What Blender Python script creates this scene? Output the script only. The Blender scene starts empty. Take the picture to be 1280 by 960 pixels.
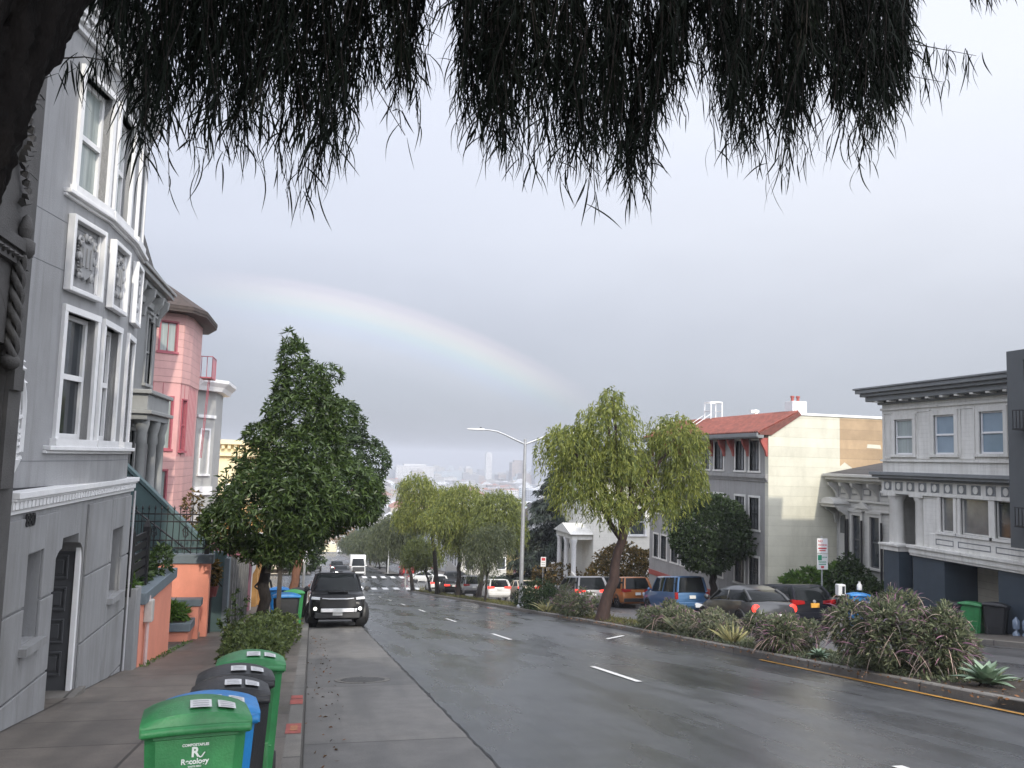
import bpy, bmesh, math, random
import numpy as np
from mathutils import Vector, Matrix
R = math.radians
random.seed(7); rng = np.random.default_rng(7)
scn = bpy.context.scene
col = scn.collection

# ---------------------------------------------------------------- camera
YAW, PITCH, ROLL, EYE = 13.0, 5.2, 1.75, 1.75
cd = bpy.data.cameras.new('camera'); cam = bpy.data.objects.new('camera', cd); col.objects.link(cam)
y_, p_, r_ = R(YAW), R(PITCH), R(ROLL)
fw = Vector((math.sin(y_)*math.cos(p_), math.cos(y_)*math.cos(p_), math.sin(p_)))
rt = Vector((math.cos(y_), -math.sin(y_), 0)); up = rt.cross(fw)
r2 = rt*math.cos(r_) + up*math.sin(r_); u2 = r2.cross(fw)
cam.matrix_world = Matrix(((r2.x, u2.x, -fw.x, 0), (r2.y, u2.y, -fw.y, 0), (r2.z, u2.z, -fw.z, EYE), (0, 0, 0, 1)))
cd.sensor_width = 36; cd.lens = 36*1036/1280; cd.clip_start = .05; cd.clip_end = 20000
scn.camera = cam

# ---------------------------------------------------------------- sky and sun
SUN_EL, SUN_AZ = 31.3, 174.0          # compass-like azimuth, 0 = +Y (down the street), clockwise
sdir = Vector((math.sin(R(SUN_AZ))*math.cos(R(SUN_EL)), math.cos(R(SUN_AZ))*math.cos(R(SUN_EL)), math.sin(R(SUN_EL))))
w = bpy.data.worlds.new('World'); scn.world = w; w.use_nodes = True
nt = w.node_tree; nt.nodes.clear(); N = nt.nodes; LK = nt.links
def nd(t, **k):
    n = N.new(t)
    for a, b in k.items(): setattr(n, a, b)
    return n
def math_(op, a, b=None, c=None):
    n = nd('ShaderNodeMath', operation=op)
    for i, v in enumerate((a, b, c)):
        if v is None: continue
        if isinstance(v, (int, float)): n.inputs[i].default_value = v
        else: LK.new(v, n.inputs[i])
    return n.outputs[0]
def dot_(vec, v):
    n = nd('ShaderNodeVectorMath', operation='DOT_PRODUCT'); LK.new(vec, n.inputs[0]); n.inputs[1].default_value = v
    return n.outputs['Value']
def ramp_(fac, stops, interp='LINEAR'):
    n = nd('ShaderNodeValToRGB'); LK.new(fac, n.inputs[0]); cr = n.color_ramp; cr.interpolation = interp
    while len(cr.elements) < len(stops): cr.elements.new(1.0)
    for e, (p, c) in zip(cr.elements, stops):
        e.position = p; e.color = (*c, 1) if len(c) == 3 else c
    return n.outputs[0]
def smooth_(v, a, b, lo=0.0, hi=1.0):
    n = nd('ShaderNodeMapRange', interpolation_type='SMOOTHSTEP'); LK.new(v, n.inputs[0])
    n.inputs[1].default_value = a; n.inputs[2].default_value = b; n.inputs[3].default_value = lo; n.inputs[4].default_value = hi
    return n.outputs[0]
def mix_(blend, fac, a, b):
    n = nd('ShaderNodeMix', data_type='RGBA', blend_type=blend)
    if isinstance(fac, (int, float)): n.inputs[0].default_value = fac
    else: LK.new(fac, n.inputs[0])
    for i, v in ((6, a), (7, b)):
        if isinstance(v, tuple): n.inputs[i].default_value = (*v, 1)
        else: LK.new(v, n.inputs[i])
    return n.outputs[2]
tc = nd('ShaderNodeTexCoord'); D = tc.outputs['Generated']
sep = nd('ShaderNodeSeparateXYZ'); LK.new(D, sep.inputs[0]); dz = sep.outputs['Z']
sky = nd('ShaderNodeTexSky', sky_type='NISHITA', sun_disc=False, sun_elevation=R(SUN_EL), sun_rotation=R(SUN_AZ))
S = 10.0                                # the Background runs at 0.1
noi = nd('ShaderNodeTexNoise'); noi.inputs['Scale'].default_value = 2.2; noi.inputs['Detail'].default_value = 5; noi.inputs['Roughness'].default_value = .55
mp = nd('ShaderNodeMapping'); LK.new(D, mp.inputs[0]); mp.inputs['Scale'].default_value = (1, 1, 2.6); LK.new(mp.outputs[0], noi.inputs[0])
zz = math_('ADD', dz, math_('MULTIPLY', math_('SUBTRACT', noi.outputs[0], .5), .11))
clouds = ramp_(zz, [(0.0, (.285, .305, .36)), (.07, (.345, .37, .43)), (.16, (.475, .50, .57)), (.26, (.62, .65, .73)), (.38, (.69, .725, .82)), (.55, (.73, .765, .88)), (1, (.78, .81, .90))])
azr = dot_(D, (math.cos(R(13)), -math.sin(R(13)), 0))           # brighter towards the right of the street
clouds = mix_('MULTIPLY', 1.0, clouds, ramp_(smooth_(azr, -.5, .75), [(0, (.95, .95, .97)), (1, (1.16, 1.14, 1.10))]))
back = smooth_(dot_(D, tuple(sdir)), -.25, .95)                  # thin bright cloud round the sun behind us
clouds = mix_('MULTIPLY', 1.0, clouds, ramp_(back, [(0, (1, 1, 1)), (1, (1, 1, 1))]))
sc = nd('ShaderNodeVectorMath', operation='SCALE'); LK.new(clouds, sc.inputs[0]); LK.new(math_('MULTIPLY_ADD', back, S*1.9, S), sc.inputs['Scale'])
cl = sc.outputs[0]
# rainbow: rings about the point opposite the sun
ang = math_('MULTIPLY', math_('ARCCOSINE', dot_(D, tuple(-sdir))), 180/math.pi)
lin = nd('ShaderNodeMapRange'); LK.new(ang, lin.inputs[0]); lin.inputs[1].default_value = 37.6; lin.inputs[2].default_value = 43.2
bow = ramp_(lin.outputs[0], [(0, (.34, .34, .34)), (.30, (.52, .52, .54)), (.48, (.50, .60, .76)), (.60, (.55, .82, .74)), (.70, (.84, .90, .62)), (.80, (.90, .72, .55)), (.90, (.50, .32, .30)), (1, (0, 0, 0))], 'EASE')
azb = math_('ARCTAN2', sep.outputs['X'], sep.outputs['Y'])
mask = math_('MULTIPLY', smooth_(azb, R(-12), R(1.5)), smooth_(azb, R(22), R(10)))
mask = math_('MULTIPLY', mask, smooth_(dz, .015, .10))
bs = nd('ShaderNodeVectorMath', operation='SCALE'); LK.new(bow, bs.inputs[0]); LK.new(math_('MULTIPLY', mask, S*.19), bs.inputs['Scale'])
ad = nd('ShaderNodeVectorMath', operation='ADD'); LK.new(cl, ad.inputs[0]); LK.new(bs.outputs[0], ad.inputs[1])
fin = mix_('MIX', .92, sky.outputs[0], ad.outputs[0])
bg = nd('ShaderNodeBackground'); LK.new(fin, bg.inputs[0]); bg.inputs[1].default_value = .1
wo = nd('ShaderNodeOutputWorld'); LK.new(bg.outputs[0], wo.inputs[0])

sl = bpy.data.lights.new('sun', 'SUN'); sl.energy = 2.5; sl.angle = R(1.2); sl.color = (1, .93, .80)
so = bpy.data.objects.new('sun', sl); col.objects.link(so); so.rotation_euler = (-sdir).to_track_quat('-Z', 'Y').to_euler()
so.location = (0, -40, 60)
vs = scn.view_settings; scn.display_settings.display_device = 'sRGB'
vs.view_transform = 'Standard'; vs.look = 'None'; vs.exposure = 0.35; vs.gamma = 1; vs.use_curve_mapping = False
scn.cycles.use_denoising = True; scn.cycles.max_bounces = 6; scn.cycles.volume_bounces = 0; scn.cycles.transparent_max_bounces = 8
scn.cycles.sample_clamp_indirect = 6

# ---------------------------------------------------------------- helpers
def C(r, g, b):
    f = lambda v: (v/255/12.92 if v/255 <= .04045 else ((v/255+.055)/1.055)**2.4)
    return (f(r), f(g), f(b))
def mat(name, rgb, rough=.6, var=.12, scale=4.0, bump=0.0, metal=0.0, spec=.5, dirt=0.0, emit=None, coat=0.0, bscale=None, aniso=(1, 1, 1)):
    m = bpy.data.materials.new(name); m.use_nodes = True; t = m.node_tree; b = t.nodes['Principled BSDF']
    b.inputs['Roughness'].default_value = rough; b.inputs['Metallic'].default_value = metal
    b.inputs['Specular IOR Level'].default_value = spec; b.inputs['Coat Weight'].default_value = coat
    x = t.nodes.new('ShaderNodeTexCoord'); mpn = t.nodes.new('ShaderNodeMapping'); t.links.new(x.outputs['Object'], mpn.inputs[0]); mpn.inputs['Scale'].default_value = aniso
    n = t.nodes.new('ShaderNodeTexNoise'); n.inputs['Scale'].default_value = scale; n.inputs['Detail'].default_value = 6; n.inputs['Roughness'].default_value = .6
    t.links.new(mpn.outputs[0], n.inputs[0])
    r = t.nodes.new('ShaderNodeValToRGB'); t.links.new(n.outputs[0], r.inputs[0])
    lo = tuple(c*(1-var) for c in rgb); hi = tuple(min(1, c*(1+var)) for c in rgb)
    r.color_ramp.elements[0].position = .3; r.color_ramp.elements[1].position = .7
    r.color_ramp.elements[0].color = (*lo, 1); r.color_ramp.elements[1].color = (*hi, 1)
    out = r.outputs[0]
    if dirt:
        n2 = t.nodes.new('ShaderNodeTexNoise'); n2.inputs['Scale'].default_value = .7; n2.inputs['Detail'].default_value = 8; n2.inputs['Roughness'].default_value = .7
        m2 = t.nodes.new('ShaderNodeMapping'); t.links.new(x.outputs['Object'], m2.inputs[0]); m2.inputs['Scale'].default_value = (2.2, 2.2, .55); t.links.new(m2.outputs[0], n2.inputs[0])
        r2_ = t.nodes.new('ShaderNodeMapRange'); t.links.new(n2.outputs[0], r2_.inputs[0]); r2_.inputs[1].default_value = .45; r2_.inputs[2].default_value = .8; r2_.inputs[4].default_value = dirt
        mx = t.nodes.new('ShaderNodeMix'); mx.data_type = 'RGBA'; t.links.new(r2_.outputs[0], mx.inputs[0]); t.links.new(out, mx.inputs[6]); mx.inputs[7].default_value = (rgb[0]*.45, rgb[1]*.43, rgb[2]*.38, 1); out = mx.outputs[2]
    if dirt > .4:    # rain streaks
        n4 = t.nodes.new('ShaderNodeTexNoise'); n4.inputs['Scale'].default_value = 1.0; n4.inputs['Detail'].default_value = 5; n4.inputs['Roughness'].default_value = .65
        m4 = t.nodes.new('ShaderNodeMapping'); t.links.new(x.outputs['Object'], m4.inputs[0]); m4.inputs['Scale'].default_value = (9, 9, .45); t.links.new(m4.outputs[0], n4.inputs[0])
        r4 = t.nodes.new('ShaderNodeMapRange'); t.links.new(n4.outputs[0], r4.inputs[0]); r4.inputs[1].default_value = .5; r4.inputs[2].default_value = .78; r4.inputs[4].default_value = .55
        x4 = t.nodes.new('ShaderNodeMix'); x4.data_type = 'RGBA'; t.links.new(r4.outputs[0], x4.inputs[0]); t.links.new(out, x4.inputs[6]); x4.inputs[7].default_value = (rgb[0]*.5, rgb[1]*.49, rgb[2]*.46, 1); out = x4.outputs[2]
    t.links.new(out, b.inputs['Base Color'])
    if bump:
        n3 = t.nodes.new('ShaderNodeTexNoise'); n3.inputs['Scale'].default_value = bscale or scale*8; n3.inputs['Detail'].default_value = 4; t.links.new(mpn.outputs[0], n3.inputs[0])
        bp = t.nodes.new('ShaderNodeBump'); bp.inputs['Strength'].default_value = bump; bp.inputs['Distance'].default_value = .02; t.links.new(n3.outputs[0], bp.inputs['Height']); t.links.new(bp.outputs[0], b.inputs['Normal'])
    if emit:
        b.inputs['Emission Color'].default_value = (*emit[0], 1); b.inputs['Emission Strength'].default_value = emit[1]
    return m
def lines(m, axis='Z', period=.2, depth=.5, dark=.45, width=.08, tint=None):
    """adds board joints (thin grooves every `period` metres along an axis) to a material"""
    t = m.node_tree; b = t.nodes['Principled BSDF']
    x = t.nodes.new('ShaderNodeTexCoord'); s = t.nodes.new('ShaderNodeSeparateXYZ'); t.links.new(x.outputs['Object'], s.inputs[0])
    a = t.nodes.new('ShaderNodeMath'); a.operation = 'DIVIDE'; t.links.new(s.outputs[axis], a.inputs[0]); a.inputs[1].default_value = period
    f = t.nodes.new('ShaderNodeMath'); f.operation = 'FRACT'; t.links.new(a.outputs[0], f.inputs[0])
    g = t.nodes.new('ShaderNodeMapRange'); t.links.new(f.outputs[0], g.inputs[0]); g.inputs[1].default_value = 0; g.inputs[2].default_value = width; g.inputs[3].default_value = 1; g.inputs[4].default_value = 0
    src = b.inputs['Base Color'].links[0].from_socket
    if tint:    # board to board tone
        fl = t.nodes.new('ShaderNodeMath'); fl.operation = 'FLOOR'; t.links.new(a.outputs[0], fl.inputs[0])
        wn = t.nodes.new('ShaderNodeTexWhiteNoise'); wn.noise_dimensions = '1D'; t.links.new(fl.outputs[0], wn.inputs['W'])
        hr = t.nodes.new('ShaderNodeMapRange'); t.links.new(wn.outputs[0], hr.inputs[0]); hr.inputs[3].default_value = 1-tint; hr.inputs[4].default_value = 1+tint
        sc_ = t.nodes.new('ShaderNodeVectorMath'); sc_.operation = 'SCALE'; t.links.new(src, sc_.inputs[0]); t.links.new(hr.outputs[0], sc_.inputs['Scale']); src = sc_.outputs[0]
    mu = t.nodes.new('ShaderNodeMath'); mu.operation = 'MULTIPLY'; t.links.new(g.outputs[0], mu.inputs[0]); mu.inputs[1].default_value = dark
    mx = t.nodes.new('ShaderNodeMix'); mx.data_type = 'RGBA'; t.links.new(mu.outputs[0], mx.inputs[0]); t.links.new(src, mx.inputs[6]); mx.inputs[7].default_value = (.02, .02, .02, 1)
    t.links.new(mx.outputs[2], b.inputs['Base Color'])
    bp = t.nodes.new('ShaderNodeBump'); bp.invert = True; bp.inputs['Strength'].default_value = depth; bp.inputs['Distance'].default_value = .015; t.links.new(g.outputs[0], bp.inputs['Height'])
    t.links.new(bp.outputs[0], b.inputs['Normal']); return m
def leafmat(name, rgb, var=.45, rough=.5, hue=.0, trans=.35, spec=.35):
    m = bpy.data.materials.new(name); m.use_nodes = True; t = m.node_tree; b = t.nodes['Principled BSDF']
    g = t.nodes.new('ShaderNodeNewGeometry'); r = t.nodes.new('ShaderNodeValToRGB'); t.links.new(g.outputs['Random Per Island'], r.inputs[0])
    r.color_ramp.elements[0].color = (rgb[0]*(1-var)*(1-hue), rgb[1]*(1-var), rgb[2]*(1-var), 1)
    r.color_ramp.elements[1].color = (rgb[0]*(1+var)*(1+hue), rgb[1]*(1+var), rgb[2]*(1+var*.6), 1)
    t.links.new(r.outputs[0], b.inputs['Base Color']); b.inputs['Roughness'].default_value = rough; b.inputs['Specular IOR Level'].default_value = spec
    tr = t.nodes.new('ShaderNodeBsdfTranslucent'); t.links.new(r.outputs[0], tr.inputs[0]); ms = t.nodes.new('ShaderNodeMixShader'); ms.inputs[0].default_value = trans
    o = t.nodes['Material Output']; t.links.new(b.outputs[0], ms.inputs[1]); t.links.new(tr.outputs[0], ms.inputs[2]); t.links.new(ms.outputs[0], o.inputs[0]); return m

def chain_loc(p):
    v = Vector((0, 0, 0))
    while p is not None: v += p.location; p = p.parent
    return v
class MB:
    def __init__(s): s.v = []; s.f = []
    def add(s, vs_, fs):
        o = len(s.v); s.v += [tuple(a) for a in vs_]; s.f += [tuple(o+i for i in q) for q in fs]; return s
    BF = [(0, 3, 2, 1), (4, 5, 6, 7), (0, 1, 5, 4), (1, 2, 6, 5), (2, 3, 7, 6), (3, 0, 4, 7)]
    def box(s, x0, x1, y0, y1, z0, z1, dz=0.0, T=None):      # dz: drop of z from y0 to y1
        q = [(x0, y0, z0), (x1, y0, z0), (x1, y1, z0-dz), (x0, y1, z0-dz), (x0, y0, z1), (x1, y0, z1), (x1, y1, z1-dz), (x0, y1, z1-dz)]
        if T: q = [T(*a) for a in q]
        return s.add(q, MB.BF)
    def taper(s, c, b0, b1, z0, z1):                        # box with half sizes b0 below and b1 above
        q = [(c[0]+sx*b[0]+(b[2] if len(b) > 2 else 0), c[1]+sy*b[1]+(b[3] if len(b) > 3 else 0), z) for b, z in ((b0, z0), (b1, z1)) for sx, sy in ((-1, -1), (1, -1), (1, 1), (-1, 1))]
        return s.add(q, MB.BF)
    def poly(s, pts): return s.add(pts, [tuple(range(len(pts)))])
    def prism(s, pts, ext):                                  # planar polygon pushed along a vector
        n = len(pts); e = Vector(ext); a = [Vector(p) for p in pts]
        return s.add(a+[p+e for p in a], [tuple(range(n))[::-1], tuple(range(n, 2*n))]+[(i, (i+1) % n, n+(i+1) % n, n+i) for i in range(n)])
    def tube(s, pts, rad, n=8, cap=True):
        pts = [Vector(p) for p in pts]; rad = rad if isinstance(rad, (list, tuple)) else [rad]*len(pts); rings = []; ref = None
        for i, p in enumerate(pts):
            d = (pts[min(i+1, len(pts)-1)]-pts[max(i-1, 0)]).normalized()
            if ref is None: ref = d.orthogonal().normalized()
            a = (ref-d*ref.dot(d)).normalized(); ref = a; b = d.cross(a)
            rings.append([p+(a*math.cos(2*math.pi*k/n)+b*math.sin(2*math.pi*k/n))*rad[i] for k in range(n)])
        return s.loft(rings, cap)
    def loft(s, rings, cap=True):
        n = len(rings[0]); o = len(s.v)
        for r in rings: s.v += [tuple(a) for a in r]
        for i in range(len(rings)-1):
            for k in range(n): s.f.append((o+i*n+k, o+i*n+(k+1) % n, o+(i+1)*n+(k+1) % n, o+(i+1)*n+k))
        if cap: s.f.append(tuple(o+k for k in range(n))[::-1]); s.f.append(tuple(o+(len(rings)-1)*n+k for k in range(n)))
        return s
    def lathe(s, prof, c=(0, 0, 0), n=12, axis='z'):
        rings = []
        for r, h in prof:
            ring = []
            for k in range(n):
                a = 2*math.pi*k/n; q = (r*math.cos(a), r*math.sin(a), h)
                if axis == 'x': q = (h, r*math.cos(a), r*math.sin(a))
                if axis == 'y': q = (r*math.cos(a), h, r*math.sin(a))
                ring.append((c[0]+q[0], c[1]+q[1], c[2]+q[2]))
            rings.append(ring)
        return s.loft(rings)
    def build(s, name, m, parent=None, local=False, smooth=None, bevel=0, kind=None, recalc=True):
        me = bpy.data.meshes.new(name); off = Vector((0, 0, 0)) if local or parent is None else chain_loc(parent)
        me.from_pydata([(a[0]-off.x, a[1]-off.y, a[2]-off.z) for a in s.v], [], s.f)
        if recalc:
            b = bmesh.new(); b.from_mesh(me); bmesh.ops.recalc_face_normals(b, faces=b.faces); b.to_mesh(me); b.free()
        me.materials.append(m)
        if smooth is not None:
            me.polygons.foreach_set('use_smooth', [True]*len(me.polygons)); me.set_sharp_from_angle(angle=R(smooth))
        o = bpy.data.objects.new(name, me); col.objects.link(o); o.parent = parent
        if bevel:
            bv = o.modifiers.new('Bevel', 'BEVEL'); bv.width = bevel; bv.segments = 2; bv.limit_method = 'ANGLE'
        if kind: o['kind'] = kind
        return o
def tag(o, label, cat, group=None, kind=None):
    o['label'] = label; o['category'] = cat
    if group: o['group'] = group
    if kind: o['kind'] = kind
    return o
def thing(name, label, cat, loc=(0, 0, 0), rot=(0, 0, 0), group=None):
    o = bpy.data.objects.new(name, None); col.objects.link(o); o.empty_display_size = .2
    o.location = loc; o.rotation_euler = rot; return tag(o, label, cat, group)
def dup(o, loc, rot=None, label=None, scale=None):
    kids = {}
    for ch in bpy.data.objects:
        if ch.parent: kids.setdefault(ch.parent, []).append(ch)
    def cp(a, par):
        c = a.copy(); col.objects.link(c); c.parent = par
        for k in kids.get(a, []): cp(k, c)
        return c
    c = cp(o, None); c.location = loc
    if rot is not None: c.rotation_euler = rot
    if scale: c.scale = scale
    if label: c['label'] = label
    return c
class Fac:
    """a facade: u runs along it, d stands out of it, z is up"""
    def __init__(s, o, u, n): s.o = Vector(o); s.u = Vector(u).normalized(); s.n = Vector(n).normalized()
    def __call__(s, u, d, z): return s.o+s.u*u+s.n*d+Vector((0, 0, z))
    def box(s, mb, u0, u1, d0, d1, z0, z1): return mb.box(u0, u1, d0, d1, z0, z1, T=s)
    def wall(s, mb, u0, u1, z0, z1, holes=(), d0=-.25, d1=0.0):
        us = sorted({u0, u1, *[h[i] for h in holes for i in (0, 1) if u0 < h[i] < u1]}); zs = sorted({z0, z1, *[h[i] for h in holes for i in (2, 3) if z0 < h[i] < z1]})
        for a, b in zip(us, us[1:]):
            run = None
            for c, e in zip(zs, zs[1:]):
                hole = any(h[0] < (a+b)/2 < h[1] and h[2] < (c+e)/2 < h[3] for h in holes)
                if hole:
                    if run: s.box(mb, a, b, d0, d1, *run); run = None
                else: run = (run[0] if run else c, e)
            if run: s.box(mb, a, b, d0, d1, *run)
        return mb
def window(F, root, u0, u1, z0, z1, fm, gm, trim=.12, proud=.05, rec=.10, sill=.06, rail=True, mull=0, bars=0, sm=None, sash=.05, hood=False, label=None):
    """casing + sill proud of the wall, sash set back in the opening, pane behind it"""
    mb = MB(); t = trim
    F.box(mb, u0-t, u0, -rec+.02, proud, z0, z1); F.box(mb, u1, u1+t, -rec+.02, proud, z0, z1)
    F.box(mb, u0-t, u1+t, -rec+.02, proud+.005, z1, z1+t)
    if hood: F.box(mb, u0-t-.04, u1+t+.04, -.02, proud+.07, z1+t, z1+t+.07)
    if sill: F.box(mb, u0-t-.05, u1+t+.05, -rec+.02, proud+sill, z0-.09, z0)
    o = mb.build('window', fm, root)
    if label: o['label'] = label
    pb = MB(); F.box(pb, u0, u1, -rec-.03, -rec, z0, z1); pb.build('pane', gm, o)
    sb = MB(); k = sash
    F.box(sb, u0, u0+k, -rec, -rec+.04, z0, z1); F.box(sb, u1-k, u1, -rec, -rec+.04, z0, z1); F.box(sb, u0+k, u1-k, -rec, -rec+.04, z0, z0+k*1.2); F.box(sb, u0+k, u1-k, -rec, -rec+.04, z1-k, z1)
    zm = (z0+z1)/2
    if rail: F.box(sb, u0+k, u1-k, -rec, -rec+.055, zm-k*.6, zm+k*.6)
    for i in range(mull): 
        c = u0+(u1-u0)*(i+1)/(mull+1); F.box(sb, c-k*.4, c+k*.4, -rec, -rec+.034, z0+k, z1-k)
    for i in range(bars):
        c = z0+(z1-z0)*(i+1)/(bars+1); F.box(sb, u0+k, u1-k, -rec, -rec+.03, c-.013, c+.013)
    sb.build('sash', sm or fm, o); return o

# ---- leaves
CURL = .5; BULGE = 0
def unit(a): return a/np.maximum(np.linalg.norm(a, axis=-1, keepdims=True), 1e-6)
def npmesh(name, V, F, m, parent=None, kind=None):
    me = bpy.data.meshes.new(name); off = chain_loc(parent) if parent else Vector((0, 0, 0)); V = np.asarray(V, np.float32)-np.array(off, np.float32)
    me.vertices.add(len(V)); me.vertices.foreach_set('co', V.ravel()); F = np.asarray(F, np.int32)
    me.loops.add(F.size); me.loops.foreach_set('vertex_index', F.ravel()); me.polygons.add(len(F)); me.polygons.foreach_set('loop_start', np.arange(0, F.size, F.shape[1], dtype=np.int32))
    me.update(calc_edges=True); me.validate(); me.materials.append(m)
    o = bpy.data.objects.new(name, me); col.objects.link(o); o.parent = parent
    if kind: o['kind'] = kind
    return o
def leaf_arrays(P, Dr, L, Wd, seg=1, droop=0.0):
    """P base points, Dr directions, L lengths, Wd half widths; seg=1 gives a folded diamond, more give a curved strip"""
    n = len(P); Dr = unit(Dr); sd = unit(np.cross(Dr, unit(rng.normal(size=(n, 3))))); nm = np.cross(sd, Dr); L = np.broadcast_to(L, (n,))[:, None]; Wd = np.broadcast_to(Wd, (n,))[:, None]
    if seg == 1:
        V = np.stack([P, P+Dr*L*.45+sd*Wd+nm*Wd*.3, P+Dr*L-np.array([0, 0, 1])*droop*L, P+Dr*L*.45-sd*Wd+nm*Wd*.3], 1); return V.reshape(-1, 3), np.arange(4*n).reshape(n, 4)
    cs = []; curl = (rng.random((n, 1))-.5)*CURL
    for i in range(seg+1):
        t = i/seg; wd = Wd*(math.sin(math.pi*(.12+.84*t)) if t < 1 else .08); c = P+Dr*L*t+sd*L*curl*(t*t if BULGE == 0 else BULGE*math.sin(math.pi*t)+.25*t*t)-np.array([0, 0, 1])*droop*L*t*t
        cs += [c-nm*wd, c+nm*wd]
    V = np.stack(cs, 1); b = np.arange(n)[:, None]*(2*seg+2); F = np.concatenate([b+np.array([[2*i, 2*i+1, 2*i+3, 2*i+2]]) for i in range(seg)], 0)
    return V.reshape(-1, 3), F
def join(parts):
    Vs, Fs, o = [], [], 0
    for V, F in parts: Vs.append(V); Fs.append(F+o); o += len(V)
    return np.concatenate(Vs), np.concatenate(Fs)
def lobes_points(lobes, n, shell=.55):
    """points in the outer part of a set of ellipsoids (centre, radii), kept only if not deep inside another; also outward directions"""
    c = np.array([l[0] for l in lobes], float); r = np.array([l[1] for l in lobes], float); wgt = (r.prod(1))**.67; k = rng.choice(len(lobes), n, p=wgt/wgt.sum())
    d = unit(rng.normal(size=(n, 3))); rad = shell+(1-shell)*rng.random((n, 1))**.6
    bump = 1+.16*np.sin(d[:, :1]*5+k[:, None])*np.sin(d[:, 1:2]*6+1.7*k[:, None])
    p = c[k]+d*r[k]*rad*bump; q = np.sqrt((((p[:, None]-c[None])/r[None])**2).sum(2)); q[np.arange(n), k] = 9
    keep = q.min(1) > .62; return p[keep], unit(d[keep]*r[k[keep]].mean(1, keepdims=True)/r[k[keep]])
def bushy(name, m, parent, lobes, clusters, per, L, Wd, shell=.6, upb=.3, spread=.9, droop=.1, kind=None):
    P, Dn = lobes_points(lobes, clusters, shell); Dn = unit(Dn+np.array([0, 0, upb])+rng.normal(size=P.shape)*.35)
    P = np.repeat(P, per, 0); Dn = np.repeat(Dn, per, 0); D_ = Dn+unit(rng.normal(size=P.shape))*spread; n = len(P)
    return npmesh(name, *leaf_arrays(P, D_, L*(.6+.7*rng.random(n)), Wd*(.7+.6*rng.random(n)), 1, droop), m, parent, kind)
def weeping(name, m, parent, lobes, strands, L=(.7, 1.5), step=.05, leaf=.17, wd=.014, seg=1):
    """hanging twigs clothed with narrow drooping leaves"""
    P, Dn = lobes_points(lobes, strands, .45); V = []; Q = []
    for p, d in zip(P, Dn):
        ln = random.uniform(*L); k = int(ln/step); t = np.linspace(0, 1, k)[:, None]; o = d*np.array([1, 1, .25]); 
        sw = rng.normal(size=3)*.08
        pts = p+o*(.35*ln*np.sqrt(t))+sw*t*ln+np.array([0, 0, -1])*ln*(t**1.5)
        V.append(pts); Q.append(unit(np.array([0, 0, -.75])+rng.normal(size=(k, 3))*.42+o*.25))
    P2 = np.concatenate(V); D2 = np.concatenate(Q); n = len(P2)
    return npmesh(name, *leaf_arrays(P2, D2, leaf*(.6+.7*rng.random(n)), wd*(.7+.6*rng.random(n)), seg, .15), m, parent)
def text(s, size, m, parent, M4, name='lettering', extr=.002, bold=0.0):
    c = bpy.data.curves.new('txt', 'FONT'); c.body = s; c.size = size; c.align_x = 'CENTER'; c.align_y = 'CENTER'; c.extrude = extr; c.offset = bold
    o = bpy.data.objects.new('txt', c); col.objects.link(o); dg = bpy.context.evaluated_depsgraph_get(); me = bpy.data.meshes.new_from_object(o.evaluated_get(dg))
    bpy.data.objects.remove(o); me.transform(M4); me.materials.clear(); me.materials.append(m); me.name = name
    o = bpy.data.objects.new(name, me); col.objects.link(o); o.parent = parent; return o

# ---------------------------------------------------------------- the lie of the land
PROF = [(-120, 14), (-30, 4.1), (0, 0), (92, -12.88), (104, -13.95), (118, -14.8), (330, -36.6), (380, -41), (1000, -66), (4500, -70)]
def gz(y):
    for (a, za), (b, zb) in zip(PROF, PROF[1:]):
        if a <= y <= b: return za+(zb-za)*(y-a)/(b-a)
    return PROF[-1][1]
def cross(x): return 0 if x < 9 else (-(x-9)*.012 if x < 30 else -.25)
def zg(x, y): return gz(y)+cross(x)
def kerbx(y): return 8.55+.049*max(-20, y) if y < 27 else min(10.15, 9.873+(y-27)*.012)
def medr(y): return kerbx(y)+1.9
RK = 17.9                                    # right-hand kerb
YS = [-40, -20] + list(range(-10, 92, 4)) + [92, 98, 104, 111, 118, 140, 180, 230, 280, 330, 380]
def strip(name, m, xl, xr, dz=0.0, ys=None, nx=1, kind='structure', y0=None, y1=None):
    ys = [y for y in (ys or YS) if (y0 is None or y > y0) and (y1 is None or y < y1)]
    if y0 is not None: ys = [y0]+ys
    if y1 is not None: ys = ys+[y1]
    fl = xl if callable(xl) else (lambda y: xl); fr = xr if callable(xr) else (lambda y: xr); mb = MB()
    for y in ys:
        for i in range(nx+1):
            x = fl(y)+(fr(y)-fl(y))*i/nx; mb.v.append((x, y, zg(x, y)+dz))
    n = nx+1
    for j in range(len(ys)-1):
        for i in range(nx): mb.f.append((j*n+i, j*n+i+1, (j+1)*n+i+1, (j+1)*n+i))
    return mb.build(name, m, kind=kind)
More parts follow.
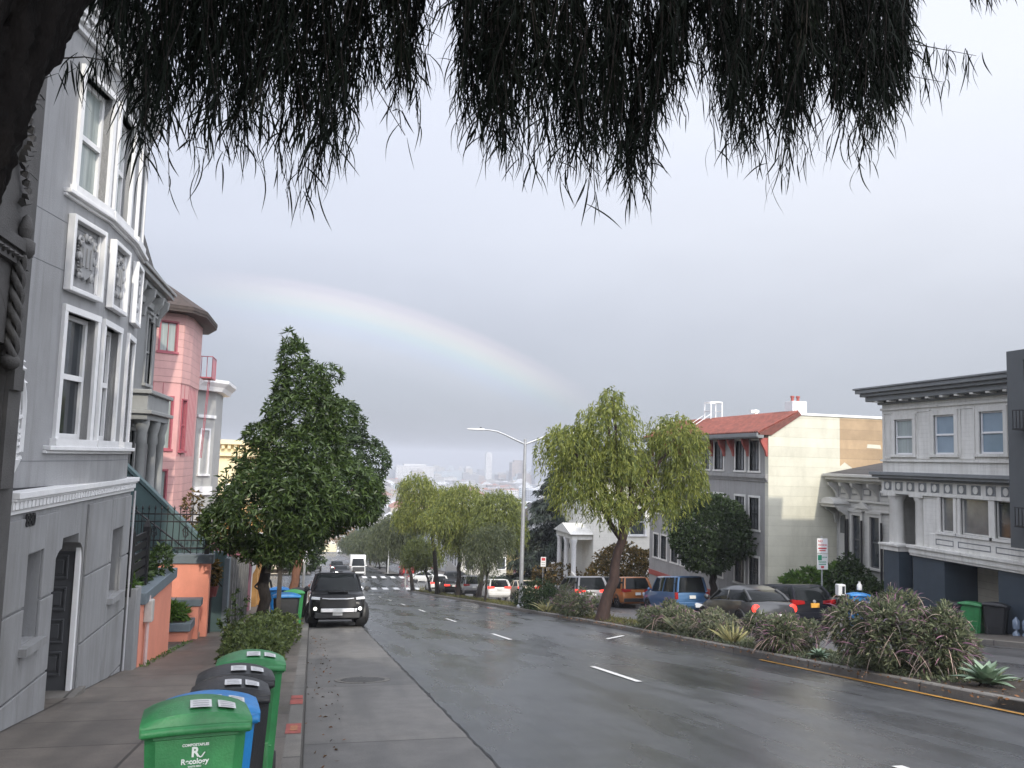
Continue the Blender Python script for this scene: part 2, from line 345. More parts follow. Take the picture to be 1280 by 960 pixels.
# ================================================================ ground
def sweep(name, m, pts, ys=None, y0=None, y1=None, f=None):
    """pts: (x, dz) section swept along the street; f(y) shifts x"""
    ys = [y for y in (ys or YS) if (y0 is None or y > y0) and (y1 is None or y < y1)]
    if y0 is not None: ys = [y0]+ys
    if y1 is not None: ys = ys+[y1]
    mb = MB(); n = len(pts)
    for y in ys:
        for x, dz in pts:
            X = x+(f(y) if f else 0); mb.v.append((X, y, zg(X, y)+dz))
    for j in range(len(ys)-1):
        for i in range(n-1): mb.f.append((j*n+i, j*n+i+1, (j+1)*n+i+1, (j+1)*n+i))
    return mb.build(name, m, kind='structure', recalc=False)
def node_mat(name):
    m = bpy.data.materials.new(name); m.use_nodes = True; t = m.node_tree; return m, t, t.nodes['Principled BSDF']
def noise(t, scale, detail=6, rough=.6, aniso=(1, 1, 1)):
    x = t.nodes.new('ShaderNodeTexCoord'); mp = t.nodes.new('ShaderNodeMapping'); t.links.new(x.outputs['Object'], mp.inputs[0]); mp.inputs['Scale'].default_value = aniso
    n = t.nodes.new('ShaderNodeTexNoise'); n.inputs['Scale'].default_value = scale; n.inputs['Detail'].default_value = detail; n.inputs['Roughness'].default_value = rough; t.links.new(mp.outputs[0], n.inputs[0]); return n.outputs[0]
def mrange(t, v, a, b, lo, hi):
    n = t.nodes.new('ShaderNodeMapRange'); n.interpolation_type = 'SMOOTHSTEP'; t.links.new(v, n.inputs[0])
    for i, q in enumerate((a, b, lo, hi)): n.inputs[i+1].default_value = q
    return n.outputs[0]
def mixc(t, f, a, b, bl='MIX'):
    n = t.nodes.new('ShaderNodeMix'); n.data_type = 'RGBA'; n.blend_type = bl
    for i, q in ((0, f), (6, a), (7, b)):
        if isinstance(q, tuple): n.inputs[i].default_value = (*q, 1)
        elif isinstance(q, (int, float)): n.inputs[i].default_value = q
        else: t.links.new(q, n.inputs[i])
    return n.outputs[2]
def wet(name, dark, light, r0, r1, puddle=(.42, .62), grain=.35, joints=None, an=(1, .25, 1), spec=.5):
    m, t, b = node_mat(name)
    big = noise(t, .55, 5, .55, an); fine = noise(t, 90, 3, .7); mid = noise(t, 2.6, 6, .65)
    c = mixc(t, mrange(t, mid, .3, .7, 0, 1), dark, light); c = mixc(t, mrange(t, fine, .35, .7, 0, .5), c, tuple(v*1.7 for v in light))
    wetf = mrange(t, big, puddle[0], puddle[1], 0, 1); c = mixc(t, mrange(t, wetf, 0, 1, 0, .30), c, tuple(v*.55 for v in dark))
    trk = mrange(t, noise(t, 1.5, 4, .6, (1, .03, 1)), .38, .66, 0, 1); c = mixc(t, mrange(t, trk, 0, 1, 0, .38), c, tuple(v*.5 for v in dark))
    spk = mrange(t, noise(t, 14, 4, .75), .66, .74, 0, .5); c = mixc(t, spk, c, tuple(v*.35 for v in dark))
    rm = t.nodes.new('ShaderNodeMath'); rm.operation = 'MULTIPLY_ADD'; t.links.new(mrange(t, wetf, 0, 1, r1, r0), rm.inputs[0]); rm.inputs[1].default_value = 1; t.links.new(mrange(t, trk, 0, 1, .05, -.05), rm.inputs[2]); rg = rm.outputs[0]
    if joints:
        x = t.nodes.new('ShaderNodeTexCoord'); br = t.nodes.new('ShaderNodeTexBrick'); br.offset = 0; t.links.new(x.outputs['Object'], br.inputs[0])
        br.inputs['Scale'].default_value = 1; br.inputs['Brick Width'].default_value = joints[0]; br.inputs['Row Height'].default_value = joints[1]; br.inputs['Mortar Size'].default_value = .020; br.inputs['Mortar Smooth'].default_value = .3
        br.inputs['Color1'].default_value = (.82, .82, .82, 1); br.inputs['Color2'].default_value = (1.12, 1.1, 1.08, 1); br.inputs['Mortar'].default_value = (.30, .29, .27, 1)
        c = mixc(t, 1.0, c, br.outputs[0], 'MULTIPLY')
    t.links.new(c, b.inputs['Base Color']); t.links.new(rg, b.inputs['Roughness']); b.inputs['Specular IOR Level'].default_value = spec
    bp = t.nodes.new('ShaderNodeBump'); bp.inputs['Strength'].default_value = grain; bp.inputs['Distance'].default_value = .006
    t.links.new(fine, bp.inputs['Height']); t.links.new(bp.outputs[0], b.inputs['Normal']); return m
m_asph = wet('wet asphalt', (.043, .045, .049), (.066, .069, .073), .19, .36, (.30, .72), .3)
m_asph2 = wet('damp asphalt', (.05, .05, .053), (.075, .075, .078), .25, .5)
m_conc = wet('wet concrete road', (.085, .082, .077), (.13, .125, .117), .30, .55, (.5, .75), .3, joints=(40, 4.6))
m_walk = wet('damp pavement', (.085, .074, .064), (.135, .118, .10), .35, .6, (.4, .8), .3, joints=(1.55, 1.5), an=(1, .6, 1))
m_kerb = wet('kerb stone', (.10, .095, .085), (.16, .15, .135), .4, .65, (.55, .8), .4, joints=(9, 1.6))
m_soil = mat('wet soil and bark', (.030, .021, .014), .85, .5, 9, .8, bscale=40)
m_land = mat('hillside', (.10, .11, .09), .9, .4, .02)
m_white = mat('road paint white', (.62, .62, .60), .5, .12, 12, 0, dirt=.35)
m_yel = mat('road paint yellow', (.42, .21, .03), .5, .3, 6, 0, dirt=.75)
m_red = mat('kerb paint red', (.27, .06, .045), .6, .3, 14, .2)
m_tar = mat('tar crack', (.010, .010, .010), .55, .3, 12, .3)

mb = MB(); xs = [-2500, -400, -60, -11, 30, 80, 400, 2500]; yy = [-120, -30, 0, 30, 60, 92, 104, 118, 330, 380, 600, 1000, 2000, 4400]
for y in yy:
    for x in xs: mb.v.append((x, y, zg(x, y)-.30))
for j in range(len(yy)-1):
    for i in range(len(xs)-1): mb.f.append((j*8+i, j*8+i+1, (j+1)*8+i+1, (j+1)*8+i))
mb.build('terrain', m_land, kind='structure')
strip('road', m_asph, 0.0, lambda y: kerbx(y)+.05, 0, nx=4)
strip('opposite_carriageway', m_asph2, lambda y: medr(y)-.05, RK, -.03, nx=3)
strip('parking_strip', m_conc, 0.0, 1.76, .006, y1=93)
strip('cross_street', m_asph, -200, 200, .008, ys=[92.5, 98, 104, 111, 117.5], nx=8)
WX = lambda y: -9.0
strip('pavement', m_walk, -9.0, -.17, .13, y1=93, nx=4); strip('far_pavement', m_walk, -6.0, -.17, .13, y0=118, y1=330)
strip('opposite_pavement', m_walk, RK+.17, 29.0, .12, y1=93, nx=2); strip('far_opposite_pavement', m_walk, RK+.17, 25.0, .12, y0=118, y1=330)
sweep('kerb', m_kerb, [(-.17, .131), (-.015, .131), (0.0, .115), (.012, -.02)], y1=93)
sweep('opposite_kerb', m_kerb, [(0, -.05), (.012, .105), (.03, .121), (.17, .121)], y1=93, f=lambda y: RK)
sweep('median_kerb', m_kerb, [(-.012, -.02), (0, .125), (.02, .14), (.17, .14)], y1=91, f=kerbx)
sweep('median_kerb_back', m_kerb, [(-.17, .14), (-.02, .14), (0, .125), (.012, -.04)], y1=91, f=medr)
strip('median_soil', m_soil, lambda y: kerbx(y)+.165, lambda y: medr(y)-.165, .133, nx=2, y1=91)
strip('median_end', m_kerb, lambda y: kerbx(90), lambda y: medr(90), .138, ys=[90.9, 91.6])
# far median, past the crossing
sweep('far_median_kerb', m_kerb, [(-.012, -.02), (0, .14), (2.0, .14), (2.012, -.02)], y0=120, y1=325, f=kerbx)
# lane dashes, edge lines, crosswalks
def flat(name, m, quads, dz=.012):
    mb = MB()
    for (xa, ya, xb, yb, wd) in quads:
        d = Vector((xb-xa, yb-ya, 0)).normalized(); s = Vector((d.y, -d.x, 0))*wd/2; mb.poly([(xa-s.x, ya-s.y, zg(xa, ya)+dz), (xa+s.x, ya+s.y, zg(xa, ya)+dz), (xb+s.x, yb+s.y, zg(xb, yb)+dz), (xb-s.x, yb-s.y, zg(xb, yb)+dz)])
    return mb.build(name, m, kind='structure')
dash = []
for y0, y1 in ((4.3, 6.9), (13.2, 15.6), (22.5, 24.9), (31.5, 33.9), (40.5, 43), (49.5, 52), (58.5, 61), (67.5, 70), (76.5, 79)): dash.append((5.33+.002*y0, y0, 5.33+.002*y1, y1, .11))
for k in range(14): dash.append((5.4, 126+k*13, 5.4, 129+k*13, .14))
flat('lane_markings', m_white, dash)
flat('edge_line', m_yel, [(kerbx(y)-.17, y, kerbx(y+2)-.17, y+2, .085) for y in range(-6, 16, 2)])
flat('lane_stub', m_white, [(8.0, 22.1, 8.9, 23.2, .10)])
cw = []
for yc, xs in ((96.2, [x*1.25+.7 for x in range(14)]), (114.5, [x*1.25+.7 for x in range(14)])):
    for x in xs: cw.append((x, yc-1.6, x, yc+1.6, .62))
for x in range(14): cw.append((x*1.25+.8, 326, x*1.25+.8, 329, .7))
flat('crosswalk', m_white, cw, .02)
# joint between concrete strip and asphalt, opened up and filled with tar and leaf litter
random.seed(3); mb = MB(); pl = None
for i in range(480):
    y = -6+i*.2; c = 1.77+.006*math.sin(i*.9)+random.uniform(-.011, .011); wd = random.uniform(.005, .017)*(1.4 if y < 20 else .9)
    q = [(c-wd, y, zg(c, y)+.011), (c+wd, y, zg(c, y)+.011)]
    if pl: mb.poly([pl[0], pl[1], q[1], q[0]])
    pl = q
mb.build('tar_joint', m_tar, kind='structure')
flat('kerb_paint', m_red, [(-.105, 9.15, -.105, 9.75, .16), (-.105, 11.2, -.105, 11.62, .16), (-.105, 11.68, -.105, 12.0, .15)], .135)
m_org = mat('faded orange paint', (.32, .13, .06), .7, .4, 20)
flat('kerb_paint_mark', m_org, [(-.10, 9.3, -.10, 9.6, .075)], .139)
# manhole cover in the concrete strip
m_iron = mat('cast iron', (.075, .072, .068), .5, .3, 20, .5, metal=.4)
t_ = thing('manhole_cover', 'round iron manhole cover set in the concrete parking strip', 'manhole cover', (.93, 14.55, zg(.93, 14.55)+.006))
t_.rotation_euler = (math.atan(-.14), 0, 0)
mb = MB().lathe([(.36, .002), (.36, .012), (.30, .013), (.0001, .013)], n=28); mb.build('cover', m_iron, t_, local=True)
mb = MB(); mb.loft([[(r*math.cos(a*math.pi/14), r*math.sin(a*math.pi/14), z) for a in range(28)] for r, z in ((.47, .001), (.47, .009), (.37, .009), (.37, .001))], cap=False); mb.build('rim', m_kerb, t_, local=True)
# small utility box lid on the pavement by the bins
t_ = thing('utility_cover', 'pale rectangular utility box lid in the pavement beside the bins', 'utility cover', (-1.45, 9.9, zg(-1.45, 9.9)+.13)); t_.rotation_euler = (math.atan(-.14), 0, 0)
m_lid = mat('pale concrete lid', (.36, .34, .31), .6, .2, 8, .2)
MB().box(-.22, .22, -.16, .16, .001, .016).build('lid', m_lid, t_, local=True, bevel=.004); MB().box(-.03, .03, -.01, .01, .0165, .020).build('lifting_hole', m_tar, t_, local=True)

# ---- haze: one box of even, thin, pale air round everything
m_haze = bpy.data.materials.new('haze'); m_haze.use_nodes = True; t = m_haze.node_tree; t.nodes.remove(t.nodes['Principled BSDF'])
pv = t.nodes.new('ShaderNodeVolumePrincipled'); pv.inputs['Color'].default_value = (.72, .75, .82, 1); pv.inputs['Density'].default_value = .00046; pv.inputs['Anisotropy'].default_value = .0
t.links.new(pv.outputs[0], t.nodes['Material Output'].inputs['Volume'])
mb = MB(); mb.box(-2480, 2480, -110, 4380, -72.5, 36); hz = mb.build('haze', m_haze, kind='stuff'); hz['label'] = 'pale rainy haze over the distant city'

# ================================================================ building materials
G = mat
m_glass = mat('dark window glass', (.030, .036, .042), .06, .3, 1.2, spec=.8)
m_curt = mat('curtained window glass', (.28, .32, .31), .10, .22, 3.0, spec=.7, aniso=(4, 4, .2))
m_blind = mat('window with dim blinds', (.13, .135, .135), .12, .2, 3, spec=.7)
m_skyg = mat('pale blue window glass', (.20, .27, .33), .12, .1, 2, spec=.8)  # opaque pane in one pale blue tone
m_greyw = mat('grey painted stucco', (.30, .303, .308), .62, .07, 1.6, .18, bscale=60, dirt=.45)
m_greyl = mat('grey painted ground floor', (.265, .268, .272), .62, .08, 1.8, .2, bscale=50, dirt=.65)
m_trim = mat('white trim', (.74, .74, .74), .45, .05, 5, dirt=.12)
m_gwt = mat('pale grey pipe', (.45, .45, .46), .5, .08, 5, dirt=.3)
m_brown = mat('dark stucco neighbour', (.075, .072, .07), .75, .2, 3, .4, bscale=50, dirt=.4)
m_door = mat('dark grey door', (.075, .077, .082), .45, .1, 5, dirt=.2)

# ---------------------------------------------------------------- grey house, number 880
H8 = thing('grey_house', 'tall light grey townhouse with white bowed windows and plaster shield panels, dark recessed door', 'house', (-3.15, 12, zg(-3, 12)))
FL = Fac((-3.15, 0, 0), (0, 1, 0), (1, 0, 0))
DOOR = (11.55, 12.95, -2.3, .56); W1 = (10.48, 11.02, -.50, .50); W2 = (14.5, 15.2, -.62, .42)
mb = MB(); FL.wall(mb, 9.75, 15.75, -3.4, 1.10, [DOOR, W1, W2], d0=-.35)
mb.box(-10, -3.5, 9.75, 9.95, -3, 9.8); mb.box(-10, -3.36, 15.45, 15.75, -3.4, 9.6)     # party walls
wl = mb.build('ground_floor_wall', m_greyl, H8)
mb = MB()                                                  # rusticated blocks: long raised courses with joints between them
zt = 1.0
for k, (z0, z1) in enumerate(((-.06, .93), (-1.0, -.09), (-1.95, -1.03), (-2.9, -1.98))):
    for a, b in ((9.78, 11.52), (12.98, 14.33), (14.36, 15.72)):
        hs = [h for h in (W1, W2) if h[0] < b and h[1] > a]
        FL.wall(mb, a, b, z0, z1, [(h[0]-.02, h[1]+.02, h[2]-.02, h[3]+.02) for h in hs], d0=.001, d1=.035)
mb.build('stone_courses', m_greyl, wl, bevel=.008)
mb = MB()
for a, w_ in ((10.40, W1), (14.42, W2)): mb = MB(); FL.box(mb, w_[0]-.1, w_[1]+.08, .002, .12, w_[2]-.1, w_[2]-.01); mb.build('stone_sill', m_greyl, wl)
for w_ in (W1, W2):
    mb = MB(); FL.box(mb, w_[0], w_[1], -.22, -.19, w_[2], w_[3]); o = mb.build('side_window', m_greyl, H8)
    mb = MB(); FL.box(mb, w_[0]+.08, w_[1]-.08, -.188, -.17, w_[2]+.1, w_[3]-.1); mb.build('pane', m_blind, o)
# deep door recess with shouldered head
mb = MB(); FL.box(mb, 11.45, 11.55, -1.6, -.36, -2.6, .60); FL.box(mb, 12.985, 13.1, -1.6, -.36, -2.6, .60); FL.box(mb, 11.45, 13.1, -1.6, -.36, .60, .72); FL.box(mb, 11.45, 13.1, -1.7, -1.6, -2.6, .72)
for s, a in ((1, 11.55), (-1, 12.95)):                       # rounded shoulders of the opening
    mb.prism([FL(a, .001, .56), FL(a, .001, .10)]+[FL(a+s*(.32-.32*math.cos(t*math.pi/12)), .001, .10+.33*math.sin(t*math.pi/12)) for t in range(1, 7)]+[FL(a+s*.34, .001, .56)], (-.34, 0, 0))
mb.build('door_recess', m_greyl, H8)
FDo = Fac((0, 12.945, 0), (1, 0, 0), (0, -1, 0)); dr = MB(); FDo.box(dr, -4.20, -3.24, .0, .05, -1.75, .36); dr = dr.build('door', m_door, H8)
mb = MB()
for k in range(4):
    z = -1.42+k*.44
    for q in ((-3.66, -3.32, z, z+.03), (-3.66, -3.32, z+.30, z+.33), (-3.66, -3.63, z+.03, z+.30), (-3.35, -3.32, z+.03, z+.30), (-4.1, -3.74, z, z+.03), (-4.1, -3.74, z+.30, z+.33)): FDo.box(mb, q[0], q[1], .05, .072, q[2], q[3])
    FDo.box(mb, -3.6, -3.38, .05, .064, z+.07, z+.26)
mb.build('door_panels', m_door, dr, bevel=.006); mb = MB(); FDo.box(mb, -3.23, -3.17, .0, .09, -1.7, .43); FDo.box(mb, -4.2, -3.23, .0, .09, .37, .43); mb.build('door_frame', m_trim, dr)
mb = MB(); FL.box(mb, 11.45, 13.1, -1.6, .12, -2.4, -1.62); mb.build('doorstep', m_kerb, H8)
m_num = mat('black house number', (.02, .02, .022), .5)
text('880', .21, m_num, H8, Matrix.Translation(Vector((-3.112, 10.42, .90))-H8.location) @ Matrix(((0, 0, 1, 0), (1, 0, 0, 0), (0, 1, 0, 0), (0, 0, 0, 1))), 'house_number', .012)
# white moulded band over the ground floor
mb = MB()
for z0, z1, d in ((1.0, 1.05, .04), (1.05, 1.14, .065), (1.14, 1.17, .09), (1.17, 1.24, .12)): FL.box(mb, 9.76, 15.80, -.1, d, z0, z1)
for i in range(46): FL.box(mb, 9.8+i*.13, 9.88+i*.13, .065, .08, 1.055, 1.135)
mb.build('moulded_band', m_trim, H8, bevel=.006)
# bowed upper front, three gently turned faces
PL = [(-3.62, 9.75), (-3.50, 10.35), (-3.07, 12.60), (-3.03, 13.95), (-3.12, 15.20), (-3.30, 15.50), (-3.6, 15.50)]
def face(i): 
    a, b = Vector((*PL[i], 0)), Vector((*PL[i+1], 0)); u = (b-a).normalized(); return Fac(a, u, Vector((u.y, -u.x, 0))), (b-a).length
FS = [face(i) for i in range(6)]; TOPZ = 8.6
bays = []
for F, ln, spec in ((FS[1][0], FS[1][1], (1.28, 2.13)), (FS[2][0], FS[2][1], (.15, .95)), (FS[3][0], FS[3][1], (.22, .82))): bays.append((F, ln, spec))
mb = MB(); ROWS = ((1.84, 3.48), (5.12, 6.68))
for i, (F, ln) in enumerate(FS):
    holes = []
    if 1 <= i <= 3: holes = [(*bays[i-1][2], z0, z1) for z0, z1 in ROWS]
    F.wall(mb, 0, ln, 1.24, TOPZ, holes, d0=-.3)
up_ = mb.build('upper_wall', m_greyw, H8)
mb = MB()
for (F, ln, (a, b)) in bays:                                   # shallow block joints drawn as recess lines on the wall
    for z in (1.55, 3.98, 4.6): F.box(mb, 0, ln, -.002, .003, z, z+.008)
mb.build('wall_joints', mat('joint shadow grey', (.15, .155, .168), .7), up_)
for k, (z0, z1) in enumerate(ROWS):
    for j, (F, ln, (a, b)) in enumerate(bays):
        window(F, H8, a, b, z0, z1, m_trim, (m_curt if k else m_glass), trim=.085, proud=.045, rec=.14, sill=.04, hood=False, sash=.06)
    mb = MB()
    for (F, ln, (a, b)) in bays: F.box(mb, 1.0 if F is bays[0][0] else 0, ln, -.05, .10, z0-.15, z0-.092); F.box(mb, 1.0 if F is bays[0][0] else 0, ln, -.05, .045, z0-.19, z0-.152)
    mb.build('sill_course', m_trim, H8, bevel=.01)
mb = MB(); F, ln, _ = FS[0][0], FS[0][1], 0
o = window(F, H8, .12, .48, 5.0, 6.3, m_trim, m_curt, trim=.08)
# plaster panels with raised shields and scrolls
def panel(F, a, b, z0, z1):
    mb = MB(); t = .065
    F.box(mb, a, a+t, .003, .10, z0, z1); F.box(mb, b-t, b, .003, .10, z0, z1); F.box(mb, a+t, b-t, .003, .10, z1-t, z1); F.box(mb, a+t, b-t, .003, .10, z0, z0+t)
    for q in (a+t+.02,): F.box(mb, a+t+.03, a+t+.05, .003, .05, z0+t+.03, z1-t-.03); F.box(mb, b-t-.05, b-t-.03, .003, .05, z0+t+.03, z1-t-.03)
    o = mb.build('plaster_panel', m_trim, H8, bevel=.012); c = (a+b)/2; w = (b-a)/2-.2; h = (z1-z0)/2-.17; zc = (z0+z1)/2; mb = MB()
    pts = [(-.62*w, .75*h), (-.2*w, .6*h), (.2*w, .6*h), (.62*w, .75*h), (.66*w, 0), (.45*w, -.6*h), (0, -.86*h), (-.45*w, -.6*h), (-.66*w, 0)]
    mb.prism([F(c+x, .003, zc+z) for x, z in pts], F.n*.05)
    for k in range(3): mb.prism([F(c+x, .053, zc+z) for x, z in ((-.5*w+k*.4*w, .45*h), (-.3*w+k*.4*w, .45*h), (-.3*w+k*.4*w, -.35*h), (-.5*w+k*.4*w, -.35*h))], F.n*.02)
    for s in (-1, 1):
        for (x0, zc0, r, st) in ((.72*w, .62*h, .2*w, 0), (.78*w, .05*h, .15*w, 2), (.62*w, -.7*h, .16*w, 1), (.2*w, .88*h, .14*w, 3)):
            mb.tube([F(c+s*(x0+r*(1-i/14)*math.cos(st+i*.55)), .05, zc+zc0+r*(1-i/14)*math.sin(st+i*.55)*1.3) for i in range(13)], [.022+.014*math.sin(i*.25) for i in range(13)], 5)
        for i in range(9): mb.lathe([(.001, .0), (.022, .012), (.001, .03)], F(c+s*(.8*w-.02*i*w), .03, zc+(.5-.13*i)*h), 6)
    mb.build('shield_ornament', m_greyw, o, smooth=50)
for (F, ln, _), (a, b) in zip(bays, ((1.16, 2.10), (.13, .98), (.20, .86))): panel(F, a, b, 3.74, 4.74)
mb = MB()                                                     # cornice with a stepped profile above the top windows
for (F, ln) in FS[1:5]:
    for z0, z1, d in ((7.12, 7.20, .06), (7.20, 7.28, .10), (7.28, 7.40, .16), (7.40, 7.46, .21)): F.box(mb, -.02, ln+.02, -.05, d, z0, z1)
    for i in range(int(ln/.22)): F.box(mb, i*.22+.04, i*.22+.15, .0, .13, 7.205, 7.275)
mb.build('cornice', m_trim, H8, bevel=.012)
# white scrolled surround of the entry arch beside the bow
F = FS[0][0]; F2 = Fac((-3.40, 0, 0), (0, 1, 0), (1, 0, 0)); mb = MB()
arc = [(9.55, 2.55)]+[(9.55+.58*math.sin(t*math.pi/16), 2.05+.5*math.cos(t*math.pi/16)) for t in range(1, 9)]+[(10.13, 1.6)]
mb.tube([F2(u, .12, z) for u, z in arc], [.07]*len(arc), 8); mb.tube([F2(u+.03, .20, z+.07) for u, z in arc], [.04]*len(arc), 6)
for i in range(7): mb.tube([F2(10.12+.05*math.sin(i*1.3), .16+.03*math.cos(k), 2.02-i*.075+.02*k) for k in range(3)], [.045, .06, .03], 6)
for i in range(8): mb.lathe([(.001, -.05), (.055, 0), (.001, .05)], F2(9.75+.055*i, .18, 2.66+.10*math.sin(i*1.5)-.02*i), 7)
mb.lathe([(.02, -.12), (.07, 0), (.09, .06), (.001, .09)], F2(10.13, .14, 1.52), 8); mb.build('arch_moulding', m_trim, H8, smooth=45)
mb = MB(); mb.box(-3.40, -3.385, 9.76, 10.12, 1.3, 2.5); mb.build('arch_opening', m_door, H8)
mb = MB(); mb.box(-10, -3.3, 9.8, 15.45, 8.5, 8.6); mb.build('roof', m_tar, H8)
mb = MB(); mb.tube([(-3.09, 15.80, -2.2), (-3.09, 15.80, 1.0)], .018, 8); mb.build('downpipe', m_gwt, H8)

# ---------------------------------------------------------------- dark neighbour with twisted column
NB = thing('dark_stucco_house', 'dark brown stucco house at the left edge with arched opening and twisted column', 'house', (-3.1, 7, zg(-3, 7)))
FN = Fac((-3.1, 0, 0), (0, 1, 0), (1, 0, 0)); mb = MB(); FN.wall(mb, 3.6, 9.74, -2.2, 11, [(6.9, 9.25, -1.2, 2.75)], d0=-.4); FN.box(mb, 6.9, 9.25, -2.0, -1.9, -1.5, 3.6)
mb.box(-10, -3.5, 3.6, 3.9, -2, 11); mb.build('wall', m_brown, NB)
mb = MB(); n = 12; pts = [FN(6.9, .001, 3.6), FN(6.9, .001, 2.75)]; 
pts = [FN(9.25, .002, 2.73), FN(9.25, .002, 3.62), FN(6.9, .002, 3.62), FN(6.9, .002, 2.73)]+[FN(8.07-1.17*math.cos(t*math.pi/16), .002, 2.72+.78*math.sin(t*math.pi/16)) for t in range(1, 16)]
mb.prism(pts, (-.38, 0, 0)); mb.build('arch_head', m_brown, NB)
mb = MB(); FN.box(mb, 6.6, 9.45, .002, .10, 3.70, 3.82); FN.box(mb, 6.6, 9.5, .002, .06, 3.56, 3.70)
for i in range(20): mb.lathe([(.001, -.04), (.05, 0), (.001, .04)], FN(6.7+i*.135, .07, 3.63), 6)
FN.box(mb, 9.26, 9.55, .002, .08, 2.3, 2.52); FN.box(mb, 9.26, 9.6, .002, .04, 1.3, 2.3); mb.build('ornament_band', m_brown, NB, bevel=.012)
mb = MB()
for k in range(3): mb.tube([FN(9.20+.045*math.cos(i*.55+k*2.09), .05+.045*math.sin(i*.55+k*2.09), 2.62+i*.045) for i in range(24)], .038, 6)
mb.lathe([(.05, 2.50), (.09, 2.54), (.09, 2.60), (.06, 2.64)], FN(9.2, .05, 0), 10); mb.lathe([(.06, 3.66), (.10, 3.72), (.10, 3.82), (.05, 3.86), (.08, 3.95), (.04, 4.08), (.001, 4.12)], FN(9.3, .06, 0), 10)
mb.build('twisted_column', m_brown, NB, smooth=60)
mb = MB(); FN.box(mb, 3.7, 9.70, .001, .012, 5.5, 5.515)
for z in (4.6, 5.4, 6.2, 7.0): FN.box(mb, 3.7, 9.7, -.001, .004, z, z+.012)
for i in range(18): mb.tube([FN(9.15+.10*math.sin(i*.8), .05, 4.2+i*.07), FN(9.2+.10*math.sin(i*.8+1), .09, 4.24+i*.07)], [.05, .02], 5)
mb.build('carved_relief', m_brown, NB, smooth=50)

# ---------------------------------------------------------------- coral garden front: planters, wall, steps
m_coral = mat('coral paint', (.74, .285, .195), .6, .06, 3, .15, bscale=50, dirt=.22)
m_slate = mat('slate blue cap', (.135, .165, .185), .55, .1, 5, dirt=.2)
m_teal = mat('teal painted wall', (.075, .125, .128), .6, .08, 3, .12, bscale=50, dirt=.2)
m_steel = mat('black iron', (.015, .015, .017), .45, .2, 20)
m_soil2 = m_soil
PG = thing('grey_planter', 'light grey rendered planter end beside the grey house downpipe', 'planter', (-3.3, 15.9, zg(-3, 15.9)))
MB().box(-4.2, -2.95, 15.86, 16.24, -2.75, -.70).build('planter_wall', m_greyl, PG, bevel=.02)
PC = thing('coral_planter', 'long coral planter with slate blue cap holding the black gate panel', 'planter', (-3.1, 18, zg(-3, 18)))
MB().box(-3.3, -2.95, 16.26, 19.6, -3.3, -1.05).build('planter_wall', m_coral, PC)
MB().box(-3.42, -2.87, 16.25, 19.7, -1.05, -.84).build('cap', m_slate, PC, bevel=.015)
GP = thing('iron_gate_panel', 'black iron panel with slats and two posts standing on the coral planter', 'gate', (-3.1, 16.3, -.84)); mb = MB()
for z in (-.62, -.45, -.28, -.11, .06): mb.box(-3.13, -3.09, 15.95, 17.2, z, z+.11)
mb.build('slats', m_steel, GP)
for y in (15.88, 17.25): mb = MB(); mb.box(-3.17, -3.05, y-.06, y+.06, -.84, .26); mb.taper((-3.11, y), (.06, .06), (.02, .02), .26, .38); mb.build('post', m_steel, GP)
MC = thing('coral_wall', 'tall bright coral wall with slate cap and dark handrail', 'wall', (-3.5, 24, zg(-3.5, 24)))
MB().box(-7.0, -2.68, 24.0, 24.3, -4.2, -1.30).build('wall_body', m_coral, MC)
MB().box(-7.0, -2.60, 23.94, 24.36, -1.30, -1.06).build('cap', m_slate, MC, bevel=.015)
mb = MB(); mb.tube([(-4.2, 23.86, -1.75), (-3.12, 23.86, -2.52)], .028, 8); mb.lathe([(.001, -.05), (.06, 0), (.001, .05)], (-3.1, 23.86, -2.54), 10); mb.tube([(-4.0, 23.86, -1.9), (-4.0, 24.0, -1.9)], .015, 6); mb.tube([(-3.3, 23.86, -2.40), (-3.3, 24.0, -2.40)], .015, 6); mb.build('handrail', m_steel, MC)
PS = thing('small_planter', 'low coral planter box with slate cap by the entry steps', 'planter', (-3.2, 22.6, zg(-3, 22.6)))
MB().box(-3.75, -2.92, 22.35, 23.05, -3.6, -2.75).build('planter_wall', m_coral, PS); mb = MB(); mb.box(-3.82, -2.86, 22.28, 23.1, -2.75, -2.55); mb.build('cap', m_slate, PS, bevel=.012)
MB().box(-3.65, -3.0, 22.42, 22.98, -2.55, -2.53).build('soil', m_soil, PS)
PS2 = thing('step_planter', 'upper coral step planter with slate cap behind the low planter', 'planter', (-3.2, 23.4, zg(-3, 23.4)))
MB().box(-3.85, -2.80, 23.15, 23.42, -3.7, -2.28).build('planter_wall', m_coral, PS2); MB().box(-3.9, -2.74, 23.1, 23.47, -2.28, -2.10).build('cap', m_slate, PS2, bevel=.012)
ST = thing('entry_steps', 'pale tan entry steps at the foot of the coral wall', 'steps', (-2.7, 23.7, zg(-3, 23.7))); mb = MB()
for k in range(3): mb.box(-3.6, -2.55+.0-.28*k, 23.5, 23.97, -3.7, -3.26+.17*k)
mb.build('treads', mat('tan step', (.36, .27, .21), .6, .15, 5, dirt=.3), ST, bevel=.008)
